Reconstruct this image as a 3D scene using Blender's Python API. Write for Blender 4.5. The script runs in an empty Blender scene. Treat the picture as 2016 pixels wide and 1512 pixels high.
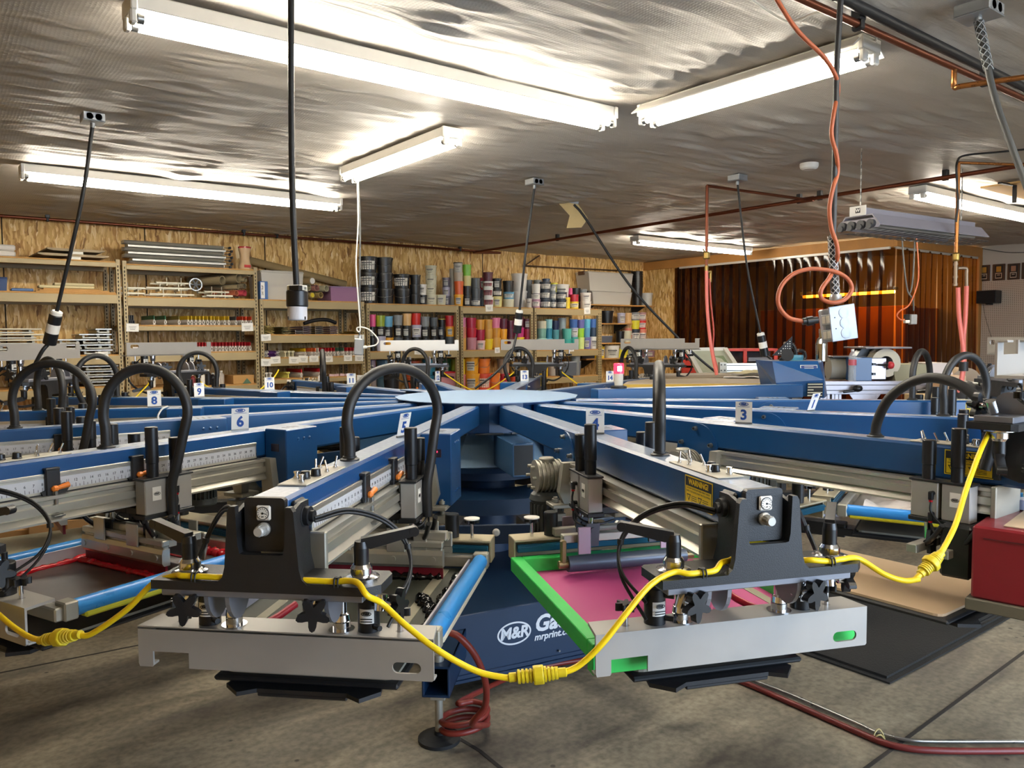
import bpy, math, random
from mathutils import Vector, Matrix
random.seed(7)
SC = bpy.context.scene
COL = SC.collection
PI = math.pi
# ------------------------------------------------------------------ camera solve (room axes: x along the back wall, y towards it)
FPX, PITCH, ROLL, YAW = 1556.0, .0583, -.0071, .6525
CAMZ = 1.60
CYW, SYW = math.cos(YAW), math.sin(YAW)
def ray(u, v):
    x = (u-1008)/FPX; y = -(v-756)/FPX
    c, s = math.cos(ROLL), math.sin(ROLL); x, y = c*x-s*y, s*x+c*y
    d = (x, math.cos(PITCH)+y*math.sin(PITCH), y*math.cos(PITCH)-math.sin(PITCH))
    return Vector((d[0]*CYW+d[1]*SYW, -d[0]*SYW+d[1]*CYW, d[2]))
CAM = Vector((0, 0, CAMZ))
def onL(u, v, y): d = ray(u, v); return CAM+d*(y/d.y)
def onR(u, v, x): d = ray(u, v); return CAM+d*(x/d.x)
def onZ(u, v, z): d = ray(u, v); return CAM+d*((z-CAMZ)/d.z)
def at(u, v, dist):                       # dist = distance along the horizontal view axis
    d = ray(u, v); k = d.x*SYW+d.y*CYW; return CAM+d*(dist/k)
def cam2room(x, y, z=0): return Vector((x*CYW+y*SYW, -x*SYW+y*CYW, z))
# ------------------------------------------------------------------ mesh builder
class MB:
    def __init__(s): s.v = []; s.f = []; s.s = []; s.m = []
    def add(s, vs, fs, smooth=False, mat=0, M=None):
        o = len(s.v)
        s.v += [tuple(M @ Vector(p)) if M else tuple(p) for p in vs]
        for f in fs:
            s.f.append([i+o for i in f]); s.s.append(smooth); s.m.append(mat)
        return s
    def box(s, x0, x1, y0, y1, z0, z1, b=0, mat=0, M=None):
        if x0 > x1: x0, x1 = x1, x0
        if y0 > y1: y0, y1 = y1, y0
        if z0 > z1: z0, z1 = z1, z0
        if b <= 0:
            vs = [(x0,y0,z0),(x1,y0,z0),(x1,y1,z0),(x0,y1,z0),(x0,y0,z1),(x1,y0,z1),(x1,y1,z1),(x0,y1,z1)]
            fs = [(0,3,2,1),(4,5,6,7),(0,1,5,4),(1,2,6,5),(2,3,7,6),(3,0,4,7)]
            return s.add(vs, fs, False, mat, M)
        b = min(b, (x1-x0)*.45, (y1-y0)*.45, (z1-z0)*.45)
        vs = []; idx = {}
        for i, x in enumerate((x0, x1)):
            for j, y in enumerate((y0, y1)):
                for k, z in enumerate((z0, z1)):
                    sx, sy, sz = (b if i == 0 else -b), (b if j == 0 else -b), (b if k == 0 else -b)
                    idx[i,j,k,0] = len(vs); vs.append((x, y+sy, z+sz))
                    idx[i,j,k,1] = len(vs); vs.append((x+sx, y, z+sz))
                    idx[i,j,k,2] = len(vs); vs.append((x+sx, y+sy, z))
        I = lambda i,j,k,a: idx[i,j,k,a]
        fs = []
        for i in (0, 1):
            q = [I(i,0,0,0), I(i,1,0,0), I(i,1,1,0), I(i,0,1,0)]; fs.append(q if i else q[::-1])
            q = [I(0,i,0,1), I(1,i,0,1), I(1,i,1,1), I(0,i,1,1)]; fs.append(q[::-1] if i else q)
            q = [I(0,0,i,2), I(1,0,i,2), I(1,1,i,2), I(0,1,i,2)]; fs.append(q if i else q[::-1])
        def orient(q):
            c = Vector(((x0+x1)/2, (y0+y1)/2, (z0+z1)/2)); P = [Vector(vs[i]) for i in q]
            n = (P[1]-P[0]).cross(P[2]-P[0]); m = sum(P, Vector())/len(P)
            return q if n.dot(m-c) > 0 else q[::-1]
        for j in (0, 1):
            for k in (0, 1):
                fs.append(orient([I(0,j,k,1), I(1,j,k,1), I(1,j,k,2), I(0,j,k,2)]))
                fs.append(orient([I(j,0,k,0), I(j,1,k,0), I(j,1,k,2), I(j,0,k,2)]))
                fs.append(orient([I(j,k,0,0), I(j,k,1,0), I(j,k,1,1), I(j,k,0,1)]))
        for i in (0, 1):
            for j in (0, 1):
                for k in (0, 1): fs.append(orient([I(i,j,k,0), I(i,j,k,1), I(i,j,k,2)]))
        return s.add(vs, fs, False, mat, M)
    def cyl(s, p0, p1, r0, r1=None, n=16, caps=True, mat=0, M=None, smooth=True):
        r1 = r0 if r1 is None else r1
        p0, p1 = Vector(p0), Vector(p1); d = (p1-p0).normalized()
        a = d.orthogonal().normalized(); b = d.cross(a)
        ring = lambda p, r: [tuple(p+(a*math.cos(2*PI*i/n)+b*math.sin(2*PI*i/n))*r) for i in range(n)]
        A, B = ring(p0, r0), ring(p1, r1)
        s.add(A+B, [(i, (i+1) % n, n+(i+1) % n, n+i) for i in range(n)], smooth, mat, M)
        if caps:
            s.add(A, [list(range(n))[::-1]], False, mat, M); s.add(B, [list(range(n))], False, mat, M)
        return s
    def lathe(s, prof, n=24, M=None, mat=0, smooth=True, capb=True, capt=True, sharp=True):
        rings = [[(r*math.cos(2*PI*i/n), r*math.sin(2*PI*i/n), z) for i in range(n)] for r, z in prof]
        if sharp:
            for A, B in zip(rings, rings[1:]):
                s.add(A+B, [(i, (i+1) % n, n+(i+1) % n, n+i) for i in range(n)], smooth, mat, M)
        else:
            vs = sum(rings, []); fs = []
            for k in range(len(rings)-1): fs += [(k*n+i, k*n+(i+1) % n, k*n+n+(i+1) % n, k*n+n+i) for i in range(n)]
            s.add(vs, fs, smooth, mat, M)
        if capb: s.add(rings[0], [list(range(n))[::-1]], False, mat, M)
        if capt: s.add(rings[-1], [list(range(n))], False, mat, M)
        return s
    def tube(s, pts, r, n=10, sub=8, caps=True, mat=0, M=None, closed=False):
        P = spline(pts, sub) if sub > 1 else [Vector(p) for p in pts]
        N = len(P); T = []
        for i in range(N):
            T.append((P[min(i+1, N-1)]-P[max(i-1, 0)]).normalized())
        a = T[0].orthogonal().normalized(); vs = []
        for i in range(N):
            a = (a-T[i]*a.dot(T[i]));  a = a.normalized() if a.length > 1e-6 else T[i].orthogonal().normalized()
            b = T[i].cross(a); rr = r(i/(N-1)) if callable(r) else r
            vs += [tuple(P[i]+(a*math.cos(2*PI*k/n)+b*math.sin(2*PI*k/n))*rr) for k in range(n)]
        fs = []
        for i in range(N-1): fs += [(i*n+k, i*n+(k+1) % n, i*n+n+(k+1) % n, i*n+n+k) for k in range(n)]
        s.add(vs, fs, True, mat, M)
        if caps: s.add(vs[:n], [list(range(n))[::-1]], False, mat, M); s.add(vs[-n:], [list(range(n))], False, mat, M)
        return s
    def prism(s, poly, d0, d1, axis='y', mat=0, M=None, smooth=False):
        """poly: 2D outline; extruded along axis from d0 to d1. axis x: (y,z); y: (x,z); z: (x,y)"""
        def mk(p, d): return {'x': (d, p[0], p[1]), 'y': (p[0], d, p[1]), 'z': (p[0], p[1], d)}[axis]
        n = len(poly); A = [mk(p, d0) for p in poly]; B = [mk(p, d1) for p in poly]
        area = sum(poly[i][0]*poly[(i+1) % n][1]-poly[(i+1) % n][0]*poly[i][1] for i in range(n))
        flip = (area > 0) ^ (d1 > d0) ^ (axis == 'y')
        side = [(i, (i+1) % n, n+(i+1) % n, n+i) for i in range(n)]
        a, b = list(range(n))[::-1], list(range(n))
        if flip: side = [f[::-1] for f in side]; a, b = a[::-1], b[::-1]
        s.add(A+B, side, smooth, mat, M); s.add(A, [a], False, mat, M); s.add(B, [b], False, mat, M)
        return s
    def bar(s, p0, p1, w, h, mat=0, up=(0,0,1), b=0):
        p0, p1 = Vector(p0), Vector(p1); L = (p1-p0).length; x = (p1-p0)/L
        u = Vector(up); y = u.cross(x)
        if y.length < 1e-5: y = Vector((1,0,0)).cross(x)
        y.normalize(); z = x.cross(y)
        M = Matrix(((x.x, y.x, z.x, p0.x), (x.y, y.y, z.y, p0.y), (x.z, y.z, z.z, p0.z), (0,0,0,1)))
        return s.box(0, L, -w/2, w/2, -h/2, h/2, b, mat, M)
    def text(s, txt, size, M, mat=0, bold=.0, shear=0, align='CENTER', ext=.0006, sx=1):
        key = (txt, size, bold, shear, align, ext)
        if key not in TEXTC:
            c = bpy.data.curves.new('txt', 'FONT'); c.body = txt; c.size = size; c.offset = bold; c.shear = shear
            c.align_x = align; c.align_y = 'CENTER'; c.extrude = ext; c.resolution_u = 3
            o = bpy.data.objects.new('txt', c); COL.objects.link(o)
            bpy.context.view_layer.update()
            me = bpy.data.meshes.new_from_object(o.evaluated_get(bpy.context.evaluated_depsgraph_get()))
            TEXTC[key] = ([tuple(v.co) for v in me.vertices], [tuple(p.vertices) for p in me.polygons])
            bpy.data.objects.remove(o); bpy.data.curves.remove(c); bpy.data.meshes.remove(me)
        vs, fs = TEXTC[key]
        return s.add([(x*sx, y, z) for x, y, z in vs], fs, False, mat, M)
    def ellipse(s, rx, ry, th, M, mat=0, n=32, z=.0006):
        vs = [(rx*math.cos(2*PI*i/n), ry*math.sin(2*PI*i/n), z) for i in range(n)]+[((rx-th)*math.cos(2*PI*i/n), (ry-th)*math.sin(2*PI*i/n), z) for i in range(n)]
        return s.add(vs, [(i, (i+1) % n, n+(i+1) % n, n+i) for i in range(n)], False, mat, M)
    def mesh(s, name, mats):
        me = bpy.data.meshes.new(name); me.from_pydata(s.v, [], s.f)
        me.polygons.foreach_set('use_smooth', s.s); me.polygons.foreach_set('material_index', s.m)
        for m in (mats if isinstance(mats, (list, tuple)) else [mats]): me.materials.append(m)
        me.update(); return me
    def build(s, name, mats, parent=None, loc=(0,0,0), rot=(0,0,0)):
        return put(name, s.mesh(name, mats), parent, loc, rot)
TEXTC = {}
def spline(pts, sub):
    P = [Vector(p) for p in pts]
    if len(P) < 3: return [P[0].lerp(P[-1], i/sub) for i in range(sub+1)]
    out = []
    for i in range(len(P)-1):
        p0 = P[i-1] if i else P[0]*2-P[1]; p1, p2 = P[i], P[i+1]; p3 = P[i+2] if i+2 < len(P) else P[-1]*2-P[-2]
        for k in range(sub):
            t = k/sub
            out.append(.5*((2*p1)+(p2-p0)*t+(2*p0-5*p1+4*p2-p3)*t*t+(3*p1-p0-3*p2+p3)*t**3))
    out.append(P[-1]); return out
def put(name, me, parent=None, loc=(0,0,0), rot=(0,0,0)):
    o = bpy.data.objects.new(name, me); COL.objects.link(o); o.location = loc; o.rotation_euler = rot
    if parent: o.parent = parent
    return o
def tag(o, label=None, cat=None, group=None, kind=None):
    if label: o['label'] = label
    if cat: o['category'] = cat
    if group: o['group'] = group
    if kind: o['kind'] = kind
    return o
def thing(name, label, cat, loc=(0,0,0), rz=0, group=None):
    o = bpy.data.objects.new(name, None); COL.objects.link(o); o.location = loc; o.rotation_euler = (0,0,rz)
    o.empty_display_size = .05
    return tag(o, label, cat, group)
def struct(o): o['kind'] = 'structure'; return o
def XY(x, y, z, rz=0, rx=0, ry=0):
    return Matrix.Translation((x, y, z)) @ Matrix.Rotation(rz, 4, 'Z') @ Matrix.Rotation(ry, 4, 'Y') @ Matrix.Rotation(rx, 4, 'X')
ORD = ['first','second','third','fourth','fifth','sixth','seventh','eighth','ninth','tenth','eleventh','twelfth','thirteenth','fourteenth','fifteenth','sixteenth','seventeenth','eighteenth','nineteenth','twentieth']
# ------------------------------------------------------------------ materials
def lin(h):
    if isinstance(h, str):
        h = h.lstrip('#'); c = [int(h[i:i+2], 16)/255 for i in (0, 2, 4)]
        return tuple((x/12.92 if x <= .04045 else ((x+.055)/1.055)**2.4) for x in c)
    return h
MATS = {}
def mat(name, col, rough=.5, metal=0, var=0, scale=20, bump=0, bscale=200, spec=.5, coat=0, trans=0, alpha=1, emit=None, estr=0, aniso=None):
    if name in MATS: return MATS[name]
    m = bpy.data.materials.new(name); m.use_nodes = True; MATS[name] = m
    nt = m.node_tree; P = nt.nodes['Principled BSDF']; c = (*lin(col), 1)
    P.inputs['Base Color'].default_value = c; P.inputs['Roughness'].default_value = rough; P.inputs['Metallic'].default_value = metal
    P.inputs['Specular IOR Level'].default_value = spec; P.inputs['Coat Weight'].default_value = coat
    P.inputs['Transmission Weight'].default_value = trans; P.inputs['Alpha'].default_value = alpha
    m.diffuse_color = c
    if emit: P.inputs['Emission Color'].default_value = (*lin(emit), 1); P.inputs['Emission Strength'].default_value = estr
    tc = None
    if var or bump: tc = nt.nodes.new('ShaderNodeTexCoord')
    if var:
        n = nt.nodes.new('ShaderNodeTexNoise'); n.inputs['Scale'].default_value = scale; n.inputs['Detail'].default_value = 5
        nt.links.new(tc.outputs['Object'], n.inputs['Vector'])
        mx = nt.nodes.new('ShaderNodeMix'); mx.data_type = 'RGBA'
        mx.inputs['A'].default_value = tuple(x*(1-var) for x in c[:3])+(1,); mx.inputs['B'].default_value = tuple(min(1, x*(1+var)) for x in c[:3])+(1,)
        nt.links.new(n.outputs['Fac'], mx.inputs['Factor']); nt.links.new(mx.outputs['Result'], P.inputs['Base Color'])
        mr = nt.nodes.new('ShaderNodeMapRange'); mr.inputs['To Min'].default_value = max(0, rough-.1); mr.inputs['To Max'].default_value = min(1, rough+.1)
        nt.links.new(n.outputs['Fac'], mr.inputs['Value'])
        if not name.startswith('press_'): nt.links.new(mr.outputs['Result'], P.inputs['Roughness'])
    if bump:
        n2 = nt.nodes.new('ShaderNodeTexNoise'); n2.inputs['Scale'].default_value = bscale; n2.inputs['Detail'].default_value = 3
        nt.links.new(tc.outputs['Object'], n2.inputs['Vector'])
        b = nt.nodes.new('ShaderNodeBump'); b.inputs['Strength'].default_value = bump; b.inputs['Distance'].default_value = .01
        nt.links.new(n2.outputs['Fac'], b.inputs['Height']); nt.links.new(b.outputs['Normal'], P.inputs['Normal'])
    return m
def plastic(col, rough=.35): return mat('plastic_'+str(col).lstrip('#'), col, rough, var=.12, scale=14)
def painted(name, col, sheen_dust, amt):
    """glossy paint with reflected ceiling light and some dusty speckle coloured into upward faces"""
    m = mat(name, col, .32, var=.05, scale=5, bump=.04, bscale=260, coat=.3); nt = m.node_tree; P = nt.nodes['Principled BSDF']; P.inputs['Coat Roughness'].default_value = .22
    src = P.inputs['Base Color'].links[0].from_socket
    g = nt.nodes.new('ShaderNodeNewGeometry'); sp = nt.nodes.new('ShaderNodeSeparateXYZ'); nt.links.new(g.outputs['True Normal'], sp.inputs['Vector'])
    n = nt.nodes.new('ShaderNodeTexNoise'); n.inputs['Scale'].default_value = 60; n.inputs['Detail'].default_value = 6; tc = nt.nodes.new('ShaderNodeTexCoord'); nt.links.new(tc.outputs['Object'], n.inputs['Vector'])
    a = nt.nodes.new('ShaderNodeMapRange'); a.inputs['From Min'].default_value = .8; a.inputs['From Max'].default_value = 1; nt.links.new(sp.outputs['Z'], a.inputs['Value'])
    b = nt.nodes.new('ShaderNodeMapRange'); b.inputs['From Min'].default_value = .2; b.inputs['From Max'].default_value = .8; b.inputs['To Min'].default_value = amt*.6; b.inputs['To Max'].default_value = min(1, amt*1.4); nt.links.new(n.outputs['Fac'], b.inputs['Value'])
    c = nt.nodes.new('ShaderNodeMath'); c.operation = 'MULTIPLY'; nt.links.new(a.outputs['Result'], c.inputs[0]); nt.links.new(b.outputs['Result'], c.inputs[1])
    x = nt.nodes.new('ShaderNodeMix'); x.data_type = 'RGBA'; x.inputs['B'].default_value = (*lin(sheen_dust), 1); nt.links.new(c.outputs[0], x.inputs['Factor']); nt.links.new(src, x.inputs['A']); nt.links.new(x.outputs['Result'], P.inputs['Base Color'])
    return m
BLUE = painted('press_blue', '#11457a', '#b4c0cf', .5)  # upward faces paled in colour: ceiling reflection plus dusty speckle
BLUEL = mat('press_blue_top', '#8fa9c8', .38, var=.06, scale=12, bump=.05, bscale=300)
BLUE_SHADE = mat('press_blue_shaded', '#0a2947', .45, var=.12, scale=8)  # press blue with the shadow on the base put into its colour
BLACK = mat('black_powder', '#1a1b1e', .45, var=.25, scale=30, bump=.1, bscale=400)
BLKP = mat('black_plastic', '#141518', .35, var=.2, scale=25)
GREYB = mat('grey_clamp', '#a5a29d', .42, metal=.25, var=.05, scale=18)
DGREY = mat('dark_grey_metal', '#4a4d52', .4, metal=.6, var=.15, scale=20)
ALU = mat('aluminium', '#c9c6bb', .32, metal=.75, var=.10, scale=12)
ALUD = mat('aluminium_dull', '#a7a498', .45, metal=.55, var=.12, scale=14)
CHROME = mat('chrome', '#d8d8da', .14, metal=1)
STEEL = mat('steel', '#9a9a98', .3, metal=.9, var=.1)
WHITE = mat('white_paint', '#e9e6df', .4, var=.04)
PAPER = mat('white_card', '#f0ede6', .6)
INKB = mat('print_blue', '#1f4d9b', .5)
INKK = mat('print_black', '#191919', .5)
YELLOW = mat('yellow_cable', '#f2cf12', .38, var=.06)
SIGNY = mat('sign_yellow', '#f2cf1c', .45)
ORANGE = mat('orange_lever', '#e8822f', .4)
TEAL = mat('teal_extrusion', '#1b5a76', .35, metal=.5)
RULER = mat('ruler_face', '#c4c6cc', .4)
# ------------------------------------------------------------------ room shell
ZC = 2.87; YB = 9.35; XR = 12.45; XL = -2.6; YF = -2.4
def nodes_mat(name):
    m = bpy.data.materials.new(name); m.use_nodes = True; MATS[name] = m
    nt = m.node_tree; return m, nt, nt.nodes['Principled BSDF'], nt.nodes.new, nt.links.new
def ramp(nt, stops):
    r = nt.nodes.new('ShaderNodeValToRGB'); e = r.color_ramp.elements
    e[0].position, e[0].color = stops[0][0], (*lin(stops[0][1]), 1); e[1].position, e[1].color = stops[-1][0], (*lin(stops[-1][1]), 1)
    for p, c in stops[1:-1]: x = e.new(p); x.color = (*lin(c), 1)
    return r
def osb_material():
    m, nt, P, N, K = nodes_mat('osb_board')
    tc = N('ShaderNodeTexCoord'); outs = []
    wob = N('ShaderNodeTexNoise'); wob.inputs['Scale'].default_value = 5; K(tc.outputs['Object'], wob.inputs['Vector'])
    for rot, sc, seed in ((.25, (52, 52, 8), 0), (-.45, (44, 44, 8), 3.3), (1.1, (40, 40, 9), 7.1)):
        mp = N('ShaderNodeMapping'); mp.inputs['Rotation'].default_value = (rot*.3, rot, rot*.2); mp.inputs['Scale'].default_value = sc; mp.inputs['Location'].default_value = (seed, seed, seed)
        ad = N('ShaderNodeMix'); ad.data_type = 'VECTOR'; ad.inputs['Factor'].default_value = .07
        K(tc.outputs['Object'], ad.inputs['A']); K(wob.outputs['Color'], ad.inputs['B']); K(ad.outputs['Result'], mp.inputs['Vector'])
        v = N('ShaderNodeTexVoronoi'); v.inputs['Scale'].default_value = 1; K(mp.outputs['Vector'], v.inputs['Vector'])
        sp = N('ShaderNodeSeparateColor'); K(v.outputs['Color'], sp.inputs['Color']); outs.append((sp, v))
    mx = N('ShaderNodeMix'); mx.data_type = 'FLOAT'; K(outs[2][0].outputs['Green'], mx.inputs['Factor']); K(outs[0][0].outputs['Red'], mx.inputs['A']); K(outs[1][0].outputs['Red'], mx.inputs['B'])
    r = ramp(nt, [(0, '#7a5020'), (.18, '#b98a48'), (.5, '#d6ad66'), (.8, '#ebca8a'), (1, '#f7e2b4')]); K(mx.outputs['Result'], r.inputs['Fac']); K(r.outputs['Color'], P.inputs['Base Color'])
    P.inputs['Roughness'].default_value = .62
    b = N('ShaderNodeBump'); b.inputs['Strength'].default_value = .25; b.inputs['Distance'].default_value = .004; K(mx.outputs['Result'], b.inputs['Height']); K(b.outputs['Normal'], P.inputs['Normal'])
    return m
OSB = osb_material()
def concrete():
    m, nt, P, N, K = nodes_mat('concrete_floor')
    tc = N('ShaderNodeTexCoord')
    n1 = N('ShaderNodeTexNoise'); n1.inputs['Scale'].default_value = 1.1; n1.inputs['Detail'].default_value = 9; n1.inputs['Roughness'].default_value = .62; n1.inputs['Distortion'].default_value = .6
    n2 = N('ShaderNodeTexNoise'); n2.inputs['Scale'].default_value = 34; n2.inputs['Detail'].default_value = 6
    mp = N('ShaderNodeMapping'); mp.inputs['Rotation'].default_value = (0, 0, .5); mp.inputs['Scale'].default_value = (1, 2.6, 1)
    K(tc.outputs['Object'], mp.inputs['Vector']); K(mp.outputs['Vector'], n1.inputs['Vector']); K(tc.outputs['Object'], n2.inputs['Vector'])
    r = ramp(nt, [(.28, '#48413a'), (.45, '#787060'), (.58, '#948a76'), (.78, '#aaa08a')]); K(n1.outputs['Fac'], r.inputs['Fac'])
    r2 = ramp(nt, [(.3, '#8d8a84'), (.62, '#ffffff')]); K(n2.outputs['Fac'], r2.inputs['Fac'])
    mx = N('ShaderNodeMix'); mx.data_type = 'RGBA'; mx.blend_type = 'MULTIPLY'; mx.inputs['Factor'].default_value = .55
    K(r.outputs['Color'], mx.inputs['A']); K(r2.outputs['Color'], mx.inputs['B'])
    v = N('ShaderNodeTexVoronoi'); v.inputs['Scale'].default_value = 4.5; K(tc.outputs['Object'], v.inputs['Vector'])
    r3 = ramp(nt, [(.035, '#3a342e'), (.06, '#ffffff')]); K(v.outputs['Distance'], r3.inputs['Fac'])
    mx2 = N('ShaderNodeMix'); mx2.data_type = 'RGBA'; mx2.blend_type = 'MULTIPLY'; mx2.inputs['Factor'].default_value = .8
    K(mx.outputs['Result'], mx2.inputs['A']); K(r3.outputs['Color'], mx2.inputs['B']); K(mx2.outputs['Result'], P.inputs['Base Color'])
    mr = N('ShaderNodeMapRange'); mr.inputs['To Min'].default_value = .42; mr.inputs['To Max'].default_value = .7; K(n1.outputs['Fac'], mr.inputs['Value']); K(mr.outputs['Result'], P.inputs['Roughness'])
    b = N('ShaderNodeBump'); b.inputs['Strength'].default_value = .12; b.inputs['Distance'].default_value = .003; K(n2.outputs['Fac'], b.inputs['Height']); K(b.outputs['Normal'], P.inputs['Normal'])
    return m
def foil():
    m, nt, P, N, K = nodes_mat('ceiling_foil')
    tc = N('ShaderNodeTexCoord')
    P.inputs['Base Color'].default_value = (*lin('#bdb6ad'), 1); P.inputs['Roughness'].default_value = .5
    hs = []
    for ax in ('X', 'Y'):
        w = N('ShaderNodeTexWave'); w.bands_direction = ax; w.inputs['Scale'].default_value = 19; w.inputs['Distortion'].default_value = .5; w.inputs['Detail'].default_value = 1
        K(tc.outputs['Object'], w.inputs['Vector']); hs.append(w)
    mx = N('ShaderNodeMath'); mx.operation = 'MAXIMUM'; K(hs[0].outputs['Fac'], mx.inputs[0]); K(hs[1].outputs['Fac'], mx.inputs[1])
    mp = N('ShaderNodeMapping'); mp.inputs['Scale'].default_value = (2.5, 22, 1); K(tc.outputs['Object'], mp.inputs['Vector'])
    n = N('ShaderNodeTexNoise'); n.inputs['Scale'].default_value = 1.6; n.inputs['Detail'].default_value = 4; K(mp.outputs['Vector'], n.inputs['Vector'])
    b = N('ShaderNodeBump'); b.inputs['Strength'].default_value = .22; b.inputs['Distance'].default_value = .003; K(mx.outputs['Value'], b.inputs['Height'])
    b2 = N('ShaderNodeBump'); b2.inputs['Strength'].default_value = .35; b2.inputs['Distance'].default_value = .012; K(n.outputs['Fac'], b2.inputs['Height']); K(b.outputs['Normal'], b2.inputs['Normal']); K(b2.outputs['Normal'], P.inputs['Normal'])
    return m
FLOORM = concrete(); CEILM = foil()
WALLW = mat('white_wall', '#cfc7bb', .7, var=.04, scale=3)
struct(MB().box(XL, XR, YF, YB+.1, -.12, 0).build('floor', FLOORM))
# expansion joints and a crack
jm = mat('joint_dark', '#2c2824', .8)
def strip(name, pts, w):
    b = MB()
    for p, q in zip(pts, pts[1:]): b.bar((p[0], p[1], .0012), (q[0], q[1], .0012), w, .0016)
    struct(b.build(name, jm))
a_, b_ = onZ(0, 1325, 0), onZ(285, 1268, 0); d_ = (b_-a_)
strip('trim_1', [a_-d_*.6, b_+d_*2.0], .013)
a_, b_ = onZ(1722, 1500, 0), onZ(2012, 1287, 0); d_ = (b_-a_)
strip('trim_2', [a_-d_*.4, b_+d_*3], .016)
a_, b_ = onZ(905, 1455, 0), onZ(985, 1512, 0); d_ = (b_-a_)
strip('trim_3', [a_, a_.lerp(b_, .45)+Vector((.01, -.004, 0)), b_, b_+d_*.8], .016)
# ceiling: sagging foil faced blanket with gathered staple rows
def ceil_mesh():
    rnd = random.Random(3)
    from mathutils import noise
    nx, ny = 300, 620
    x0, x1, y0, y1 = XL, XR, YF, YB
    rows = [-1.9+.61*i for i in range(25)]
    ph = [rnd.uniform(0, 100) for _ in rows]; amp = [rnd.uniform(.35, 1.15) for _ in rows]
    vs = []
    for j in range(ny+1):
        y = y0+(y1-y0)*j/ny
        for i in range(nx+1):
            x = x0+(x1-x0)*i/nx
            z = .016*noise.noise((x*1.3, y*.9, 3.1))+.018*noise.noise((x*.7, y*2.3, 9))
            for k, rx in enumerate(rows):
                t = (x-rx)
                if abs(t) < .34:
                    g = math.exp(-(t/.15)**2); q = max(0, 1-abs(noise.noise((y*7.5+.9*t, ph[k], t*1.2)))*3)**1.5
                    z -= amp[k]*g*(.030*q-.004)*(.3+1.1*max(0, noise.noise((y*.6, ph[k]+20, 0))+.3))
            z += .010*noise.noise((x*1.5, y*7, 4))+.004*noise.noise((x*3, y*17, 8))
            vs.append((x, y, ZC+min(.03, z)))
    fs = [(j*(nx+1)+i, (j+1)*(nx+1)+i, (j+1)*(nx+1)+i+1, j*(nx+1)+i+1) for j in range(ny) for i in range(nx)]
    b = MB(); b.add(vs, fs, True); return b
struct(ceil_mesh().build('ceiling', CEILM))
struct(MB().box(XL, XR, YF, YB+.2, ZC+.06, ZC+.2).build('ceiling_deck', mat('deck', '#6b5c48', .8)))
struct(MB().box(XL, XR, YB, YB+.1, 0, ZC+.06).build('wall_back', OSB))
struct(MB().box(XL-.1, XL, YF, YB, 0, ZC+.06).build('wall_left', OSB))
struct(MB().box(XR, XR+.1, YF, YB, 0, ZC+.06).build('wall_right', WALLW))
DX0, DX1, DZ = 1.3, 5.6, 2.45
b = MB(); b.box(XL, DX0, YF-.1, YF, 0, ZC+.06); b.box(DX1, XR, YF-.1, YF, 0, ZC+.06); b.box(DX0, DX1, YF-.1, YF, DZ, ZC+.06)
struct(b.build('wall_front', WALLW))
struct(MB().box(DX0-6, DX1+6, YF-12, YF-.1, -.12, -.01).build('ground', mat('asphalt_yard', '#77756f', .9, var=.1)))
# board joints on the back wall
b = MB()
for u in (3, 284, 520): x = onL(u, 440, YB).x; b.box(x-.006, x+.006, YB-.003, YB, 0, ZC-.02)
for u in (950, 1150): x = onL(u, 530, YB).x; b.box(x-.006, x+.006, YB-.003, YB, 0, ZC-.02)
struct(b.build('trim_4', mat('board_gap', '#332514', .9)))
# exposure booth partition
XP = 10.0; YP = onR(1757, 470, XP).y
YO = onR(1333, 560, XP).y
struct(MB().box(XP, XP+.08, YO, YB, 0, ZC-.01).build('wall_booth', OSB))
WOOD = mat('lumber', '#c08a4a', .6, var=.2, scale=6)
hb = .13
struct(MB().box(XP-.045, XP, YP-.04, YB, ZC-hb-.02, ZC-.015, .004).build('trim_5', WOOD))
struct(MB().box(XP-.045, XR-.01, YP-.085, YP-.04, ZC-hb-.02, ZC-.015, .004).build('trim_6', WOOD))
struct(MB().box(XR-.1, XR-.005, YP-.085, YP-.03, 0, ZC-hb-.02, .004).build('trim_7', WOOD))
struct(MB().box(XP, XP+.04, YO-.05, YO, 0, ZC-hb-.02, .004).build('trim_8', mat('lumber_dark', '#4b3a28', .7)))
# pegboard on the right wall
def pegboard():
    m, nt, P, N, K = nodes_mat('pegboard')
    tc = N('ShaderNodeTexCoord'); s = N('ShaderNodeSeparateXYZ'); K(tc.outputs['Object'], s.inputs['Vector']); acc = []
    for ax in ('Y', 'Z'):
        a = N('ShaderNodeMath'); a.operation = 'MULTIPLY'; a.inputs[1].default_value = 1/.0254; K(s.outputs[ax], a.inputs[0])
        f = N('ShaderNodeMath'); f.operation = 'FRACT'; K(a.outputs[0], f.inputs[0])
        c = N('ShaderNodeMath'); c.operation = 'SUBTRACT'; c.inputs[1].default_value = .5; K(f.outputs[0], c.inputs[0])
        p = N('ShaderNodeMath'); p.operation = 'POWER'; p.inputs[1].default_value = 2; K(c.outputs[0], p.inputs[0]); acc.append(p)
    ad = N('ShaderNodeMath'); ad.operation = 'ADD'; K(acc[0].outputs[0], ad.inputs[0]); K(acc[1].outputs[0], ad.inputs[1])
    r = ramp(nt, [(.03, '#4a3b30'), (.05, '#c3b5a5')]); K(ad.outputs[0], r.inputs['Fac']); K(r.outputs['Color'], P.inputs['Base Color']); P.inputs['Roughness'].default_value = .55
    return m
zt = onR(1960, 553, XR).z
o = MB().box(XR-.02, XR-.001, 1.2, YP-.09, .55, zt).build('pegboard', pegboard())
tag(o, 'beige perforated pegboard sheet covering the right wall under the plaques', 'pegboard')
zt2 = zt+.003
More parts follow.
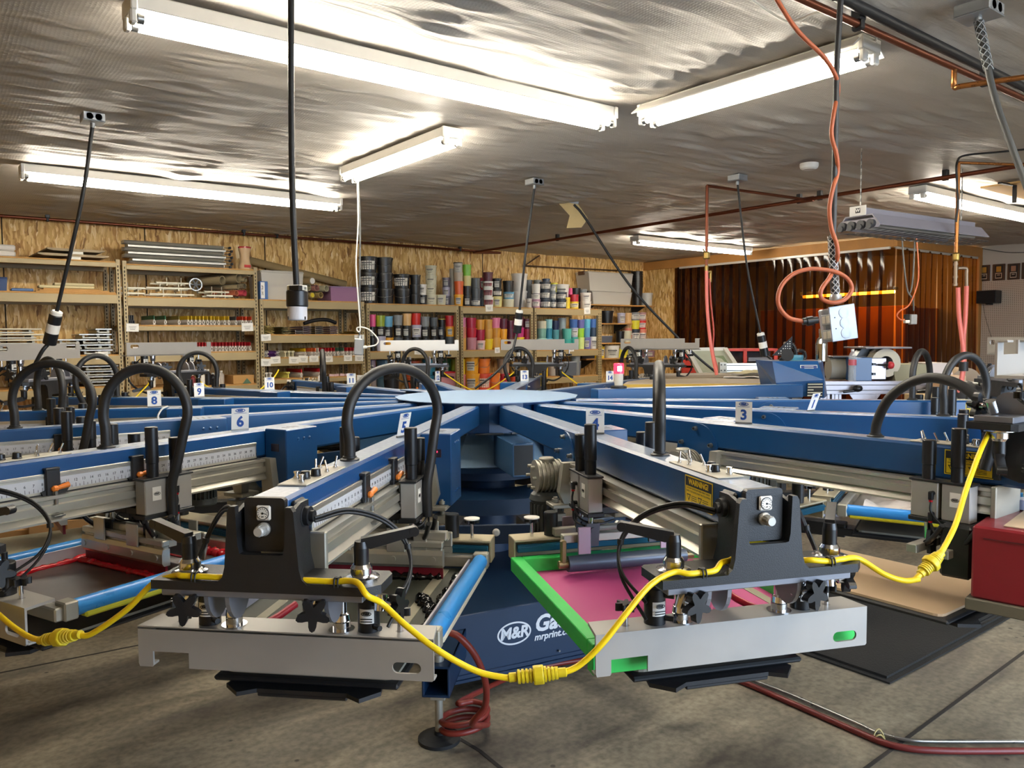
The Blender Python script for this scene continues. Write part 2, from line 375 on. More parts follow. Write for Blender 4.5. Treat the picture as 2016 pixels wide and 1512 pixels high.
# plywood patch and hinge in the ceiling corner
p = [onZ(1905, 372, ZC-.04), onZ(2016, 340, ZC-.04), onZ(2016, 405, ZC-.04), onZ(1935, 400, ZC-.04)]
b = MB().box(p[0].x, p[0].x+1.2, p[0].y-1.6, p[0].y-.1, ZC-.05, ZC-.035)
tag(b.build('plywood_panel', mat('plywood', '#c79f62', .6, var=.15, scale=5)), 'bare plywood patch screwed to the ceiling behind the hanging copper drop', 'board')
q = onZ(1998, 365, ZC-.05)
b = MB(); b.bar(q, q+Vector((-.22, .03, 0)), .03, .012); b.bar(q, q+Vector((0, 0, -.14)), .03, .012)
tag(b.build('angle_bracket', BLKP), 'black angle bracket hanging below the plywood ceiling patch', 'bracket')
# ------------------------------------------------------------------ fluorescent fixtures
TUBE = mat('tube_glow', '#ffffff', .5, emit='#fff5e2', estr=20)
def fixture(name, label, x0, x1, y0, y1, wings=False, z=2.77, on=True):
    """two-tube strip light along x or y, centre line from (x0,y0) to (x1,y1)"""
    p, q = Vector((x0, y0, 0)), Vector((x1, y1, 0)); L = (q-p).length; rz = math.atan2(q.y-p.y, q.x-p.x)
    t = thing(name, label, 'ceiling light', (p.x, p.y, z), rz, 'fluorescent strip lights')
    b = MB(); b.box(0, L, -.065, .065, .028, .088, .006)
    b.prism([(-.065, .03), (.065, .03), (.0, .014)], 0, L, 'x')
    if wings:
        b.prism([(-.055, .088), (-.13, .03), (-.126, .026), (-.05, .08)], 0, L, 'x'); b.prism([(.055, .088), (.05, .08), (.126, .026), (.13, .03)], 0, L, 'x')
    b.build('housing', WHITE, t)
    for x in (0, L):
        e = MB(); e.box(x-.012, x+.012, -.075, .075, .022, .085, .004)
        for s in (-1, 1): e.box(x-.012, x+.012, s*.045-.02, s*.045+.02, -.022, .03, .006)
        e.build('socket', WHITE, t)
    for s in (-1, 1):
        b = MB(); b.cyl((.02, s*.045, 0), (L-.02, s*.045, 0), .0175, n=14)
        b.build('tube', TUBE, t)
        for a in (.014, L-.036):
            e = MB(); e.cyl((a, s*.045, 0), (a+.022, s*.045, 0), .0182, n=14); e.build('tube_cap', STEEL, t)
    return t
fixture('strip_light', 'long strip light with bare tubes nearest the camera at top left', .70, 3.13, 3.21, 3.21)
fixture('strip_light', 'long strip light with bare tubes over the left shelf bays', .70, 3.13, 6.65, 6.65)
fixture('strip_light', 'short winged strip light beside the twisted orange and black cords', 3.27, 3.28, 3.04, 1.79, True)
fixture('strip_light', 'short strip light with white cord hanging from its end', 2.63, 2.64, 5.40, 4.02)
fixture('strip_light', 'long strip light in the far corner above the dark curtain', 7.25, 9.55, 6.95, 6.95)
fixture('strip_light', 'added fill strip light behind the camera over the open floor', .70, 3.13, -.35, -.35)  # added outside the view to lift the ambient light
fixture('strip_light', 'added fill strip light above the open door side, out of the picture at right', 4.6, 7.03, -.35, -.35)  # another added fixture, fills the right side with light
fixture('strip_light', 'strip light at the right behind the hanging wire-guarded fixture', 6.83, 9.27, 3.28, 3.28)
# daylight: big open door behind the camera
w = bpy.data.worlds.new('World'); SC.world = w; w.use_nodes = True
w.node_tree.nodes['Background'].inputs['Color'].default_value = (.62, .78, 1, 1); w.node_tree.nodes['Background'].inputs['Strength'].default_value = 4.2
pl = bpy.data.lights.new('door_daylight', 'AREA'); pl.shape = 'RECTANGLE'; pl.size = DX1-DX0; pl.size_y = DZ; pl.cycles.is_portal = True
po = bpy.data.objects.new('door_daylight', pl); COL.objects.link(po); po.location = ((DX0+DX1)/2, YF-.05, DZ/2); po.rotation_euler = (PI/2, 0, 0)
# ------------------------------------------------------------------ camera
cd = bpy.data.cameras.new('camera'); cd.sensor_fit = 'HORIZONTAL'; cd.sensor_width = 36; cd.lens = FPX/2016*36; cd.clip_start = .05
co = bpy.data.objects.new('camera', cd); COL.objects.link(co); co.location = CAM
fw = Vector((SYW*math.cos(PITCH), CYW*math.cos(PITCH), -math.sin(PITCH)))
rt = Vector((CYW, -SYW, 0)); up = rt.cross(fw)
cr, sr = math.cos(ROLL), math.sin(ROLL)
# image axes: x_cam = c*x - s*y ; y_cam = s*x + c*y
X = rt*cr+up*sr; Y = rt*-sr+up*cr
co.matrix_world = Matrix(((X.x, Y.x, -fw.x, CAM.x), (X.y, Y.y, -fw.y, CAM.y), (X.z, Y.z, -fw.z, CAM.z), (0, 0, 0, 1)))
SC.camera = co
SC.view_settings.view_transform = 'Standard'; SC.view_settings.look = 'None'; SC.view_settings.gamma = 1; SC.view_settings.exposure = 1.65
SC.view_settings.use_curve_mapping = False
SC.cycles.use_denoising = True; SC.cycles.max_bounces = 6; SC.cycles.diffuse_bounces = 4; SC.cycles.glossy_bounces = 3; SC.cycles.transparent_max_bounces = 12
SC.cycles.sample_clamp_indirect = 4; SC.cycles.caustics_reflective = False; SC.cycles.caustics_refractive = False
# ------------------------------------------------------------------ the carousel press
CTR = cam2room(-.147, 4.578); ZT = 1.25
TH0, DTH = .2532, -math.radians(22.5)
def th(a): return TH0+(a-4)*DTH
def arm_rot(a): return th(a)-YAW
def pol(a, r, l=0, z=ZT):
    t = arm_rot(a); return CTR+Vector((l*math.cos(t)+r*math.sin(t), l*math.sin(t)-r*math.cos(t), z))
CACHE = {}
def part(name, key, fn, mats, parent, loc=(0,0,0), rot=(0,0,0), label=None):
    if key not in CACHE:
        b = MB(); fn(b); CACHE[key] = b.mesh(name, mats)
    o = put(name, CACHE[key], parent, loc, rot)
    if label: o['label'] = label
    return o
HOSE = mat('rubber_hose', '#1b1b1c', .5, var=.2, scale=60)
RED_INK = mat('red_ink', '#b8101f', .25, var=.2, scale=12)
MAROON = mat('blade_maroon', '#6e1527', .35, var=.15)
BLADE = mat('blade_red', '#8f1530', .4)
PIVX, PIVZ = 2.82, 1.20      # radius and height of the pivot the front clamp swings on
# --- helper shapes
def star(b, M, r=.026, t=.014, n=5):
    pts = []
    for i in range(n*8):
        a = 2*PI*i/(n*8); pts.append(((r*(.72+.28*math.cos(n*a)))*math.cos(a), (r*(.72+.28*math.cos(n*a)))*math.sin(a)))
    b.prism(pts, -t/2, t/2, 'z', 0, M)
def lever(b):          # clamp lever with its hub, pointing along +x
    b.lathe([(.017, .03), (.017, .07), (.014, .085)], 16)
    b.prism([(0, .075), (.02, .068), (.12, .092), (.128, .1), (.12, .112), (.0, .092)], -.011, .011, 'y')
    b.cyl((.118, -.012, .101), (.118, .012, .101), .011, n=12)
def lever_base(b): b.lathe([(.040, 0), (.040, .006), (.033, .009), (.024, .011), (.024, .026), (.019, .034)], 20)
def bevel_bar(b, x0, x1, r0, r1, z0, z1, bv=.002): b.box(x0, x1, -r1, -r0, z0, z1, bv)
def beam_fn(b): b.box(-.045, .045, -2.865, -.485, 1.142, 1.25, .008)
def beam_top_fn(b): b.box(-.038, .038, -2.86, -.49, 1.2495, 1.2506)
def endplate_fn(b):
    pts = []
    for sx, sz, a0 in ((1, 1, 0), (-1, 1, 90), (-1, -1, 180), (1, -1, 270)):
        for k in range(4):
            a = math.radians(a0+30*k); pts.append((sx*.038+.009*math.cos(a), 1.195+sz*.051-.003+.009*math.sin(a)))
    b.prism(pts, -2.882, -2.866, 'y')
def gauge_fn(b):
    b.box(-.0165, .0165, -.008, 0, -.0165, .0165, .003)
    M = XY(0, -.0085, 0, 0, PI/2); b.lathe([(.0145, 0), (.0145, .001)], 24, M, 1); b.lathe([(.0128, .0005), (.0128, .0014)], 24, M, 0)
    for i in range(11):
        a = math.radians(-225+27*i+90); b.box(-.0006, .0006, -.0101, -.0095, .0085, .012, 0, 1, XY(0, 0, 0, 0) @ Matrix.Rotation(-math.radians(-135+27*i), 4, 'Y'))
    b.box(-.0007, .0007, -.0104, -.0096, -.002, .009, 0, 1, Matrix.Rotation(math.radians(100), 4, 'Y')); b.cyl((0, -.011, 0), (0, -.009, 0), .0025, n=10, mat=1)
    b.text('psi', .005, XY(0, -.0101, -.007, 0, PI/2), 1)
def knob_fn(b):
    M = XY(0, 0, 0, 0, PI/2)
    b.lathe([(.015, 0), (.0155, .006), (.014, .008), (.0115, .010), (.0115, .03), (.0095, .034)], 20, M)
    for i in range(10):
        a = 2*PI*i/10; b.box(-.0015, .0015, -.028, -.012, .0108, .0124, .0004, 0, Matrix.Rotation(a, 4, 'Y'))
def panel_fn(b): b.box(-.037, .037, -2.735, -2.465, 1.2508, 1.2545, .0015)
def toggle_fn(b):
    b.cyl((0, 0, 0), (0, 0, .004), .006, n=6); b.cyl((0, 0, .004), (0, 0, .009), .004, n=10); b.cyl((0, 0, .009), (.006, .008, .030), .0022, .0031, n=10)
def pknob_fn(b): b.lathe([(.0135, 0), (.0135, .003), (.0125, .004), (.0115, .017), (.010, .019)], 18)
def button_fn(b): b.lathe([(.008, 0), (.008, .006), (.0055, .006), (.0055, .014), (.0075, .0145), (.0075, .019)], 14)
def rail_fn(b):
    for s in (-1, 1):
        prof = [(0, 1.138), (s*.080, 1.138), (s*.080, 1.128), (s*.070, 1.124), (s*.070, 1.112), (s*.082, 1.110), (s*.082, 1.088), (s*.072, 1.083), (s*.085, 1.066), (s*.085, 1.060), (0, 1.060)]
        b.prism(prof, -2.735, -1.725, 'y')
def railend_fn(b): b.box(-.088, .088, -2.752, -2.735, 1.045, 1.145, .003)
def railhold_fn(s):
    def f(b):
        b.prism([(.05*s, 1.14), (.105*s, 1.14), (.11*s, 1.10), (.12*s, 1.03), (.10*s, .985), (.06*s, .985)], -1.735, -1.700, 'y')
        b.box(.04*s, .15*s, -1.75, -1.66, .975, .99, .003)
        b.cyl((.125*s, -1.70, .93), (.125*s, -1.70, 1.01), .008, n=10); b.lathe([(.014, 0), (.014, .012)], 6, XY(.125*s, -1.70, .992))
        b.box(.095*s, .15*s, -1.735, -1.665, .925, .955, .003)
    return f
def ruler_fn(b):
    b.box(.046, .052, -2.74, -1.752, 1.137, 1.203, .001, 0)
    b.box(.0522, .0545, -2.74, -1.752, 1.195, 1.203, .001, 0)
    b.box(.0521, .0526, -2.735, -1.757, 1.150, 1.188, 0, 1)
    b.box(.0521, .0527, -2.74, -1.752, 1.138, 1.1425, 0, 2)
    for i in range(77):
        y = -2.72+i*.0127; b.box(.0526, .0529, y-.0006, y+.0006, 1.151, 1.158 if i % 2 else 1.163, 0, 2)
    for i in range(38):
        b.text(str(i+2), .012, Matrix(((0, 0, 1, .0528), (1, 0, 0, -2.72+i*.0254), (0, 1, 0, 1.172), (0, 0, 0, 1))), 2, ext=.0002)
def stop_fn(b):
    b.box(.052, .064, -.022, .022, 1.06, 1.215, .003, 0); b.box(.03, .064, -.022, .022, 1.212, 1.220, .002, 0)
    b.prism([(-.035, 1.15), (.04, 1.17), (.05, 1.155), (.04, 1.14), (-.02, 1.11)], .052, .060, 'x', 0)
    b.cyl((.06, 0, 1.10), (.06, 0, 1.15), .006, n=10, mat=2); b.cyl((.075, 0, 1.085), (.075, 0, 1.15), .005, n=10, mat=2)
    b.box(.058, .092, -.018, .018, 1.075, 1.08, .001, 2)
def stoplever_fn(b): b.box(.06, .078, -.01, .012, 1.148, 1.166, .006); b.cyl((.07, .0, 1.157), (.07, .042, 1.164), .006, .009, n=10)
def cbox_fn(b):
    b.box(.046, .162, -1.705, -1.535, .985, 1.252, .004)
    for z in (1.21, 1.03):
        for i in range(3): b.cyl((.162, -1.58-.03*i, z), (.166, -1.58-.03*i, z), .007, .003, n=10)
    for i in range(3): b.prism([(.08+.0, -1.60-.025*i), (.12, -1.60-.025*i), (.12, -1.592-.025*i), (.08, -1.592-.025*i)], 1.2518, 1.2524, 'z', 1)
def cwin_fn(b): b.box(.082, .125, -1.7075, -1.705, 1.165, 1.195, .001)
def cled_fn(b): b.prism([(.109, 1.190), (.1065, 1.1865), (.109, 1.1825), (.1115, 1.1865)], -1.7085, -1.7075, 'y')
def mplate_fn(b):
    pts = [(-1.59+.105*math.cos(math.radians(a)), 1.135+.105*math.sin(math.radians(a))) for a in range(0, 181, 9)]
    pts += [(-1.70, 1.06), (-1.65, 1.0), (-1.53, 1.0), (-1.48, 1.06)]
    b.prism(pts[::-1], -.046, -.052, 'x')
def bolt_fn(b): b.lathe([(.010, 0), (.010, .004), (.008, .004), (.008, .016)], 16); b.lathe([(.005, .0161), (.005, .0165)], 6, None, 1)
def gearbox_fn(b):
    M = XY(-.12, -1.575, 1.068, 0, 0, PI/2)
    b.lathe([(.035, -.045), (.055, -.038), (.058, -.02), (.058, .05), (.05, .058)], 22, M)
    for i in range(7):
        x = -.165+.0155*i; b.lathe([(.064, -.003), (.064, .003)], 22, XY(x, -1.575, 1.068, 0, 0, PI/2))
    b.lathe([(.032, 0), (.032, .012), (.022, .012), (.022, .004)], 20, XY(-.12, -1.515, 1.068, 0, -PI/2) @ XY(0, 0, 0))
    b.lathe([(.030, 0), (.030, .018), (.026, .022)], 18, XY(-.12, -1.575, 1.118))
    for k in range(6):
        a = 2*PI*k/6; b.cyl((-.19, -1.575+.045*math.cos(a), 1.068+.045*math.sin(a)), (-.175, -1.575+.045*math.cos(a), 1.068+.045*math.sin(a)), .006, n=8)
def motor_fn(b):
    M = XY(-.12, -1.575, 0)
    b.lathe([(.05, 1.01), (.062, 1.0), (.068, .98), (.06, .968)], 24, M); b.lathe([(.054, .84), (.056, .97)], 24, M)
    for i in range(22):
        a = 2*PI*i/22; b.box(-.0022, .0022, .052, .066, .85, .965, .0008, 0, M @ Matrix.Rotation(a, 4, 'Z'))
    b.lathe([(.062, .82), (.067, .827), (.067, .853)], 24, M); b.box(-.03, .03, -.095, -.06, .875, .94, .004, 0, M)
def warn_fn(b):        # left face sign, reading towards the outer end
    def T(y, z): return Matrix(((0, 0, -1, -.0465), (-1, 0, 0, y), (0, 1, 0, z), (0, 0, 0, 1)))
    b.box(-.0464, -.0458, -2.728, -2.582, 1.160, 1.238, 0, 0); b.box(-.0466, -.0463, -2.725, -2.585, 1.163, 1.235, 0, 1)
    b.box(-.0467, -.0465, -2.722, -2.588, 1.165, 1.211, 0, 0)
    b.text('WARNING!', .0205, T(-2.655, 1.223) , 0, .0007, 0, 'CENTER', .0004, 1.0)
    for i, tx in enumerate(('DO NOT ENTER BETWEEN PRINT HEADS', 'UNTIL YOU HAVE DONE THE FOLLOWING:')): b.text(tx, .0062, T(-2.655, 1.206-.008*i), 1, .0001, 0, 'CENTER', .0003, 1.05)
    for y in (-2.604, -2.664):
        b.prism([(y+.011, 1.190), (y-.011, 1.190), (y, 1.172)], -.0469, -.0466, 'x', 1); b.prism([(y+.0065, 1.1875), (y-.0065, 1.1875), (y, 1.177)], -.0471, -.0468, 'x', 0)
        for k in range(4): b.box(-.047, -.0466, y-.013-.030, y-.014, 1.1865-.005*k, 1.188-.005*k, 0, 1)
# --- carriage (local y = 0 at its centre)
def ccarr(side):
    def f(b):
        s = side; x0, x1 = sorted((s*.084, s*.135))
        for y in (-.047, .047): b.box(x0, x1, y-.042, y+.042, 1.030, 1.144, .003, 0)
        b.box(min(s*.082, s*.138), max(s*.082, s*.138), -.094, .094, 1.144, 1.150, .001, 1)
        b.box(min(s*.080, s*.138), max(s*.080, s*.138), -.095, .095, 1.016, 1.030, .002, 1)
        b.box(s*.086, 0, -.07, .07, 1.02, 1.045, .003, 1)
    return f
def label_fn(s):
    def f(b):
        x = s*.1353; b.box(min(x, x+s*.0006), max(x, x+s*.0006), -.062, -.030, 1.075, 1.12, 0, 0)
        T = Matrix(((0, 0, s, x+s*.0008), (s, 0, 0, -.046), (0, 1, 0, 1.097), (0, 0, 0, 1)))
        b.ellipse(.012, .006, .0016, T, 1); b.text('M&R', .008, T, 1, .0002)
    return f
def acyl_fn(h):
    def f(b): b.lathe([(.019, 0), (.019, .045), (.0205, .047), (.0205, h-.002), (.019, h)], 22)
    return f
def fitting_fn(s):
    def f(b):
        for z in (1.11, 1.045):
            b.cyl((s*.134, .02, z), (s*.15, .02, z), .007, n=10, mat=0); b.box(s*.148-.006, s*.148+.006, .013, .027, z-.02, z+.006, .002, 0)
            b.cyl((s*.148, .02, z-.026), (s*.148, .02, z-.02), .0055, n=10, mat=1)
        b.tube([(s*.148, .02, 1.085), (s*.152, .015, 1.05), (s*.14, -.03, 1.0), (s*.08, -.05, .985), (s*.02, -.03, .99)], .0035, 6, 5)
        b.tube([(s*.148, .02, 1.02), (s*.15, .0, .99), (s*.12, -.04, .975), (s*.06, .02, .97)], .0035, 6, 5)
    return f
def rods_fn(b):
    for s in (-1, 1):
        for y in (-.047, .047): b.cyl((s*.11, y, .955), (s*.11, y, 1.03), .009, n=12)
def barsq_fn(b):
    for y in (-.047, .047): b.box(-.21, .21, y-.016, y+.016, .93, .956, .002)
def hold1_fn(sd):
    def f(b):
        b.prism([(sd*-.025, .99), (sd*.02, .99), (sd*.025, .96), (sd*.015, .915), (sd*-.02, .915)], -.006, .006, 'y'); b.cyl((0, -.012, .97), (0, .010, .97), .008, n=10)
    return f
def plate1_fn(b): b.box(-.022, .022, -.0035, .0035, .895, .985, .002)
def handle1_fn(sd):
    def f(b):
        b.cyl((sd*-.02, 0, .955), (sd*.005, 0, .955), .011, n=10); b.tube([(0, 0, .955), (sd*.02, -.03, .985), (sd*.035, -.06, 1.025)], .008, 8, 4)
    return f
def sqholder_fn(b):
    b.box(-.22, .22, -.092, -.066, .938, .958, .003); b.box(-.215, .215, -.084, -.066, .905, .938, .002); b.prism([(-.095, .915), (-.091, .93), (-.066, .93), (-.066, .875), (-.088, .875), (-.095, .885)], -.22, .22, 'x')
    for x in (-.2, -.07, .06, .19): b.cyl((x, -.099, .902), (x, -.094, .902), .009, n=12)
    for x in (-.11, .07): b.box(x-.03, x+.03, -.099, -.093, .925, 1.0, .002)
    b.box(-.225, .225, -.03, -.062, .955, .982, .002)
def flood_fn(b): b.box(-.215, .215, .07, .085, .90, .95, .003); b.prism([(.072, .90), (.083, .90), (.07, .858), (.067, .858)], -.215, .215, 'x')
def blade_fn(b): b.box(-.218, .218, -.083, -.073, .838, .877, .001)
# --- front clamp, built about the pivot (origin at radius PIVX, height PIVZ); outward is -y
def fz(z): return z-PIVZ
def fy(r): return -(r-PIVX)
def fork_fn(b):
    U = [(-.076, 1.226), (-.070, 1.236), (-.058, 1.236), (-.054, 1.15), (-.050, 1.132), (-.042, 1.130), (.042, 1.130), (.050, 1.132), (.054, 1.15), (.058, 1.236), (.070, 1.236), (.076, 1.226), (.086, 1.10), (.092, 1.078), (.104, 1.066), (-.104, 1.066), (-.092, 1.078), (-.086, 1.10)]
    b.prism([(x, fz(z)) for x, z in U], fy(2.905), fy(2.888), 'y')
    for s in (-1, 1):
        b.prism([(.022, .034), (-.02, .034), (-.07, .02), (-.07, -.134), (.05, -.134), (.03, -.09)], s*.057, s*.067, 'x')
        M = XY(s*.056, 0, 0, 0, 0, s*PI/2); b.lathe([(.026, 0), (.026, .012), (.022, .013), (.022, .024), (.013, .024), (.013, .034)], 20, M)
        b.box(s*.046, s*.058, -.028, .028, -.03, .038, .004)
def plate_fn(b):
    pts = [(-.262, 2.905), (.235, 2.905), (.262, 2.878), (.262, 2.795), (.25, 2.775), (-.25, 2.775), (-.262, 2.79)]
    b.prism([(x, fy(r)) for x, r in pts][::-1], fz(1.046), fz(1.066), 'z')
def under_fn(b):
    b.box(-.245, .225, fy(2.893), fy(2.79), fz(1.028), fz(1.046), .002)
    for s in (-1, 1):
        for q in (-.025, .025):
            pts = [(s*.125+q+.0, 0)]
            a = [(fy(2.84)+.05*math.cos(t), fz(1.03)-.065*math.sin(t)) for t in [PI*i/10 for i in range(11)]]
            b.prism(a, s*.115+q-.005, s*.115+q+.005, 'x')
def rod_fn(b):
    b.cyl((0, 0, fz(.912)), (0, 0, fz(1.03)), .013, n=14); b.lathe([(.030, fz(.912)), (.030, fz(.917)), (.022, fz(.917))], 20); b.lathe([(.022, fz(.917)), (.022, fz(.935)), (.019, fz(.938))], 6)
    b.lathe([(.02, fz(.938)), (.018, fz(.952)), (.013, fz(.956))], 14)
def starknob_fn(b):
    star(b, XY(0, -.045, 0, 0, PI/2), .038, .018); b.cyl((0, -.04, 0), (0, 0, 0), .007, n=10, mat=1); b.lathe([(.013, 0), (.013, .014), (.009, .018)], 12, XY(0, -.02, 0, 0, PI/2), 1)
    b.lathe([(.015, -.018), (.015, .018)], 12, None, 1)
def fcyl_fn(b):
    b.lathe([(.026, fz(.91)), (.026, fz(1.0)), (.024, fz(1.004)), (.008, fz(1.004)), (.008, fz(1.03))], 20)
    for z in (.985, .93): b.cyl((.02, -.018, fz(z)), (.036, -.03, fz(z)), .007, n=8)
def fcyltag_fn(b):
    vs = []; n = 8
    for z in (.938, .972):
        for i in range(n+1):
            a = math.radians(-125+10*i); vs.append((.0264*math.cos(a), .0264*math.sin(a), fz(z)))
    b.add(vs, [(i, i+1, n+2+i, n+1+i) for i in range(n)], True, 0)
    a = math.radians(-85); T = XY(.0267*math.cos(a), .0267*math.sin(a), fz(.962), math.radians(5), PI/2)
    b.ellipse(.0125, .0055, .002, T, 1, 24); b.text('M&R', .008, XY(.0267*math.cos(a), .0267*math.sin(a), fz(.962), math.radians(5), PI/2), 1, .0004)
    for k in range(2): b.box(-.014, .014, -.0004, 0, -.002, .0005, 0, 1, XY(.0267*math.cos(a), .0267*math.sin(a), fz(.950-.006*k), math.radians(5)))
def screwknob_fn(b):
    b.cyl((0, 0, fz(.905)), (0, 0, fz(.95)), .006, n=10, mat=1); b.lathe([(.010, fz(.913)), (.010, fz(.915))], 12, None, 0)
    star(b, XY(0, 0, fz(.962)), .026, .018, 6)
def cbar_fn(b):
    L0, L1, zt, zb, y0, y1 = -.375, .355, .912, .815, fy(2.79), fy(2.705)
    t = .006; rr = .008
    # face with an open notch near one end and a rounded slot near the other
    face = [(L0, zt), (L0, zb+rr), (L0+.003, zb), (L0+.035, zb), (L0+.038, zb+.004), (L0+.038, zb+.038), (L0+.13, zb+.038), (L0+.13, zb), (L1-.112, zb), (L1-.112, zt)]
    b.prism([(x, fz(z)) for x, z in face], y0, y0+t, 'y')
    sl0, sl1, sz0, sz1 = L1-.098, L1-.030, zb+.016, zb+.042; r = (sz1-sz0)/2; cz = (sz0+sz1)/2
    N = 10; left = [(sl0+r-r*math.sin(PI*i/N), cz+r*math.cos(PI*i/N)) for i in range(N+1)]   # top to bottom on the left side
    right = [(sl1-r+r*math.sin(PI*i/N), cz+r*math.cos(PI*i/N)) for i in range(N+1)]
    xa, xb = L1-.112, L1
    b.prism([(xa, fz(zt))]+[(xa, fz(zb))]+[((sl0+sl1)/2, fz(zb))]+[((sl0+sl1)/2, fz(sz0))]+[(x, fz(z)) for x, z in left[::-1]]+[((sl0+sl1)/2, fz(sz1)), ((sl0+sl1)/2, fz(zt))], y0, y0+t, 'y')
    b.prism([((sl0+sl1)/2, fz(zt)), ((sl0+sl1)/2, fz(sz1))]+[(x, fz(z)) for x, z in right]+[((sl0+sl1)/2, fz(sz0)), ((sl0+sl1)/2, fz(zb)), (xb-.004, fz(zb)), (xb, fz(zb+.004)), (xb, fz(zt))], y0, y0+t, 'y')
    b.prism([(L0, y0+.0), (L1, y0), (L1-.012, y1), (L0+.012, y1)], fz(zt-t+.001), fz(zt+.003), 'z')
    b.box(L0+.14, L1, y0+t, y0+.03, fz(zb), fz(zb+t), .001); b.box(L0, L0+.035, y0+t, y0+.03, fz(zb), fz(zb+t), .001)
def airline_fn(s):
    def f(b):
        for k in (0, .008): b.tube([(s*.09, 0, -.004-k), (s*.15, .06, .004-k), (s*.215, .13, -.035-k), (s*.262, .155, -.10-k*1.3), (s*.275, .12, -.17-k*1.5), (s*.245, .04, fz(.975)-k*5)], .0042, 6, 8)
        b.cyl((s*.262, .155, -.10), (s*.264, .154, -.112), .009, n=8)
    return f
def clip_fn(b):
    b.tube([(0, -.012, -.002), (0, -.012, .008), (0, -.007, .0165), (0, .007, .0165), (0, .012, .008), (0, .012, -.002)], .0022, 6, 3)
    b.tube([(.008, -.012, -.002), (.008, -.012, .008), (.008, -.007, .0165), (.008, .007, .0165), (.008, .012, .008), (.008, .012, -.002)], .0022, 6, 3)
    b.box(-.002, .010, -.008, .008, .0150, .0185, .001); b.box(-.002, .010, -.014, .014, -.001, .001, 0)
# --- rear clamp
def rbar_fn(b):
    b.box(-.345, .345, -1.945, -1.855, .915, .923, .002); b.box(-.345, .345, -1.863, -1.855, .845, .923, .002); b.box(-.345, -.338, -1.93, -1.855, .845, .92, .001); b.box(.338, .345, -1.93, -1.855, .845, .92, .001)
    b.box(-.06, .06, -1.86, -1.70, .895, .915, .002)
def rteal_fn(b): b.box(-.335, .335, -1.942, -1.925, .878, .905, .003); b.box(-.335, .335, -1.946, -1.926, .894, .9, .001)
def rcyl_fn(b): b.lathe([(.024, .923), (.024, 1.0), (.022, 1.003)], 20)
def rscrew_fn(b): b.cyl((0, 0, .92), (0, 0, .97), .006, n=10, mat=1); star(b, XY(0, 0, .98), .026, .014, 6); b.lathe([(.027, .986), (.027, .990)], 18, None, 2)
# --- hose loop and tag
def hoseloop_fn(rc, s):
    def f(b):
        S = Vector((0, -2.33, 0)); E = Vector((s*.15, -rc, 0)); d = (E-S); L = d.length; d.normalize()
        Q = S+d*max(L+.05, .25); mid = (S+Q)/2; a = (Q-S).length/2
        pts = [S+Vector((0, 0, 1.24)), S+Vector((0, 0, 1.31))]
        for k in range(0, 9):
            q = PI-PI*k/8; pts.append(mid+d*a*1.04*math.cos(q)+Vector((0, 0, 1.36+.15*math.sin(q))))
        if s < 0:
            pts = [S+Vector((0, 0, 1.24)), S+Vector((0, -.005, 1.30)), S+Vector((-.01, -.05, 1.385)), S+Vector((-.02, -.13, 1.445)), S+Vector((-.03, -.21, 1.462)), S+Vector((-.05, -.30, 1.44)), S+Vector((-.08, -.38, 1.385)), S+Vector((-.11, -.42, 1.32)), S+Vector((-.12, -.40, 1.2))]
        else: pts += [Q+Vector((0, 0, 1.29))-d*.01, E.lerp(Q, .35)+Vector((0, 0, 1.19)), E+Vector((0, 0, 1.12)), E+Vector((0, 0, 1.02))]
        b.tube(pts, .0165, 12, 5)
        b.lathe([(.028, 1.250), (.028, 1.254), (.02, 1.258), (.02, 1.262)], 18, XY(0, -2.33, 0))
    return f
def tagcard_fn(txt):
    def f(b):
        n = 8; w = .066; H = .088; vs = []; back = []
        for j in range(n+1):
            t = j/n; z = .004+H*t*(1-.04*t); x = 0
            for i in (-1, 1): vs.append((x, i*w/2, z))
        b.add(vs, [(2*j, 2*j+1, 2*j+3, 2*j+2) for j in range(n)], True, 0); b.add([(x+.0009, y, z) for x, y, z in vs], [(2*j, 2*j+1, 2*j+3, 2*j+2) for j in range(n)], True, 0)
        def T(z): return Matrix(((0, 0, 1, .0016), (1, 0, 0, 0), (0, 1, 0, z), (0, 0, 0, 1)))
        def T2(z): return Matrix(((0, 0, -1, -.0007), (-1, 0, 0, 0), (0, 1, 0, z), (0, 0, 0, 1)))
        for F in (T, T2):
            b.text(txt, .056 if len(txt) == 1 else .048, F(.034), 1, .0018); b.ellipse(.019, .0075, .0028, F(.079), 1, 24); b.text('M&R', .010, F(.079), 1, .0005)
            b.box(-.024, .024, -.0006, .0006, 0, .0004, 0, 1, F(.068))
        b.box(-.002, .004, -w/2, w/2, 0, .006, 0, 2)
    return f
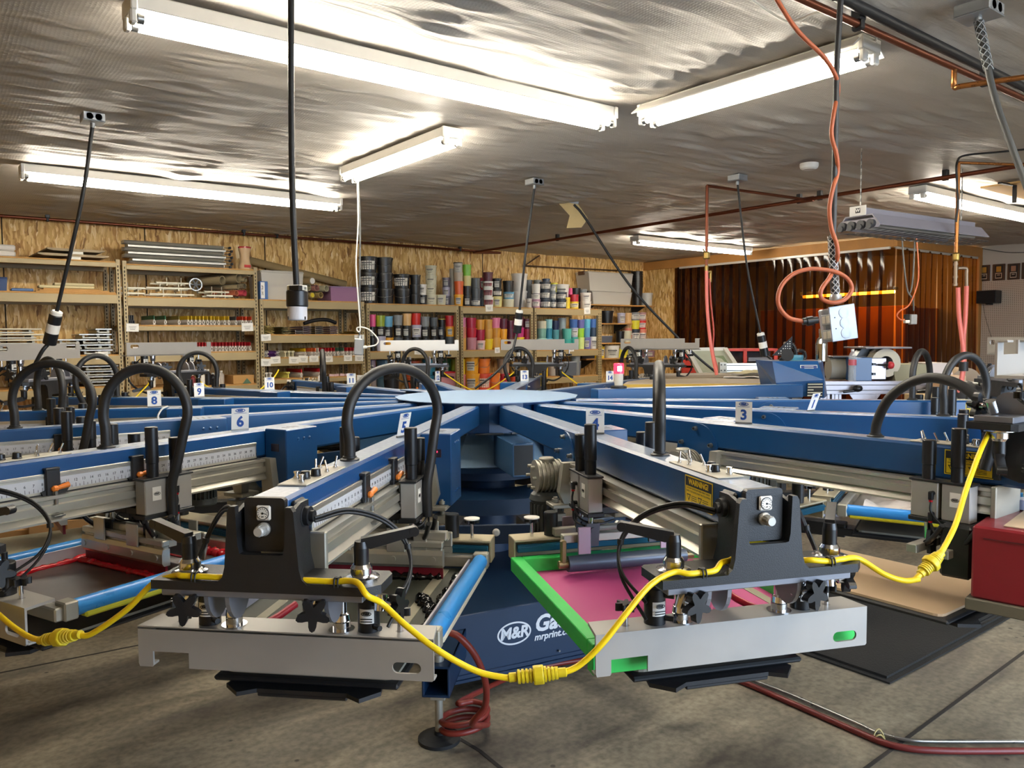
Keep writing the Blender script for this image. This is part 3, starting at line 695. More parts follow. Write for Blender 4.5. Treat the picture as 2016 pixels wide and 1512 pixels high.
# ------------------------------------------------------------------ one print head per arm
STATE = {  # carriage radius, flipped clamp
    1: (2.45, 1), 2: (2.45, 0), 3: (2.61, 1), 4: (1.99, 0), 5: (2.02, 0), 6: (2.20, 0), 7: (2.12, 0), 8: (2.20, 0),
    9: (2.40, 1), 10: (2.45, 1), 11: (1.95, 0), 12: (2.45, 1), 13: (2.25, 1), 14: (2.45, 1)}
SIDE = {1: 'its clamp bar swung up', 2: 'blue roller screen under it'}
LABEL = {
 1: 'blue print head arm with yellow warning sign, pointing right towards the pegboard wall',
 2: 'blue print head arm behind the flipped-up right one, leaning one tag at its middle',
 3: 'blue print head arm with tag 3 and its clamp bar flipped up',
 4: 'blue print head arm with tag 4 over the green screen frame',
 5: 'blue print head arm with tag 5 and grey clamp bar at front left',
 6: 'blue print head arm with tag 6 over the red ink screen',
 7: 'blue print head arm with curled blank card, between tags 6 and 8',
 8: 'blue print head arm carrying the tag 8 card',
 9: 'blue print head arm with tag 9 and clamp bar flipped up',
 10: 'blue print head arm with tag 10 near the white board shelf bay',
 11: 'blue print head arm with tag 11 ending in a thin hose loop',
 12: 'blue print head arm with white flipped-up bar before the grey tub bay',
 13: 'blue print head arm with tag 13 pointing away from the camera',
 14: 'blue print head arm with tag 14 behind the red beacon'}
TAGTXT = {2: '1'}
def arm(a):
    rc, flip = STATE[a]
    t = thing('print_head', LABEL[a], 'print head', CTR, arm_rot(a), 'print heads of the carousel press')
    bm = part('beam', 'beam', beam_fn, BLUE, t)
    ep = part('end_plate', 'endplate', endplate_fn, BLACK, t)
    part('gauge', 'gauge', gauge_fn, [WHITE, INKK], ep, (0, -2.8825, 1.2195))
    part('regulator_knob', 'knob', knob_fn, mat('knob_grey', '#bdbcb8', .35, metal=.3), ep, (-.001, -2.882, 1.183))
    pn = part('control_panel', 'panel', panel_fn, mat('panel_cream', '#b9b3a4', .5, var=.12, scale=60), t)
    for i, (x, y) in enumerate(((-.022, -2.50), (.016, -2.49), (-.016, -2.545), (.02, -2.56))): part('toggle_switch', 'toggle', toggle_fn, CHROME, pn, (x, y, 1.2545), (0, 0, .5*i))
    for x, y in ((.012, -2.615), (.0, -2.655)): part('dial_knob', 'pknob', pknob_fn, BLKP, pn, (x, y, 1.2545))
    for x, y in ((-.02, -2.66), (.012, -2.705)): part('push_button', 'button', button_fn, CHROME, pn, (x, y, 1.2545))
    txt = TAGTXT.get(a, str(a))
    if a not in (1, 7):
        tp = pol(a, 1.785); w = math.atan2(-tp.y, -tp.x)-arm_rot(a)+{2: 1.05, 5: .95, 12: 1.0, 14: .5, 9: .5, 6: .3, 3: -.25, 13: .25, 10: .2}.get(a, 0)
        rot = (0, {2: .35, 5: .22, 6: .12}.get(a, 0), w)
        part('number_tag', 'tag'+txt, tagcard_fn(txt), [PAPER, INKB, STEEL], t, (.0, -1.785, 1.25), rot)
    elif a == 7:
        part('curled_tag', 'curl', lambda b: b.tube([(0, 0, 0), (0, .003, .02), (.0, .02, .045), (0, .045, .055)], .004, 8, 6), PAPER, t, (0, -1.79, 1.25))
    s = -1 if a == 3 else 1
    part('cable_hose', 'hose%d%.2f' % (s, rc), hoseloop_fn(rc, s), HOSE, t)
    rl = part('rail', 'rail', rail_fn, ALU, t)
    part('rail_end', 'railend', railend_fn, ALUD, rl); [part('rail_bracket', 'railhold%d' % q_, railhold_fn(q_), ALUD, rl) for q_ in (-1, 1)]
    ru = part('ruler', 'ruler', ruler_fn, [ALU, RULER, INKK], t)
    for r in (rc+.34 if rc < 2.3 else 2.66, rc+.06 if rc < 2.5 else 2.3):
        so = part('stop_block', 'stop', stop_fn, [BLACK, ORANGE, STEEL], ru, (0, -min(r, 2.66), 0)); so2 = part('stop_lever', 'stoplever', stoplever_fn, ORANGE, t, (0, -min(r, 2.66), 0), label='orange stop lever')
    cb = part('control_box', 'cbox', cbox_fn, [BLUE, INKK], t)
    part('display_window', 'cwin', cwin_fn, mat('smoked', '#2b2430', .15), cb)
    if a == 5: part('red_indicator', 'cled', cled_fn, mat('led_red', '#ff3050', .4, emit='#ff2540', estr=4), cb)
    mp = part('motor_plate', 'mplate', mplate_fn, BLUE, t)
    for y, z in ((-1.585, 1.218), (-1.665, 1.155), (-1.512, 1.155)): part('plate_bolt', 'bolt', bolt_fn, [STEEL, INKK], mp, (-.052, y, z), (0, -PI/2, 0))
    part('gearbox', 'gearbox', gearbox_fn, ALUD, t); part('motor', 'motor', motor_fn, mat('motor_grey', '#565a58', .5, var=.1), t)
    part('warning_sign', 'warn', warn_fn, [SIGNY, INKK], t)
    ca = part('carriage', 'carrL', ccarr(-1), [GREYB, BLACK], t, (0, -rc, 0))
    part('housing', 'carrR', ccarr(1), [GREYB, BLACK], ca)
    hi = -.047 if a != 3 else .047
    for sd in (-1, 1):
        part('air_cylinder', 'ac1', acyl_fn(.165), BLKP, ca, (sd*.108, -.04, 1.15)); part('air_cylinder', 'ac2', acyl_fn(.122), BLKP, ca, (sd*.112, .045, 1.15))
        part('air_fitting', 'fit%d' % sd, fitting_fn(sd), [BLKP, RED_INK], ca); part('maker_label', 'clab%d' % sd, label_fn(sd), [PAPER, INKK], ca)
    part('guide_rods', 'rods', rods_fn, CHROME, ca); part('cross_bars', 'barsq', barsq_fn, ALUD, ca)
    for sd in (-1, 1):
        for y in (-.047, .047): part('blade_clamp', 'hold%d' % sd, hold1_fn(sd), DGREY, ca, (sd*.11, y-.014, 0))
    def plates(m, k):
        for sd in (-1, 1):
            for y in (-.0815, .0815): part('clamp_plate', k, plate1_fn, m, ca, (sd*.145, y, 0))
    def handles():
        for sd in (-1, 1):
            for y in (-.067, .027): part('lever_handle', 'hdl%d' % sd, handle1_fn(sd), BLKP, ca, (sd*.15, y, 0))
    if a == 4:
        plates(mat('pinkish_plate', '#a995a3', .4, metal=.4), 'plA')
        def roller(b):
            b.cyl((-.20, -.075, .865), (.215, -.075, .865), .026, n=22)
        part('roller', 'roller', roller, mat('roller_slate', '#4e5866', .35, metal=.3, var=.1), ca)
        def rarm(b):
            b.box(-.009, .009, -.086, -.064, .86, .945, .004); b.cyl((-.016, -.075, .865), (.016, -.075, .865), .013, n=12)
        for x in (-.215, .23): part('roller_arm', 'rarm', rarm, mat('bronze_metal', '#8a7a55', .4, metal=.7), ca, (x, 0, 0))
    elif not flip:
        plates(ALUD, 'plB'); handles()
        part('squeegee_holder', 'sqh', sqholder_fn, ALU, ca); part('squeegee_blade', 'sqb', blade_fn, BLADE if a == 6 else MAROON, ca); part('flood_bar', 'flood', flood_fn, ALUD, ca)
    else:
        handles()
    fc = part('front_clamp', 'fork', fork_fn, BLACK, t, (0, -PIVX, PIVZ), (PI if flip else 0, 0, 0))
    part('clamp_plate', 'plate', plate_fn, BLACK, fc); part('under_bracket', 'under', under_fn, mat('bracket_grey', '#84858c', .4, metal=.4), fc)
    for sx in (-1, 1):
        lb = part('lever_base', 'lbase', lever_base, CHROME, fc, (sx*.205, fy(2.84), fz(1.066)))
        part('clamp_lever', 'lever', lever, BLKP, fc, (sx*.205, fy(2.84), fz(1.066)), (0, 0, {(4, 1): .9, (4, -1): 2.75, (5, 1): .35, (5, -1): 2.75}.get((a, sx), .4 if sx > 0 else 2.7)))
        part('clamp_rod', 'rod', rod_fn, CHROME, fc, (sx*.135-.01, fy(2.755), 0))
        part('pressure_cylinder', 'fcyl', fcyl_fn, BLKP, fc, (sx*.20-.01, fy(2.75), 0)); part('cylinder_label', 'fcyltag', fcyltag_fn, [PAPER, INKK], fc, (sx*.20-.01, fy(2.75), 0))
        part('screw_knob', 'screwk', screwknob_fn, [BLKP, CHROME], fc, (sx*.275-.01, fy(2.75), 0))
        part('air_line', 'air%d' % sx, airline_fn(sx), HOSE, fc); part('cable_clip', 'clip', clip_fn, BLKP, fc, (sx*.165, fy(2.893), fz(1.066)))
    for x, r in ((-.195, 2.865), (.105, 2.865)): part('star_knob', 'stark', starknob_fn, [BLKP, CHROME], fc, (x, fy(r), fz(1.005)), (0, .4, .3))
    part('star_knob', 'stark', starknob_fn, [BLKP, CHROME], fc, (.235, fy(2.80), fz(1.0)), (0, .2, PI/2-.2))
    part('clamp_bar', 'cbarw' if a == 12 else 'cbar', cbar_fn, mat('bar_white', '#e6e1d8', .4, metal=.1, var=.03) if a == 12 else GREYB, fc)
    rb = part('rear_clamp', 'rbar', rbar_fn, mat('cream_metal', '#b5ab90', .45, metal=.4, var=.15, scale=15), t)
    part('clamp_insert', 'rteal', rteal_fn, TEAL, rb)
    for sx in (-1, 1):
        part('rear_cylinder', 'rcyl', rcyl_fn, BLKP, rb, (sx*.205, -1.90, 0)); part('rear_screw', 'rscrew', rscrew_fn, [BLKP, CHROME, WHITE], rb, (sx*.275, -1.905, 0))
    return t
for a in range(1, 15): arm(a)
# ------------------------------------------------------------------ hub, base frame
hub = thing('press_hub', 'blue central hub and base frame of the carousel press on levelling feet', 'press base', CTR, arm_rot(4))
b = MB()
oct_ = [(.52/math.cos(PI/16)*math.cos(2*PI*(i+.5)/16), .52/math.cos(PI/16)*math.sin(2*PI*(i+.5)/16)) for i in range(16)]
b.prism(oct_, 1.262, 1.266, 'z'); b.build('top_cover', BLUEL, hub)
b = MB(); p16 = [(.47*math.cos(2*PI*(i+.5)/16), .47*math.sin(2*PI*(i+.5)/16)) for i in range(16)]
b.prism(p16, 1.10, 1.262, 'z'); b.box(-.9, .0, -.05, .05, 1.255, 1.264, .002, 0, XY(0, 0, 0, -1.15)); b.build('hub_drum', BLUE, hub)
for i in range(16): part('drum_lip', 'lip', lambda b: b.box(-.075, .075, -.485, -.47, 1.094, 1.104, .003), DGREY, hub, (0, 0, 0), (0, 0, 2*PI*(i+.5)/16))
b = MB()
oc8 = lambda r, z, o=.5: [(r*math.cos(2*PI*(i+o)/8), r*math.sin(2*PI*(i+o)/8), z) for i in range(8)]
A, B = oc8(.30, 1.09, .5), oc8(.46, .915, .5)
b.add(A+B, [(i, 8+i, 8+(i+1) % 8, (i+1) % 8) for i in range(8)], False, 0)
b.add(oc8(.30, 1.09)+oc8(.52, 1.10), [(i, (i+1) % 8, 8+(i+1) % 8, 8+i) for i in range(8)], False, 0)
b.build('hub_cone', mat('press_blue_pale', '#86a4bd', .35, metal=.1, var=.1, scale=40), hub, (0, 0, 0), (0, 0, -PI/16))
b = MB(); b.lathe([(.45, .885), (.46, .915)], 32); b.lathe([(.36, .83), (.36, .885)], 32); b.lathe([(.16, .25), (.16, .84)], 24); b.build('hub_column', BLUE_SHADE, hub)
for i in range(8):
    b = MB(); b.box(-.055, .055, -.80, -.40, .925, 1.09, .004); b.box(-.047, .047, -.802, -.79, .935, 1.08, 0, 1)
    b.build('arm_bracket', [mat('press_blue_mid', '#345a80', .4, var=.08), INKK], hub, (0, 0, 0), (0, 0, 2*PI*i/8))
# turntable ring under the arms
b = MB(); b.lathe([(.62, .70), (.62, .78), (.3, .78), (.3, .70)], 48, None, 0, True, False, False); b.build('turntable', BLUE_SHADE, hub)
for a in range(16):
    pass
for i in range(16):
    part('ring_plate', 'ringpl', lambda b: b.box(-.27, .27, -1.36, -1.345, .75, .83, .003), BLUE_SHADE, hub, (0, 0, 0), (0, 0, 2*PI*(i+.5)/16))
for i in range(16):
    b = MB(); b.lathe([(.016, 0), (.016, .006), (.010, .012), (.006, .013)], 12, XY(.0, -1.362, .80, 0, PI/2)); b.build('ring_button', WHITE, hub, (0, 0, 0), (0, 0, 2*PI*(i+.5)/16))
# base box with sign, four legs
sg0, sg1 = onZ(905, 1345, .085), onZ(1180, 1285, .085)
srz = math.atan2(sg1.y-sg0.y, sg1.x-sg0.x)
bs = thing('press_cabinet', 'low base cabinet in shade-darkened blue with white lettering under the press', 'press base', (sg0.x, sg0.y, 0), srz)
b = MB(); b.box(-.05, 1.15, 0, .95, .085, .385, .004); b.box(-.05, 1.15, -.012, 0, .085, .10, .002); b.box(-.05, 1.15, -.006, .0, .1, .12, .002); b.build('base_cabinet', BLUE_SHADE, bs)
b = MB()
def T(x, z): return Matrix(((1, 0, 0, x), (0, 0, -1, -.0015), (0, 1, 0, z), (0, 0, 0, 1)))
b.ellipse(.086, .053, .008, T(.27, .262), 0, 40); b.text('M&R', .072, T(.27, .262), 0, .0026, .12)
b.text('Gauntlet', .104, T(.372, .282), 0, .0034, .22, 'LEFT'); b.text('mrprint.com', .044, T(.372, .222), 0, .0012, .22, 'LEFT')
b.build('maker_lettering', mat('vinyl_white', '#dfe3e8', .5), bs)
for x in (.1, .5, .85): part('cabinet_screw', 'cscr', lambda b: b.cyl((0, -.014, .14), (0, -.006, .14), .005, n=8), STEEL, bs, (x, 0, 0))
ft = onZ(865, 1457, 0); v = ft-CTR; fr = Vector((v.x, v.y, 0)).length; fa = math.atan2(v.y, v.x)
for k in range(4):
    a = fa+k*PI/2; M = Matrix.Rotation(a, 4, 'Z')
    leg = MB()
    L = fr+.06
    leg.box(.3, L, -.055, .055, .20, .21, .002); leg.box(.3, L, -.055, .055, .315, .325, .002); leg.box(.3, L, -.055, -.046, .2, .325, .002); leg.box(.3, L, .046, .055, .2, .325, .002)
    lo = leg.build('base_leg', BLUE_SHADE, bs); W = (Matrix.Translation(bs.location) @ Matrix.Rotation(srz, 4, 'Z')).inverted() @ Matrix.Translation(CTR) @ M
    lo.location = W.to_translation(); lo.rotation_euler = W.to_euler()
    f = MB(); f.lathe([(.085, 0), (.085, .014), (.06, .022), (.02, .026), (.02, .04)], 24); f.cyl((0, 0, .03), (0, 0, .2), .016, n=12, mat=1); f.box(-.03, .03, -.03, .03, .175, .2, .002, 1)
    jn = MB(); jn.cyl((0, 0, .325), (0, 0, .35), .022, n=12); jn.build('jack_nut', ALUD, lo, (fr, 0, 0))
    fo = f.build('levelling_foot', [mat('rubber_black', '#0f0f10', .7), ALUD], lo, (fr, 0, 0))
# ------------------------------------------------------------------ pallets and screens
TAN = mat('pallet_tan', '#c9ad8c', .75, var=.06, scale=5)
BEIGE = mat('pallet_beige', '#cfc5a6', .7, var=.05, scale=5)
RUB = mat('pallet_rubber', '#17181b', .55, var=.2)
for a in range(16):
    if a in (9, 10, 11, 12, 13, 14): nm = 'black printing pallet under the far head %d' % a
    t = thing('pallet', {3: 'tan paper-faced pallet beside the black floor mat at right', 4: 'black-edged pallet below the green screen frame', 5: 'black-edged pallet below the front left clamp bar', 6: 'black-edged pallet below the red ink screen', 7: 'beige pallet behind the red ink screen at left', 2: 'black-edged pallet below the right blue roller screen'}.get(a, 'printing pallet under the far side of the press, half hidden by arms'), 'pallet', CTR, arm_rot(a), 'pallets of the carousel press')
    def brd(b):
        pts = []
        for cx, cy, a0 in ((.20, -2.04, 0), (-.20, -2.04, 90), (-.20, -2.64, 180), (.20, -2.64, 270)):
            for k in range(4): q = math.radians(a0+30*k); pts.append((cx+.025*math.cos(q), cy+.025*math.sin(q)))
        b.prism(pts, .756, .764, 'z')
    part('board', 'plface%d' % (a if a in (3, 7) else 0), brd, {3: TAN, 7: BEIGE}.get(a, mat('pallet_grey', '#8f8a7c', .7, var=.1)), t)
    def edge(b): b.box(-.24, .24, -2.69, -2.0, .742, .756, .005)
    part('rubber_edge', 'pledge', edge, RUB, t)
    def brk(b):
        b.prism([(-.20, 2.70), (-.15, 2.745), (-.11, 2.72), (.12, 2.72), (.16, 2.745), (.20, 2.70), (.15, 2.45), (-.15, 2.45)][::1],   .732, .7425, 'z', 0, Matrix.Scale(-1, 4, (0, 1, 0)))
        b.box(-.11, .12, -2.72, -2.2, .722, .733, .003); b.box(-.05, .05, -2.3, -1.9, .69, .723, .003); b.box(-.04, .04, -1.95, -.8, .68, .74, .004)
    part('pallet_bracket', 'plbrk', brk, BLACK, t)
MESHG = mat('mesh_dark_green', '#3d4036', .55, var=.15, scale=9)
def screen_tubes(b, mat_i=0):
    for s in (-1, 1): b.cyl((s*.32, -2.70, .862), (s*.32, -1.96, .862), .026, n=22)
def roller_screen(a, label, meshmat, tape, extra=None):
    t = thing('roller_screen', label, 'screen', CTR, arm_rot(a), 'blue roller frame screens')
    for s in (-1, 1):
        part('side_tube', 'rst%d' % s, lambda b, s=s: b.cyl((s*.318, -2.64, .866), (s*.318, -1.99, .866), .024, n=22), mat('tube_blue', '#2f86cf', .3, var=.1, scale=10), t)
        part('tape', 'rtp%d%s' % (s, tape), lambda b, s=s: b.box(s*.318-.018, s*.318+.022, -2.62, -2.0, .834, .853, .006), mat('tape_'+tape.lstrip('#'), tape, .5), t)
        part('inner_wall', 'rin%d' % s, lambda b, s=s: b.box(s*.283-.003, s*.283+.003, -2.64, -2.0, .835, .875, .001), mat('screen_white', '#b9b6bd', .45, var=.08), t)
    for y in (-2.6825, -1.9675): part('end_tube', 'ret', lambda b: b.box(-.33, .33, -.0175, .0175, .842, .88, .004), ALU, t, (0, y, 0))
    for s in (-1, 1):
        for y in (-2.66, -1.975): part('stretcher_corner', 'rcn', lambda b: b.box(-.025, .025, -.02, .02, .84, .892, .004), ALUD, t, (s*.318, y, 0))
    part('mesh', 'rmesh'+meshmat.name, lambda b: b.box(-.30, .30, -2.68, -1.97, .834, .8355), meshmat, t)
    return t
s6 = roller_screen(6, 'blue roller screen flooded with red ink at left', mat('mesh_brown', '#4a3a36', .4, var=.25, scale=7), '#c9c832')
b = MB()
def blob_line(b, p, q, r, n, seed, m=0):
    rd = random.Random(seed); P = Vector(p); Q = Vector(q); pts = []
    for i in range(n+1): pts.append(P.lerp(Q, i/n)+Vector((rd.uniform(-1, 1), rd.uniform(-1, 1), 0))*r*.5)
    rr = [r*rd.uniform(.5, 1.3) for _ in range(60)]
    b.tube(pts, lambda t: rr[int(t*59)]*(.3 if t in (0, 1) else 1), 8, 4, True, m)
blob_line(b, (-.25, -2.10, .838), (-.23, -2.62, .838), .012, 12, 1); blob_line(b, (-.235, -2.295, .839), (.235, -2.295, .839), .011, 16, 2); blob_line(b, (.23, -2.02, .838), (-.05, -2.0, .838), .018, 12, 3)
b.box(-.235, .235, -2.31, -2.26, .8355, .846, .004); b.box(-.24, .1, -2.1, -2.0, .8355, .838)
b.build('red_ink', RED_INK, s6)
s5 = roller_screen(5, 'blue roller screen with black ink under the front left clamp bar', MESHG, '#c8c4b2')
b = MB(); KINK = mat('black_ink', '#0a0a0c', .12)
blob_line(b, (.27, -2.62, .838), (.262, -2.05, .84), .014, 24, 5); blob_line(b, (.2, -2.3, .84), (.26, -2.42, .84), .02, 10, 6); blob_line(b, (-.22, -2.1, .842), (.22, -2.1, .842), .016, 14, 7); b.build('black_ink', KINK, s5)
b = MB(); b.box(.185, .215, -2.66, -2.0, .836, .8385, 0); b.box(-.215, -.185, -2.66, -2.0, .836, .8385, 0); b.build('mesh_tape', mat('tape_grey', '#9a9682', .5), s5)
b = MB(); b.box(-.2, -.16, -2.66, -2.61, .84, .86, .008); b.tube([(-.17, -2.63, .85), (-.13, -2.56, .862), (-.10, -2.50, .88)], .010, 8, 4); tag(b.build('ink_scraper', mat('scraper_red', '#a3182b', .4), s5))
s2 = roller_screen(2, 'blue roller screen with yellow stripe and crumpled film at right', mat('mesh_film', '#a9a6a2', .35, var=.2, scale=6), '#d3c21f')
b = MB(); rd = random.Random(4)
n = 26; vs = []
for j in range(n+1):
    for i in range(n+1):
        x = -.24+.48*i/n; y = -2.62+.58*j/n; vs.append((x, y, .85+.05*abs(math.sin(x*17+y*9)*math.cos(y*13-x*6))*rd.uniform(.5, 1)))
b.add(vs, [(j*(n+1)+i, j*(n+1)+i+1, (j+1)*(n+1)+i+1, (j+1)*(n+1)+i) for j in range(n) for i in range(n)], True); b.build('crumpled_film', mat('film_clear', '#d9d2cf', .2, var=.1), s2)
for a, lb in ((8, 'blue roller screen at far left behind tag 8 arm'), (11, 'blue roller screen under the arm with tag 11')):
    roller_screen(a, lb, MESHG, '#c8c4b2')
# fixed green frame screen under head 4
g = thing('green_screen', 'bright green frame screen with pink mesh under the front right arm', 'screen', CTR, arm_rot(4))
GRN = mat('frame_green', '#35c957', .4, var=.04)
b = MB()
for s in (-1, 1): b.box(s*.345-.019, s*.345+.019, -2.70, -1.96, .826, .872, .002)
b.box(-.364, .364, -2.74, -2.702, .797, .872, .002); b.box(-.326, .326, -1.998, -1.96, .826, .872, .002)
b.build('frame', GRN, g)
b = MB(); b.box(-.326, .326, -2.70, -2.0, .828, .8295); b.build('pink_mesh', mat('mesh_pink', '#c04a85', .5, var=.06, scale=4), g)
b = MB(); b.box(.27, .30, -2.68, -2.02, .8296, .831); b.build('mesh_tape', mat('tape_grey', '#9a9682', .5), g)
b = MB(); b.box(.17, .22, -2.67, -2.62, .845, .865, .006); b.tube([(.19, -2.64, .855), (.14, -2.56, .87), (.12, -2.5, .885)], .010, 8, 4); b.build('ink_scraper', mat('scraper_red', '#a3182b', .4), g)
# ------------------------------------------------------------------ steel shelving along the back wall
SHT = mat('shelf_tan', '#a3916a', .5, var=.08, scale=6, metal=.1)
SHB = mat('particle_board', '#b88a4c', .75, var=.25, scale=40)
SLOT = mat('slot_dark', '#2c2418', .8)
YF0, YB0 = 8.70, 9.33        # front and rear of the units
def post_fn(h):
    def f(b):
        b.box(-.02, .02, 0, .003, 0, h, 0); b.box(-.02, -.017, 0, .035, 0, h, 0)
        z = h-.06
        while z > .9:
            b.prism([(-.006, z), (.006, z), (.004, z-.022), (-.004, z-.022)], -.001, -.0002, 'y', 1); z -= .038
    return f
def unit(label, x0, x1, h, shelves, thin=()):
    t = thing('shelving_unit', label, 'shelving unit', ((x0+x1)/2, YF0, 0), 0, 'tan slotted steel shelving units')
    w = (x1-x0)/2
    for sx in (-1, 1):
        for y in (0, YB0-YF0):
            part('post', 'post%.2f' % h, post_fn(h), [SHT, SLOT], t, (sx*(w-.02), y, 0), (0, 0, 0) if sx < 0 else (0, 0, 0))
    for z in shelves:
        hb = .045 if z in thin else .085
        for y in (-.004, YB0-YF0-.02): part('shelf_beam', 'sb%.2f%.3f' % (w, hb), lambda b: b.box(-w+.035, w-.035, 0, .022, -hb, 0, .003), SHT, t, (0, y, z))
        part('shelf_board', 'sbd%.2f' % w, lambda b: b.box(-w+.03, w-.03, .0, YB0-YF0-.005, 0, .014), SHB, t, (0, .0, z))
    return t
SHELFZ = {}
def zs(u, v): return onL(u, v, YF0).z
B1 = (.36, 1.725); B2 = (1.745, 3.11); B3 = (3.13, 4.41); B4 = (4.44, 5.775); B5 = (5.805, 7.03); B6 = (7.055, 8.325)
zA = [2.375, 2.055, 1.45, 1.135, .7]; zB = [2.36, 2.035, 1.745, 1.462, 1.10, .7]; zC = [2.035, 1.645, 1.385, 1.145, .7]; zD = [2.02, 1.435, .86]; zE = [2.01, 1.43, .87]; zF = [2.01, 1.41, 1.02]
unit('tan steel shelving unit at far left holding white and silver pallets', *B1, 2.41, zA, (2.375,))
unit('tan steel shelving unit with squeegee rows, topped by grey aluminium profiles', *B2, 2.40, zB, (2.36, 1.745))
unit('tan steel shelving unit with four tiers of white-tagged squeegees and flood bars', *B3, 2.05, zC, (1.145,))
unit('tan steel shelving unit stacked with black pails and dark mixed ink tubs', *B4, 2.03, zD)
unit('tan steel shelving unit with red and orange ink tubs', *B5, 2.02, zE)
unit('tan steel shelving unit with blue and green ink tubs', *B6, 2.02, zF)
# bracket shelves on the wall beyond
WY = 9.02
for nm, (u0, v0), u1, lab in (('wall_shelf', (1150, 598), 1310, 'topmost wall bracket shelf carrying the big clear bins'), ('wall_shelf', (1183, 636), 1246, 'wall bracket shelf under the black bucket'), ('wall_shelf', (1183, 675), 1300, 'wall bracket shelf with the grey tray and neon tubs'), ('wall_shelf', (1140, 707), 1290, 'low wall bracket shelf with yellow bottles')):
    a, c = onL(u0, v0, WY), onL(u1, v0, WY)
    x0 = max(a.x, 8.345)
    t = thing('wall_shelf', lab, 'shelf', (x0, WY, a.z), 0, 'bracket shelves in the back corner')
    w = min(c.x, 9.9)-x0
    part('board', 'wsb%d' % u0+str(v0), lambda b: b.box(0, w, 0, YB-WY-.002, -.02, 0, .002), SHB, t)
    for q in (.12, .85): part('bracket', 'wbr', lambda b: b.prism([(.02, -.02), (YB-WY-.01, -.02), (YB-WY-.01, -.16), (YB-WY-.03, -.16), (.04, -.035)], -.008, .008, 'x'), BLACK, t, (w*q, 0, 0))
    SHELFZ[(u0, v0)] = a.z
p = onL(1180, 600, YF0)
b = MB(); post_fn(2.02)(b)
tag(b.build('slotted_post', [SHT, SLOT], None, (8.345, YF0, 0)), 'slotted tan post carrying the front of the corner shelves', 'post')
# ------------------------------------------------------------------ ink tubs and pails
LIDK = {}
def hexmul(c, k):
    c = c.lstrip('#'); return '#'+''.join('%02x' % max(0, min(255, int(int(c[i:i+2], 16)*k))) for i in (0, 2, 4))
def tub(name, label, cat, x, y, z, r, h, col, lid=None, lab=None, group=None, taper=.9, handle=False, rz=0, translucent=False):
    t = thing(name, label, cat, (x, y, z), rz, group)
    m = plastic(col)
    b = MB(); b.lathe([(r*taper, 0), (r*taper+.001, .004), (r*.985, h*.86), (r*1.0, h*.86), (r*1.0, h*.9), (r*.97, h*.9), (r*.97, h*.935)], 20); b.build('tub_body', m, t)
    b = MB(); b.lathe([(r*1.045, h*.90), (r*1.045, h*.985), (r*.99, h), (r*.92, h), (r*.9, h*.985)], 20); b.build('lid', plastic(lid or col), t)
    if lab:
        b = MB(); n = 7; vs = []
        for zz in (h*.18, h*.72):
            for i in range(n+1):
                a = math.radians(-126-32+64*i/n) if lab[1] == 'n' else math.radians(-126-58+116*i/n)
                rr = (r*taper+(r*.985-r*taper)*(zz/(h*.86)))+.0008; vs.append((rr*math.cos(a), rr*math.sin(a), zz))
        b.add(vs, [(i, i+1, n+2+i, n+1+i) for i in range(n)], True, 0)
        for k, f in enumerate((.62, .52, .34)):
            a = math.radians(-126); rr = r*(taper+.985)/2+.004
            b.box(-.55*r*(1-.2*k), .55*r*(1-.2*k), -.0012, 0, h*f-.05*h, h*f+.02*h if k == 0 else h*f-.02*h, 0, 1, XY(rr*math.cos(a)*1.012, rr*math.sin(a)*1.012, 0, a+PI/2))
        b.build('tub_label', [mat('label_'+lab[0].lstrip('#'), lab[0], .6), mat('label_ink', '#4a4a4c', .6)], t)
    if handle:
        b = MB(); b.tube([(-r*1.02, 0, h*.82), (-r*.8, -r*.75, h*.5), (0, -r*1.08, h*.42), (r*.8, -r*.75, h*.5), (r*1.02, 0, h*.82)], .003, 6, 5); b.build('bail_handle', STEEL, t, (0, 0, 0), (0, 0, -.64))
    return t
CN = {'#17181b': 'black', '#e9e6df': 'white', '#cfcbb0': 'cream', '#b9b7b0': 'translucent grey', '#e0632a': 'orange', '#e6a52c': 'amber', '#7cc23a': 'lime green', '#d8cf8a': 'pale yellow', '#4b5157': 'slate grey', '#b52136': 'red', '#5e2336': 'maroon', '#e8c92a': 'yellow', '#e8558c': 'hot pink', '#8fa02a': 'olive', '#5d9cc0': 'sky blue', '#83888a': 'grey', '#d5ab72': 'tan', '#c9281f': 'scarlet', '#b7b5c9': 'lavender', '#d9826a': 'coral', '#d2a04a': 'ochre', '#e07fa2': 'pink', '#a82040': 'crimson', '#b7387a': 'magenta', '#d99a3a': 'brownish orange', '#b9808c': 'mauve', '#e6c3bf': 'pale pink', '#8fc7cf': 'pale aqua', '#1d2a4c': 'navy', '#9aa6ac': 'silver grey', '#3f66a8': 'royal blue', '#6d6aa8': 'violet', '#5fb2cf': 'light blue', '#7fae9f': 'grey green', '#2f7f9c': 'teal blue', '#4f8f98': 'dusty teal', '#5bb3a5': 'aqua', '#9ccf3a': 'bright lime', '#d4e58f': 'pale lime', '#9ad0c2': 'mint', '#3ba29a': 'teal', '#d6efe0': 'pale mint', '#2f7a4c': 'green', '#e0792e': 'orange', '#d8533a': 'red orange', '#b59a80': 'beige', '#b3202c': 'deep red', '#c3b3a0': 'clear amber', '#5f89a6': 'dull blue', '#e3d93a': 'neon yellow', '#2b3440': 'charcoal', '#35455c': 'dark blue'}
SIZEW = {1: ['only'], 2: ['lower', 'upper'], 3: ['bottom', 'middle', 'top'], 4: ['bottom', 'second lowest', 'second highest', 'top']}
NSTACK = {}
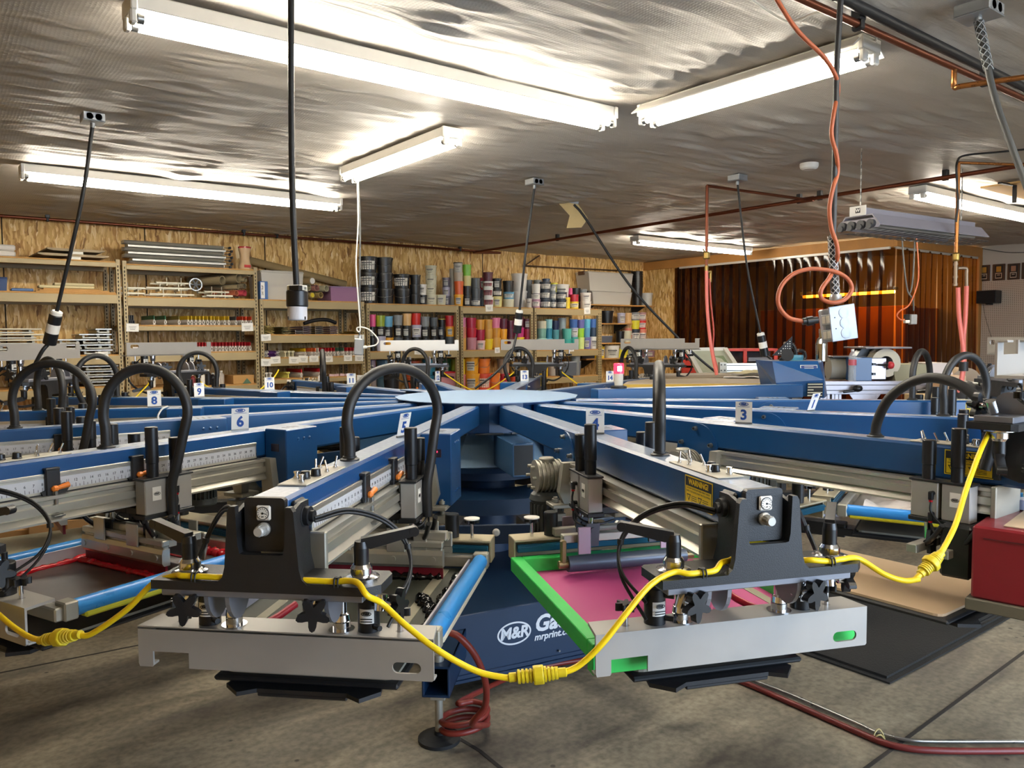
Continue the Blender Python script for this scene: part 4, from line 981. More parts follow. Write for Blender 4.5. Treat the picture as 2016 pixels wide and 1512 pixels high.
def stack(where, shelf_z, u0, u1, vbot, tops, cols, dy=.14, kind='ink tub', labs=None, lids=None, handle=False):
    """a column of tubs: u0..u1 pixels wide, standing on shelf_z, tops = pixel rows of each tub's top from the lowest up"""
    y = YF0+dy
    xa, xb = onL(u0, vbot, y).x, onL(u1, vbot, y).x; r = (xb-xa)/2*.985; x = (xa+xb)/2
    k = NSTACK.get(where, 0); NSTACK[where] = k+1
    v = vbot; z = shelf_z+.0145; zb = onL((u0+u1)/2, vbot, y).z
    for i, (tp, c) in enumerate(zip(tops, cols)):
        zt = onL((u0+u1)/2, tp, y).z; h = max(.04, zt-zb); zb = zt
        lb = labs[i] if labs and i < len(labs) else None; ld = lids[i] if lids and i < len(lids) else None
        n = len(cols); pos = SIZEW.get(n, SIZEW[4])[i] if n <= 4 else ORD[i]
        cname = CN.get(c, 'coloured')
        ps = '' if n == 1 else '%s in ' % pos
        kind_ = kind[i] if isinstance(kind, list) else kind
        lab_ = '%s %s, %s%s stack from left, %s' % (cname, kind_, ps, ORD[k], where)
        nm = 'ink_pail' if 'pail' in kind_ else ('ink_jar' if 'jar' in kind_ else 'ink_tub')
        tub(nm, lab_, 'pail' if 'pail' in kind_ else 'tub', x+random.uniform(-.006, .006)*(i > 0), y, z, r*(.97 if i else 1), h*.995, c, ld, lb, where.replace('on ', 'tubs on ') if True else None, .86 if h > 1.6*r else .92, handle, random.uniform(-.15, .15))
        z += h
W_, T_ = ('#e6e2d8', 'w'), ('#c9c7bf', 'n')
K, WH, CR, TG, OR, AM, LG, PY, SL, RD, MA, YE = '#17181b', '#e9e6df', '#cfcbb0', '#b9b7b0', '#e0632a', '#e6a52c', '#7cc23a', '#d8cf8a', '#4b5157', '#b52136', '#5e2336', '#e8c92a'
PK, OL, SB, GY, TN, SC, LV = '#e8558c', '#8fa02a', '#5d9cc0', '#83888a', '#d5ab72', '#c9281f', '#b7b5c9'
w = 'on top of pail bay'
stack(w, 2.02, 709, 743, 590, [559, 529, 498], [K, K, K], .18, 'white-label pail', [W_, W_, W_], None, True)
stack(w, 2.02, 743, 774, 591, [561, 530, 500], [K, K, K], .17, 'plain pail', [('#c9c7bf', 'n')]*0, None, True)
stack(w, 2.02, 777, 807, 593, [562, 534], [K, K], .16, 'pail', [None, W_], None, True)
stack(w, 2.02, 808, 827, 595, [575, 556, 537], [K, K, K], .10, 'tub')
stack(w, 2.02, 826, 840, 596, [577, 556], [K, WH], .10, 'jar', [T_, T_])
stack(w, 2.02, 839, 859, 596, [576, 557, 539, 519], [CR, CR, CR, CR], .10, 'printed tub', [('#d9d4b8', 'w')]*4)
stack(w, 2.02, 860, 877, 597, [577], [CR], .07, 'tub', [T_])
stack(w, 2.02, 872, 886, 597, [578, 561, 542], ['#6d6a78', LV, '#6d6a78'], .22, 'tub', [T_, T_, T_])
stack(w, 2.02, 886, 897, 597, [575, 551, 524], [TG, TG, TG], .24, 'tub')
w = 'on top of red bay'
z5 = 2.01
stack(w, z5, 895, 911, 598, [575, 549, 532, 512], [AM, OR, '#c3b3a0', TG], .10, 'tub', [T_, None, None, T_], [None, None, None, K])
stack(w, z5, 912, 927, 598, [577, 558, 538, 516], [K, K, PY, LG], .10, 'tub', [T_])
stack(w, z5, 928, 945, 598, [582, 562, 542], [SL, SL, SL], .10, 'tub', [W_])
stack(w, z5, 945, 954, 598, [580, 564, 540], [SL, SL, RD], .2, 'tub', [None, None, T_])
stack(w, z5, 953, 970, 597, [578, 559, 547, 529], [WH, WH, WH, MA], .10, 'tub', [('#8c2f3a', 'w'), ('#8c2f3a', 'w'), ('#8c2f3a', 'w')])
stack(w, z5, 971, 987, 599, [578, 564, 543], [PY, K, K], .10, 'tub', [T_, W_, T_])
stack(w, z5, 992, 1010, 600, [584, 570, 548], [CR, SB, K], .10, 'tub', [None, W_])
stack(w, z5, 1009, 1035, 600, [566, 532], [WH, WH], .30, 'bucket')
stack(w, z5, 1036, 1046, 601, [583], [TG], .08, 'bottle', [T_])
stack(w, z5, 1034, 1047, 600, [570, 544], [SL, SL], .3, 'tub')
w = 'on top of blue bay'
stack(w, z5, 1048, 1062, 601, [584, 573, 554], ['#b58aa0', WH, WH], .09, 'jar', [W_, W_], [None, K, WH])
stack(w, z5, 1064, 1082, 602, [585, 567, 550], ['#2b3440']*3, .12, 'tub with white label', [W_]*3)
stack(w, z5, 1083, 1094, 602, [585, 570, 555], ['#2b3440', GY, GY], .12, 'tub with white label', [W_]*3)
stack(w, z5, 1096, 1114, 602, [585, 570], ['#2b3440', '#2b3440'], .12, 'tub with white label', [W_]*2)
stack(w, z5, 1094, 1118, 600, [578, 551], [WH, WH], .36, 'bucket', [None, T_])
stack(w, z5, 1111, 1121, 602, [580], [YE], .07, 'tub')
stack(w, z5, 1122, 1137, 603, [589, 575], [YE, RD], .10, 'tub', [W_])
stack(w, z5, 1126, 1141, 600, [574, 558], [K, K], .32, 'tub')
stack(w, z5, 1145, 1161, 603, [588, 571], [WH, WH], .10, 'tub', [W_, W_])
stack(w, z5, 1141, 1154, 600, [580, 560], [GY, GY], .33, 'tub')
stack(w, z5, 1070, 1082, 598, [566, 538], ['#35455c', '#35455c'], .40, 'tub')
stack(w, z5, 1052, 1065, 598, [566, 541], [GY, GY], .40, 'tub')
stack(w, z5, 1084, 1096, 598, [568, 546], ['#e3d93a', '#e3d93a'], .40, 'tub')
stack(w, z5, 1119, 1129, 600, [578, 558], [PK, PK], .36, 'tub')
w = 'on middle shelf of pail bay'; z = 1.435
stack(w, z, 727, 740, 690, [664, 642, 618], [K, K, PK], .10, 'tub', [None, T_])
stack(w, z, 741, 759, 688, [659, 640, 618], [LV, K, OL], .10, 'tub', [None, T_])
stack(w, z, 757, 774, 689, [663, 642, 621], [AM, K, SB], .10, 'tub', [None, T_])
stack(w, z, 775, 792, 690, [664, 640, 620], [SL, K, GY], .10, 'tub', [None, T_])
stack(w, z, 793, 810, 690, [665, 641, 617], [K, K, TN], .10, 'tub', [None, T_])
stack(w, z, 811, 829, 690, [664, 640, 617], [K, LV, SC], .10, 'tub', [None, W_, None])
stack(w, z, 829, 846, 690, [666, 644, 624], [K, K, GY], .10, 'tub', [None, T_])
stack(w, z, 847, 862, 690, [666, 644, 626], [K, K, SL], .10, 'tub', [None, T_])
stack(w, z, 863, 876, 690, [664, 645, 629], [K, '#2b3440', K], .14, 'tub', [None, T_], [None, None, '#cabb3a'])
stack(w, z, 878, 893, 690, [664, 643, 623], [SL, AM, '#b3202c'], .10, 'tub', [None, T_], [None, OR])
w = 'on middle shelf of red bay'; z = 1.43
stack(w, z, 906, 917, 684, [661, 639, 620], ['#d2a04a', '#d9826a', '#e07fa2'], .10, 'tub')
stack(w, z, 919, 937, 684, [660, 641, 621], ['#b9808c', RD, '#a82040'], .10, 'tub')
stack(w, z, 938, 954, 684, [666, 645, 625], ['#e6c3bf', '#a82040', '#d99a3a'], .10, 'tub', [T_])
stack(w, z, 954, 969, 684, [663, 644, 625], [YE, '#d2a04a', '#d2a04a'], .10, 'tub')
stack(w, z, 968, 984, 684, [661, 642, 622], ['#d2a04a', '#d99a3a', '#e07fa2'], .10, 'tub')
stack(w, z, 984, 998, 684, [664, 644, 624], [AM, AM, MA], .10, 'tub')
stack(w, z, 998, 1012, 684, [662, 645, 628], [MA, '#5e2336', MA], .16, 'tub')
stack(w, z, 1013, 1030, 684, [661, 642, 621], [YE, '#b7387a', MA], .10, 'tub')
stack(w, z, 1031, 1045, 684, [665, 645, 625], ['#b3202c', '#a82040', MA], .10, 'tub', [None, None, T_])
w = 'on middle shelf of blue bay'; z = 1.41
stack(w, z, 1058, 1074, 684, [661, 642, 627], ['#9ad0c2', '#7fae9f', CR], .10, 'tub')
stack(w, z, 1074, 1086, 684, [661, 642, 624], ['#5fb2cf', '#2f7f9c', '#8fc7cf'], .10, 'tub')
stack(w, z, 1087, 1100, 684, [664, 645, 627], ['#35455c', '#4f8f98', '#1d2a4c'], .14, 'tub')
stack(w, z, 1100, 1113, 684, [664, 643, 622], ['#4f8f98', '#9aa6ac', '#9aa6ac'], .22, 'tub')
stack(w, z, 1109, 1124, 684, [663, 643], ['#3ba29a', '#5bb3a5'], .08, 'tub')
stack(w, z, 1123, 1136, 684, [660, 642, 625], ['#3ba29a', LV, '#3f66a8'], .10, 'tub', [None, W_])
stack(w, z, 1137, 1149, 684, [661, 643, 626], ['#d4e58f', '#9ccf3a', '#6d6aa8'], .10, 'tub')
stack(w, z, 1149, 1161, 684, [661, 642, 625], ['#6d6aa8', '#5d9cc0', '#5fb2cf'], .10, 'tub', [T_])
stack(w, z, 1161, 1174, 684, [660, 642, 625], [WH, '#35455c', '#3f66a8'], .10, 'tub', [T_])
w = 'on low shelf of pail bay'; z = .86
def low(w, z, u0, u1, tops, cols, dy, **k):       # pails whose foot is hidden by the press: rows are read straight off the photo
    stack(w, z, u0, u1, onv(z+.0145, (u0+u1)/2, YF0+dy), tops, cols, dy, **k)
def onv(z, u, y):
    lo, hi = 500, 1100
    for _ in range(40):
        m = (lo+hi)/2
        if onL(u, m, y).z > z: lo = m
        else: hi = m
    return lo
low(w, z, 728, 741, [745, 708], ['#9a8d8a', '#8a7d92'], .12, kind='jug', labs=[None, T_])
low(w, z, 743, 773, [745, 708], ['#5f89a6', '#5f89a6'], .34, kind='pail', labs=[None, T_], handle=True)
low(w, z, 757, 785, [728], [K], .04, kind='jar', lids=['#c01830'])
low(w, z, 800, 828, [742, 710], ['#c0552e', '#c0552e'], .3, kind='pail')
low(w, z, 834, 858, [738, 707], ['#2f7f9c', '#2f7f9c'], .3, kind='pail')
low(w, z, 868, 888, [736, 706], ['#2f7a4c', '#2f7a4c'], .42, kind='pail', labs=[None, T_])
low(w, z, 888, 899, [738, 707], ['#a9b83a', '#a9b83a'], .42, kind='pail')
w = 'on low shelf of red bay'; z = .87
low(w, z, 906, 916, [737, 706], ['#d9808c', YE], .16, kind='pail')
low(w, z, 916, 942, [735, 702], [AM, AM], .16, kind='pail', labs=[T_, T_], handle=True)
low(w, z, 942, 964, [735, 706], ['#d8533a', '#e0792e'], .15, kind='pail', labs=[W_, None], handle=True)
low(w, z, 966, 983, [734], ['#e0792e'], .1, kind='pail', handle=True)
low(w, z, 981, 1002, [735, 706], ['#b3202c', '#b59a80'], .26, kind='pail')
low(w, z, 1003, 1018, [738, 712], ['#d8533a', '#d2a04a'], .42, kind='pail')
w = 'on low shelf of blue bay'; z = 1.02
low(w, z, 1058, 1077, [712], [YE], .12, kind='pail')
low(w, z, 1080, 1100, [716], [WH], .3, kind='pail')
low(w, z, 1126, 1140, [700], [GY], .1, kind='tub')
# tubs on the corner bracket shelves
w = 'on corner shelves'
def corner(sh, u0, u1, tops, cols, **k):
    z = SHELFZ[sh]-.0145; stack(w, z, u0, u1, onv(SHELFZ[sh], (u0+u1)/2, 9.16), tops, cols, 9.16-YF0, **k)
corner((1150, 598), 1264, 1281, [577], [TG], kind='cup')
corner((1183, 636), 1183, 1204, [612], [K], kind='bucket')
corner((1183, 636), 1217, 1229, [616], [LV], kind='cup', labs=[T_])
corner((1183, 675), 1230, 1242, [660, 646, 631, 616], ['#d9826a', '#d9826a', '#d5ab72', '#d5ab72'], kind='tub')
corner((1183, 675), 1243, 1257, [648, 631, 615], ['#2b3440', '#e3d93a', GY], kind='tub', labs=[W_, None, W_])
corner((1183, 675), 1257, 1270, [648, 631, 615], ['#d9826a', SC, '#b58a8a'], kind='tub', labs=[W_, W_, W_])
corner((1183, 675), 1214, 1227, [652], [K], kind='tub')
corner((1183, 675), 1227, 1241, [651], [CR], kind='tub')
corner((1140, 707), 1191, 1215, [680], [WH], kind='pail', labs=[T_])
corner((1140, 707), 1181, 1189, [680], [YE], kind='bottle', labs=[T_])
corner((1140, 707), 1171, 1180, [682], [YE], kind='bottle')
corner((1140, 707), 1215, 1233, [686], ['#e3d93a'], kind='pail')
corner((1140, 707), 1234, 1246, [688], [GY], kind='can', labs=[T_])
corner((1140, 707), 1265, 1285, [690], ['#8a6a78'], kind='can', labs=[T_])
p0, p1 = onL(1246, 590, 9.2), onL(1262, 590, 9.2)
zb = SHELFZ[(1150, 598)]
for i in range(1):
    t = thing('bucket_stack', 'tall nest of black buckets in the back corner beside the clear bins', 'bucket', ((p0.x+p1.x)/2, 9.2, zb), 0)
    h = onL(1254, 534, 9.2).z-zb; r = (p1.x-p0.x)/2
    for k in range(7):
        part('bucket', 'nestb', lambda b: b.lathe([(r*.8, 0), (r*.98, .30), (r*1.04, .30), (r*1.04, .325), (r*.95, .325)], 20), BLKP, t, (0, 0, k*(h-.33)/6))
# ------------------------------------------------------------------ clear storage bins
CLEAR = mat('clear_plastic', '#e3e0d8', .3, alpha=.6)
def bin_(label, u0, u1, v0, v1, y, dep, z, inner=None, lidm=None, col=CLEAR, handle=None, group='plastic storage bins'):
    a, c = onL(u0, v1, y), onL(u1, v0, y); w = (c.x-a.x)/2; h = onL((u0+u1)/2, v0, y).z-z
    t = thing('storage_bin', label, 'bin', ((a.x+c.x)/2, y+dep/2, z), 0, group)
    b = MB(); k = .92
    B = [(-w*k, -dep/2*k, .002), (w*k, -dep/2*k, .002), (w*k, dep/2*k, .002), (-w*k, dep/2*k, .002)]; Tt = [(-w, -dep/2, h*.93), (w, -dep/2, h*.93), (w, dep/2, h*.93), (-w, dep/2, h*.93)]
    b.add(B+Tt, [(0, 3, 2, 1), (0, 1, 5, 4), (1, 2, 6, 5), (2, 3, 7, 6), (3, 0, 4, 7)]); b.build('bin_body', col, t)
    b = MB(); b.box(-w*1.03, w*1.03, -dep/2*1.03, dep/2*1.03, h*.90, h, .012); b.build('bin_lid', lidm or CLEAR, t)
    for s in (-1, 1):
        b = MB(); b.box(s*w*1.03-.012, s*w*1.03+.012, -.07, .07, h*.82, h*1.01, .006); b.build('latch', handle or BLKP, t)
    if inner:
        b = MB(); rd = random.Random(u0)
        for i in range(inner[1]): b.box(-w*.84, w*.84*rd.uniform(.3, 1), -dep/2*.8, dep/2*.8, .01+i*h*.8/inner[1], .01+(i+.7)*h*.8/inner[1]*rd.uniform(.9, 1), .01)
        b.build('bin_contents', inner[0], t)
    return t
bin_('clear bin of pale wood at the left end above squeegees', 515, 597, 533, 585, 8.78, .42, 2.0495, (mat('pale_wood', '#d8bd86', .7, var=.1), 3))
bin_('flat purple-pink bin with blue latch beside the cardboard tubes', 651, 706, 564, 590, 8.78, .42, 2.0495, (mat('pink_stuff', '#b0708f', .6, var=.2), 2), mat('lid_violet', '#a98fb5', .3, alpha=.8), mat('bin_violet', '#b083a8', .3, alpha=.7), mat('latch_blue', '#34406e', .4))
z_ = SHELFZ[(1150, 598)]
t1 = bin_('lower clear bin of white rags and yellow foam in the corner', 1166, 1244, 574, 595, 9.02, .3, z_, (mat('rag_white', '#e3dcc6', .8, var=.1), 3))
hz = onL(1200, 574, 9.02).z
bin_('large clear bin of white rags stacked on another bin', 1159, 1246, 536, 574, 9.02, .3, hz+.002, (mat('rag_white', '#e3dcc6', .8, var=.1), 4), None, CLEAR, mat('latch_brown', '#6a4a3a', .5))
bin_('pink translucent bin with red lid on the lower shelf', 868, 902, 732, 763, 8.74, .22, .8745, (mat('pink_stuff', '#b0708f', .6, var=.2), 2), mat('lid_red', '#b3202c', .3), mat('bin_pink', '#c78a93', .3, alpha=.75))
bin_('grey bin with white label card behind the far press arm', 1108, 1144, 712, 745, 8.74, .2, 1.0345, None, mat('lid_grey', '#8d93a0', .4), mat('bin_grey', '#5d6470', .4, alpha=.9))
bin_('grey tray on the corner shelf under the black bucket', 1184, 1206, 661, 675, 9.05, .2, SHELFZ[(1183, 675)], None, mat('lid_grey', '#8d93a0', .4), mat('bin_grey', '#5d6470', .4, alpha=.9))
bin_('dark grey bin with small card on the low corner shelf', 1146, 1172, 690, 707, 9.05, .2, SHELFZ[(1140, 707)], None, mat('lid_dark', '#33363c', .4), mat('bin_dark', '#30333a', .4))
bin_('blue plastic bin at the left edge of the top left shelf', -22, 14, 545, 572, 8.76, .4, 2.0695, None, mat('lid_navy', '#2c4777', .4), mat('bin_navy', '#27406e', .4))
# ------------------------------------------------------------------ squeegees, flood bars, pallets and tubes on the left bays
def squeegee_white(col):
    def f(b):
        b.box(-.016, .016, 0, .36, 0, .006, .002)
        ring = [(.0135*math.cos(2*PI*i/14), .028+.021*math.sin(2*PI*i/14)) for i in range(14)]; inn = [(.0075*math.cos(2*PI*i/14), .028+.014*math.sin(2*PI*i/14)) for i in range(14)]
        V = [(x, 0, z) for x, z in ring]+[(x, 0, z) for x, z in inn]+[(x, .36, z) for x, z in ring]+[(x, .36, z) for x, z in inn]
        F = []
        for i in range(14):
            j = (i+1) % 14; F += [(i, j, 14+j, 14+i), (28+i, 42+i, 42+j, 28+j), (i, 28+i, 28+j, j), (14+i, 14+j, 42+j, 42+i)]
        b.add(V, F, False); b.box(-.005, .005, 0, .36, .044, .058, .001)
    return f
def sqg(x, y, z, col, label, group, rz=0, ln=1, dark=False):
    t = thing('squeegee', label, 'squeegee', (x, y, z), rz, group)
    part('handle', 'sqw%d' % dark, squeegee_white(col), mat('sq_black', '#1a1a1d', .4) if dark else mat('sq_white', '#ded9d0', .45, metal=.1), t)
    part('blade', 'sqbl'+col, lambda b: b.box(-.0045, .0045, .001, .355, .052, .098, .001), mat('rubber_'+col.lstrip('#'), col, .4), t)
    return t
def sq_row(z, items, where, y=8.74):
    cnt = {}
    tot = {}
    for px, c, n in items: tot[n] = tot.get(n, 0)+1
    for px, c, n in items:
        k = cnt.get(n, 0); cnt[n] = k+1
        x = onL(px, 640, y).x
        pos = '' if tot[n] == 1 else ORD[k]+' '
        sqg(x, y, z+.0145, c, '%s%s squeegee from left, %s' % (pos, n, where) if tot[n] > 1 else '%s squeegee on the %s' % (n, where), 'squeegees on the '+where, .12, dark='black-bladed' in n)
G_, Y_, R_, OV = '#1f5a3c', '#c9a71c', '#a41420', '#6e6428'
sq_row(1.745, [(256, '#1b1b20', 'black-bladed'), (259.5, '#1b1b20', 'black-bladed'), (263, '#1b1b20', 'black-bladed')]+[(304, G_, 'green-bladed'), (326, G_, 'green-bladed'), (353, OV, 'olive-bladed')]+[(p, Y_, 'yellow-bladed') for p in (371, 378, 386, 394, 401, 409, 416, 422.5, 431, 443, 451)]+[(465, '#3a3a3a', 'grey-bladed')]+[(p, '#c23a1a', 'orange-bladed') for p in (478, 485, 495)], 'thin upper tier of the left squeegee bay')
sq_row(1.462, [(p, R_, 'red-bladed') for p in (392, 398, 404, 410, 416, 424)]+[(p, R_, 'red-bladed') for p in (431.8, 437.8, 444.7, 451.9, 457.4, 462.9, 470.3, 476, 482, 492)], 'tier with only red blades')
sq_row(1.385, [(600, Y_, 'yellow-bladed'), (613, '#c85a2a', 'orange-bladed'), (620, '#c85a2a', 'orange-bladed'), (626, '#d9d4c4', 'pale-bladed'), (632, R_, 'red-bladed'), (640, R_, 'red-bladed'), (646, R_, 'red-bladed'), (651.5, R_, 'red-bladed'), (658, R_, 'red-bladed'), (665, '#355a45', 'green-bladed'), (676, '#355a45', 'green-bladed'), (683, R_, 'red-bladed'), (690, R_, 'red-bladed'), (696, R_, 'red-bladed')], 'third tier of the flood bar bay')
sq_row(1.145, [(592, R_, 'red-bladed'), (627, R_, 'red-bladed'), (633, R_, 'red-bladed'), (639, R_, 'red-bladed')], 'lowest tier of the flood bar bay')
# zigzag flood bars
def zig(b):
    P = [(-.014, .004), (.012, .018), (-.012, .04), (.014, .058), (-.004, .074)]
    Q = [(x+.006, z) for x, z in P[::-1]]
    b.prism(P+Q, 0, .34, 'y')
for i, (px, c, n) in enumerate([(517.5, '#dfdbd4', 'white'), (521.5, '#dfdbd4', 'white'), (526, '#dfdbd4', 'white'), (531, '#5a2a72', 'purple'), (536, '#5a2a72', 'purple'), (541, '#5a2a72', 'purple'), (548, '#dfdbd4', 'white')]):
    o = part('flood_bar', 'zig'+n, zig, mat('zig_'+n, c, .4), None, (onL(px, 680, 8.74).x, 8.74, 1.3995), (0, 0, .1))
    tag(o, '%s zigzag flood bar, %s of seven at left of third tier' % (n, ORD[i]), 'flood bar', 'zigzag flood bars')
def clampbar(b): b.box(-.02, .02, 0, .3, .05, .07, .004); b.box(-.006, .006, 0, .3, 0, .05, .001); b.box(-.014, .014, 0, .3, 0, .006, .001)
for i, (px, c, n, z) in enumerate([(562, '#cfc9a8', 'cream', 1.3995), (569.5, '#cfc9a8', 'cream', 1.3995), (577, '#cfc9a8', 'cream', 1.3995), (524, '#dfdbd4', 'white', 1.1595), (532, '#dfdbd4', 'white', 1.1595), (567, '#d6cf6a', 'yellow', 1.1595)]):
    o = part('mounting_rail', 'cb'+n, clampbar, mat('cb_'+n, c, .45), None, (onL(px, 690, 8.74).x, 8.74, z), (0, 0, .1))
    tag(o, '%s T-shaped squeegee rail, %s, on %s tier of flood bar bay' % (n, {0: 'leftmost of three', 1: 'middle of three', 2: 'rightmost of three', 3: 'left of a pair', 4: 'right of a pair', 5: 'by itself'}[i], 'third' if z > 1.3 else 'lowest'), 'squeegee rail', 'T-shaped squeegee rails')
for i, px in enumerate((652, 662, 673, 684, 694)):
    o = part('pink_tag', 'ptag', lambda b: b.box(-.03, .03, 0, .012, 0, .028, .001), mat('pink_card', '#d9b9bf', .7), None, (onL(px, 690, 8.73).x, 8.73, 1.1595), (0, .1*(-1)**i, 0))
    tag(o, 'pinkish card tag, %s from left, on the lowest tier by squeegee rails' % ORD[i], 'tag', 'pinkish card tags')
# stacked flood bars (second tier of the third bay)
def wave_bar(b, w=.11):
    n = 10; P = [(-w/2+w*i/n, .010+.007*math.cos(2*PI*i/n)) for i in range(n+1)]
    Q = [(x, z-.003) for x, z in P[::-1]]; b.prism((P+Q)[::-1], 0, .4, 'y')
k = 0
for px, n, c, nm in ((530, 6, '#b79a4e', 'brass'), (563, 5, '#8f8458', 'dull brass'), (703, 2, '#b79a4e', 'brass')):
    x = onL(px, 650, 8.76).x
    for i in range(n):
        o = part('flood_bar', 'wv'+nm, wave_bar, mat('wv_'+nm, c, .35, metal=.7, var=.2), None, (x+random.uniform(-.012, .012), 8.74+random.uniform(0, .03), 1.6595+i*.017), (0, 0, random.uniform(-.1, .1)))
        tag(o, '%s flood bar, %s from bottom in pile %s' % (nm, ORD[i], {530: 'at the left post', 563: 'behind hanging black plug', 703: 'at the right post'}[px]), 'flood bar', 'brass flood bars')
for q, px in enumerate((588, 603, 627, 656)):
    x = onL(px, 650, 8.76).x
    for i in range(4 if q else 2):
        def loopbar(b):
            P = [(-.045, .004), (-.02, .002), (.02, .012), (.05, .004), (.052, .012), (.02, .022), (-.02, .014), (-.045, .018)]
            b.prism(P, 0, .4, 'y'); b.prism([(-.050, .003), (-.044, .001), (-.044, .02), (-.050, .02)], -.002, .0, 'y', 1); b.prism([(-.044, .003), (.05, .003), (.05, .006), (-.044, .006)], -.002, 0, 'y', 1)
        o = part('flood_bar', 'lpb%d' % (q % 2), loopbar, [mat('bar_purple' if q % 2 else 'bar_black', '#33203c' if q % 2 else '#17171a', .4), CHROME], None, (x, 8.74, 1.6595+i*.024), (0, 0, random.uniform(-.05, .05)))
        tag(o, '%s curled flood bar, %s from bottom in the %s dark pile from left' % ('purple' if q % 2 else 'black', ORD[i], ORD[q]), 'flood bar', 'dark curled flood bars')
o = MB(); o.tube([(0, 0, 0), (.15, .02, .04), (.3, .03, .045), (.42, .04, .01)], .022, 8, 6); tag(o.build('flood_bar', mat('bar_black', '#17171a', .4), None, (onL(600, 640, 8.8).x, 8.82, 1.785)), 'bent black flood bar draped over the dark curled piles', 'flood bar')
# cards pinned on the shelf beams
def card(i, u0, u1, v0, v1, label):
    y = YF0-.006; a, c = onL(u0, v1, y), onL(u1, v0, y); w, h = (c.x-a.x), (c.z-a.z)
    def f(b):
        b.box(-w/2, w/2, -.0008, 0, -h/2, h/2, 0, 0)
        for k in range(3): b.box(-w*(.3-.05*k), w*(.3-.05*k), -.0012, -.0008, h*(.08-.16*k), h*(.12-.16*k), 0, 1)
    o = part('shelf_card', 'card%d' % i, f, [PAPER, mat('label_ink', '#8a8a88', .6)], None, ((a.x+c.x)/2, y, (a.z+c.z)/2), (0, random.uniform(-.06, .06), 0))
    tag(o, label, 'card', 'white cards on the shelf beams')
for i, (u0, u1, v0, v1, lb) in enumerate([(188, 213, 692, 707, 'under the silver pallets'), (249, 273, 637, 653, 'under the black squeegees'), (476, 498, 636, 652, 'under the orange squeegees'), (514, 533, 658, 671, 'under the brass flood bars'), (698, 717, 659, 675, 'behind the hanging white outlet'),
    (514, 533, 706, 721, 'lowest left, below the white zigzag bars'), (533, 552, 702, 716, 'under the purple zigzag bars'), (569, 588, 702, 716, 'under the cream rails'), (588, 606, 700, 714, 'under the yellow squeegee'), (609, 627, 700, 713, 'under the orange squeegees of third tier'), (637, 655, 701, 713, 'under the red squeegees of third tier'), (677, 693, 699, 711, 'under the right green squeegee'), (699, 715, 699, 711, 'at the right post of third tier'),
    (565, 584, 747, 762, 'on the lowest beam near tag 10'), (626, 641, 740, 752, 'on the lowest beam behind tag 11'), (703, 719, 738, 752, 'on the lowest beam at the right post'), (956, 970, 600, 613, 'on the beam above the red tubs'), (1150, 1162, 606, 618, 'on the beam above the blue tubs'), (974, 984, 684, 695, 'on the beam below the ochre tub'), (816, 831, 690, 698, 'below the white clamp bar'), (1120, 1130, 682, 692, 'beside the grey clamp bar of tag 13'), (262, 282, 683, 699, 'hanging below the grey bar of tag 10')]):
    card(i, u0, u1, v0, v1, 'small white printed card pinned '+lb)
# far left bay: white and silver pallets in stacks
def hpallet(w, d, m2):
    def f(b):
        b.box(-w/2, w/2, 0, d, .035, .05, .004, 0)
        for s in (-.3, .3): b.box(s*w-.012, s*w+.012, .03, d, 0, .035, .002, 1)
        b.box(-w*.36, w*.36, .0, .02, .004, .018, .002, 1)
    return f
def pal_stack(px, v, w, n, z, m, nm, where, y=8.72, dx=0):
    x = onL(px, v, y).x
    for i in range(n):
        o = part('spare_pallet', 'hp%s%.2f' % (nm, w), hpallet(w, .45, m), [m, ALUD], None, (x+dx*i+random.uniform(-.01, .01), y+random.uniform(0, .02), z+.0145+i*.052), (0, 0, random.uniform(-.03, .03)))
        tag(o, '%s spare pallet, %s from bottom in stack %s' % (nm, ORD[i], where), 'pallet', 'spare pallets on the left shelves')
PW, PS = mat('pallet_white', '#ddd5c0', .5, var=.05), mat('pallet_silver', '#b9b8b4', .3, metal=.6, var=.1)
PBK = mat('pallet_blackface', '#2a2a2c', .4)
pal_stack(40, 690, .46, 5, 1.45, PW, 'white', 'left of the hanging plug', dx=-.01)
pal_stack(140, 690, .24, 3, 1.45, PS, 'silver', 'under the first hanging plug')
pal_stack(183, 690, .22, 4, 1.45, PS, 'silver', 'just right of the hanging plug')
pal_stack(208, 690, .15, 5, 1.45, PS, 'narrow silver', 'nearest the slotted post')
pal_stack(200, 740, .36, 6, 1.135, PS, 'silver', 'on the lower tier behind the hose loop')
pal_stack(90, 740, .36, 4, 1.135, PBK, 'black', 'on the lower tier at far left')
for i, (px, w, z) in enumerate(((143, .62, 2.39), (148, .50, 2.44))):
    x = onL(px, 490, 8.8).x
    def f(b):
        b.prism([(-w/2, .0), (-w/2+.05, -.012), (w/2-.05, -.012), (w/2, 0), (w/2, .012), (-w/2, .012)], 0, .5, 'y', 0); b.box(-.06, .06, .01, .3, -.04, -.01, .002, 1)
    o = part('spare_pallet', 'tp%d' % i, f, [mat('board_worn', '#a08c6c', .6, var=.2), ALUD], None, (x, 8.72, z+.04), (0, 0, .04))
    tag(o, '%s worn pallet lying on top of the far left shelving unit' % ('lower' if i == 0 else 'upper'), 'pallet', 'worn pallets on top')
for i in range(2):
    x = onL(0, 490, 8.8).x
    o = part('white_tube_box', 'wtb', lambda b: b.box(-.22, .12, 0, .4, 0, .055, .012), mat('white_tube', '#d9d3ca', .5), None, (x, 8.76, 2.39+i*.057))
    tag(o, '%s of two white long boxes at the left end of top shelf' % ('lower', 'upper')[i], 'box', 'white long boxes')
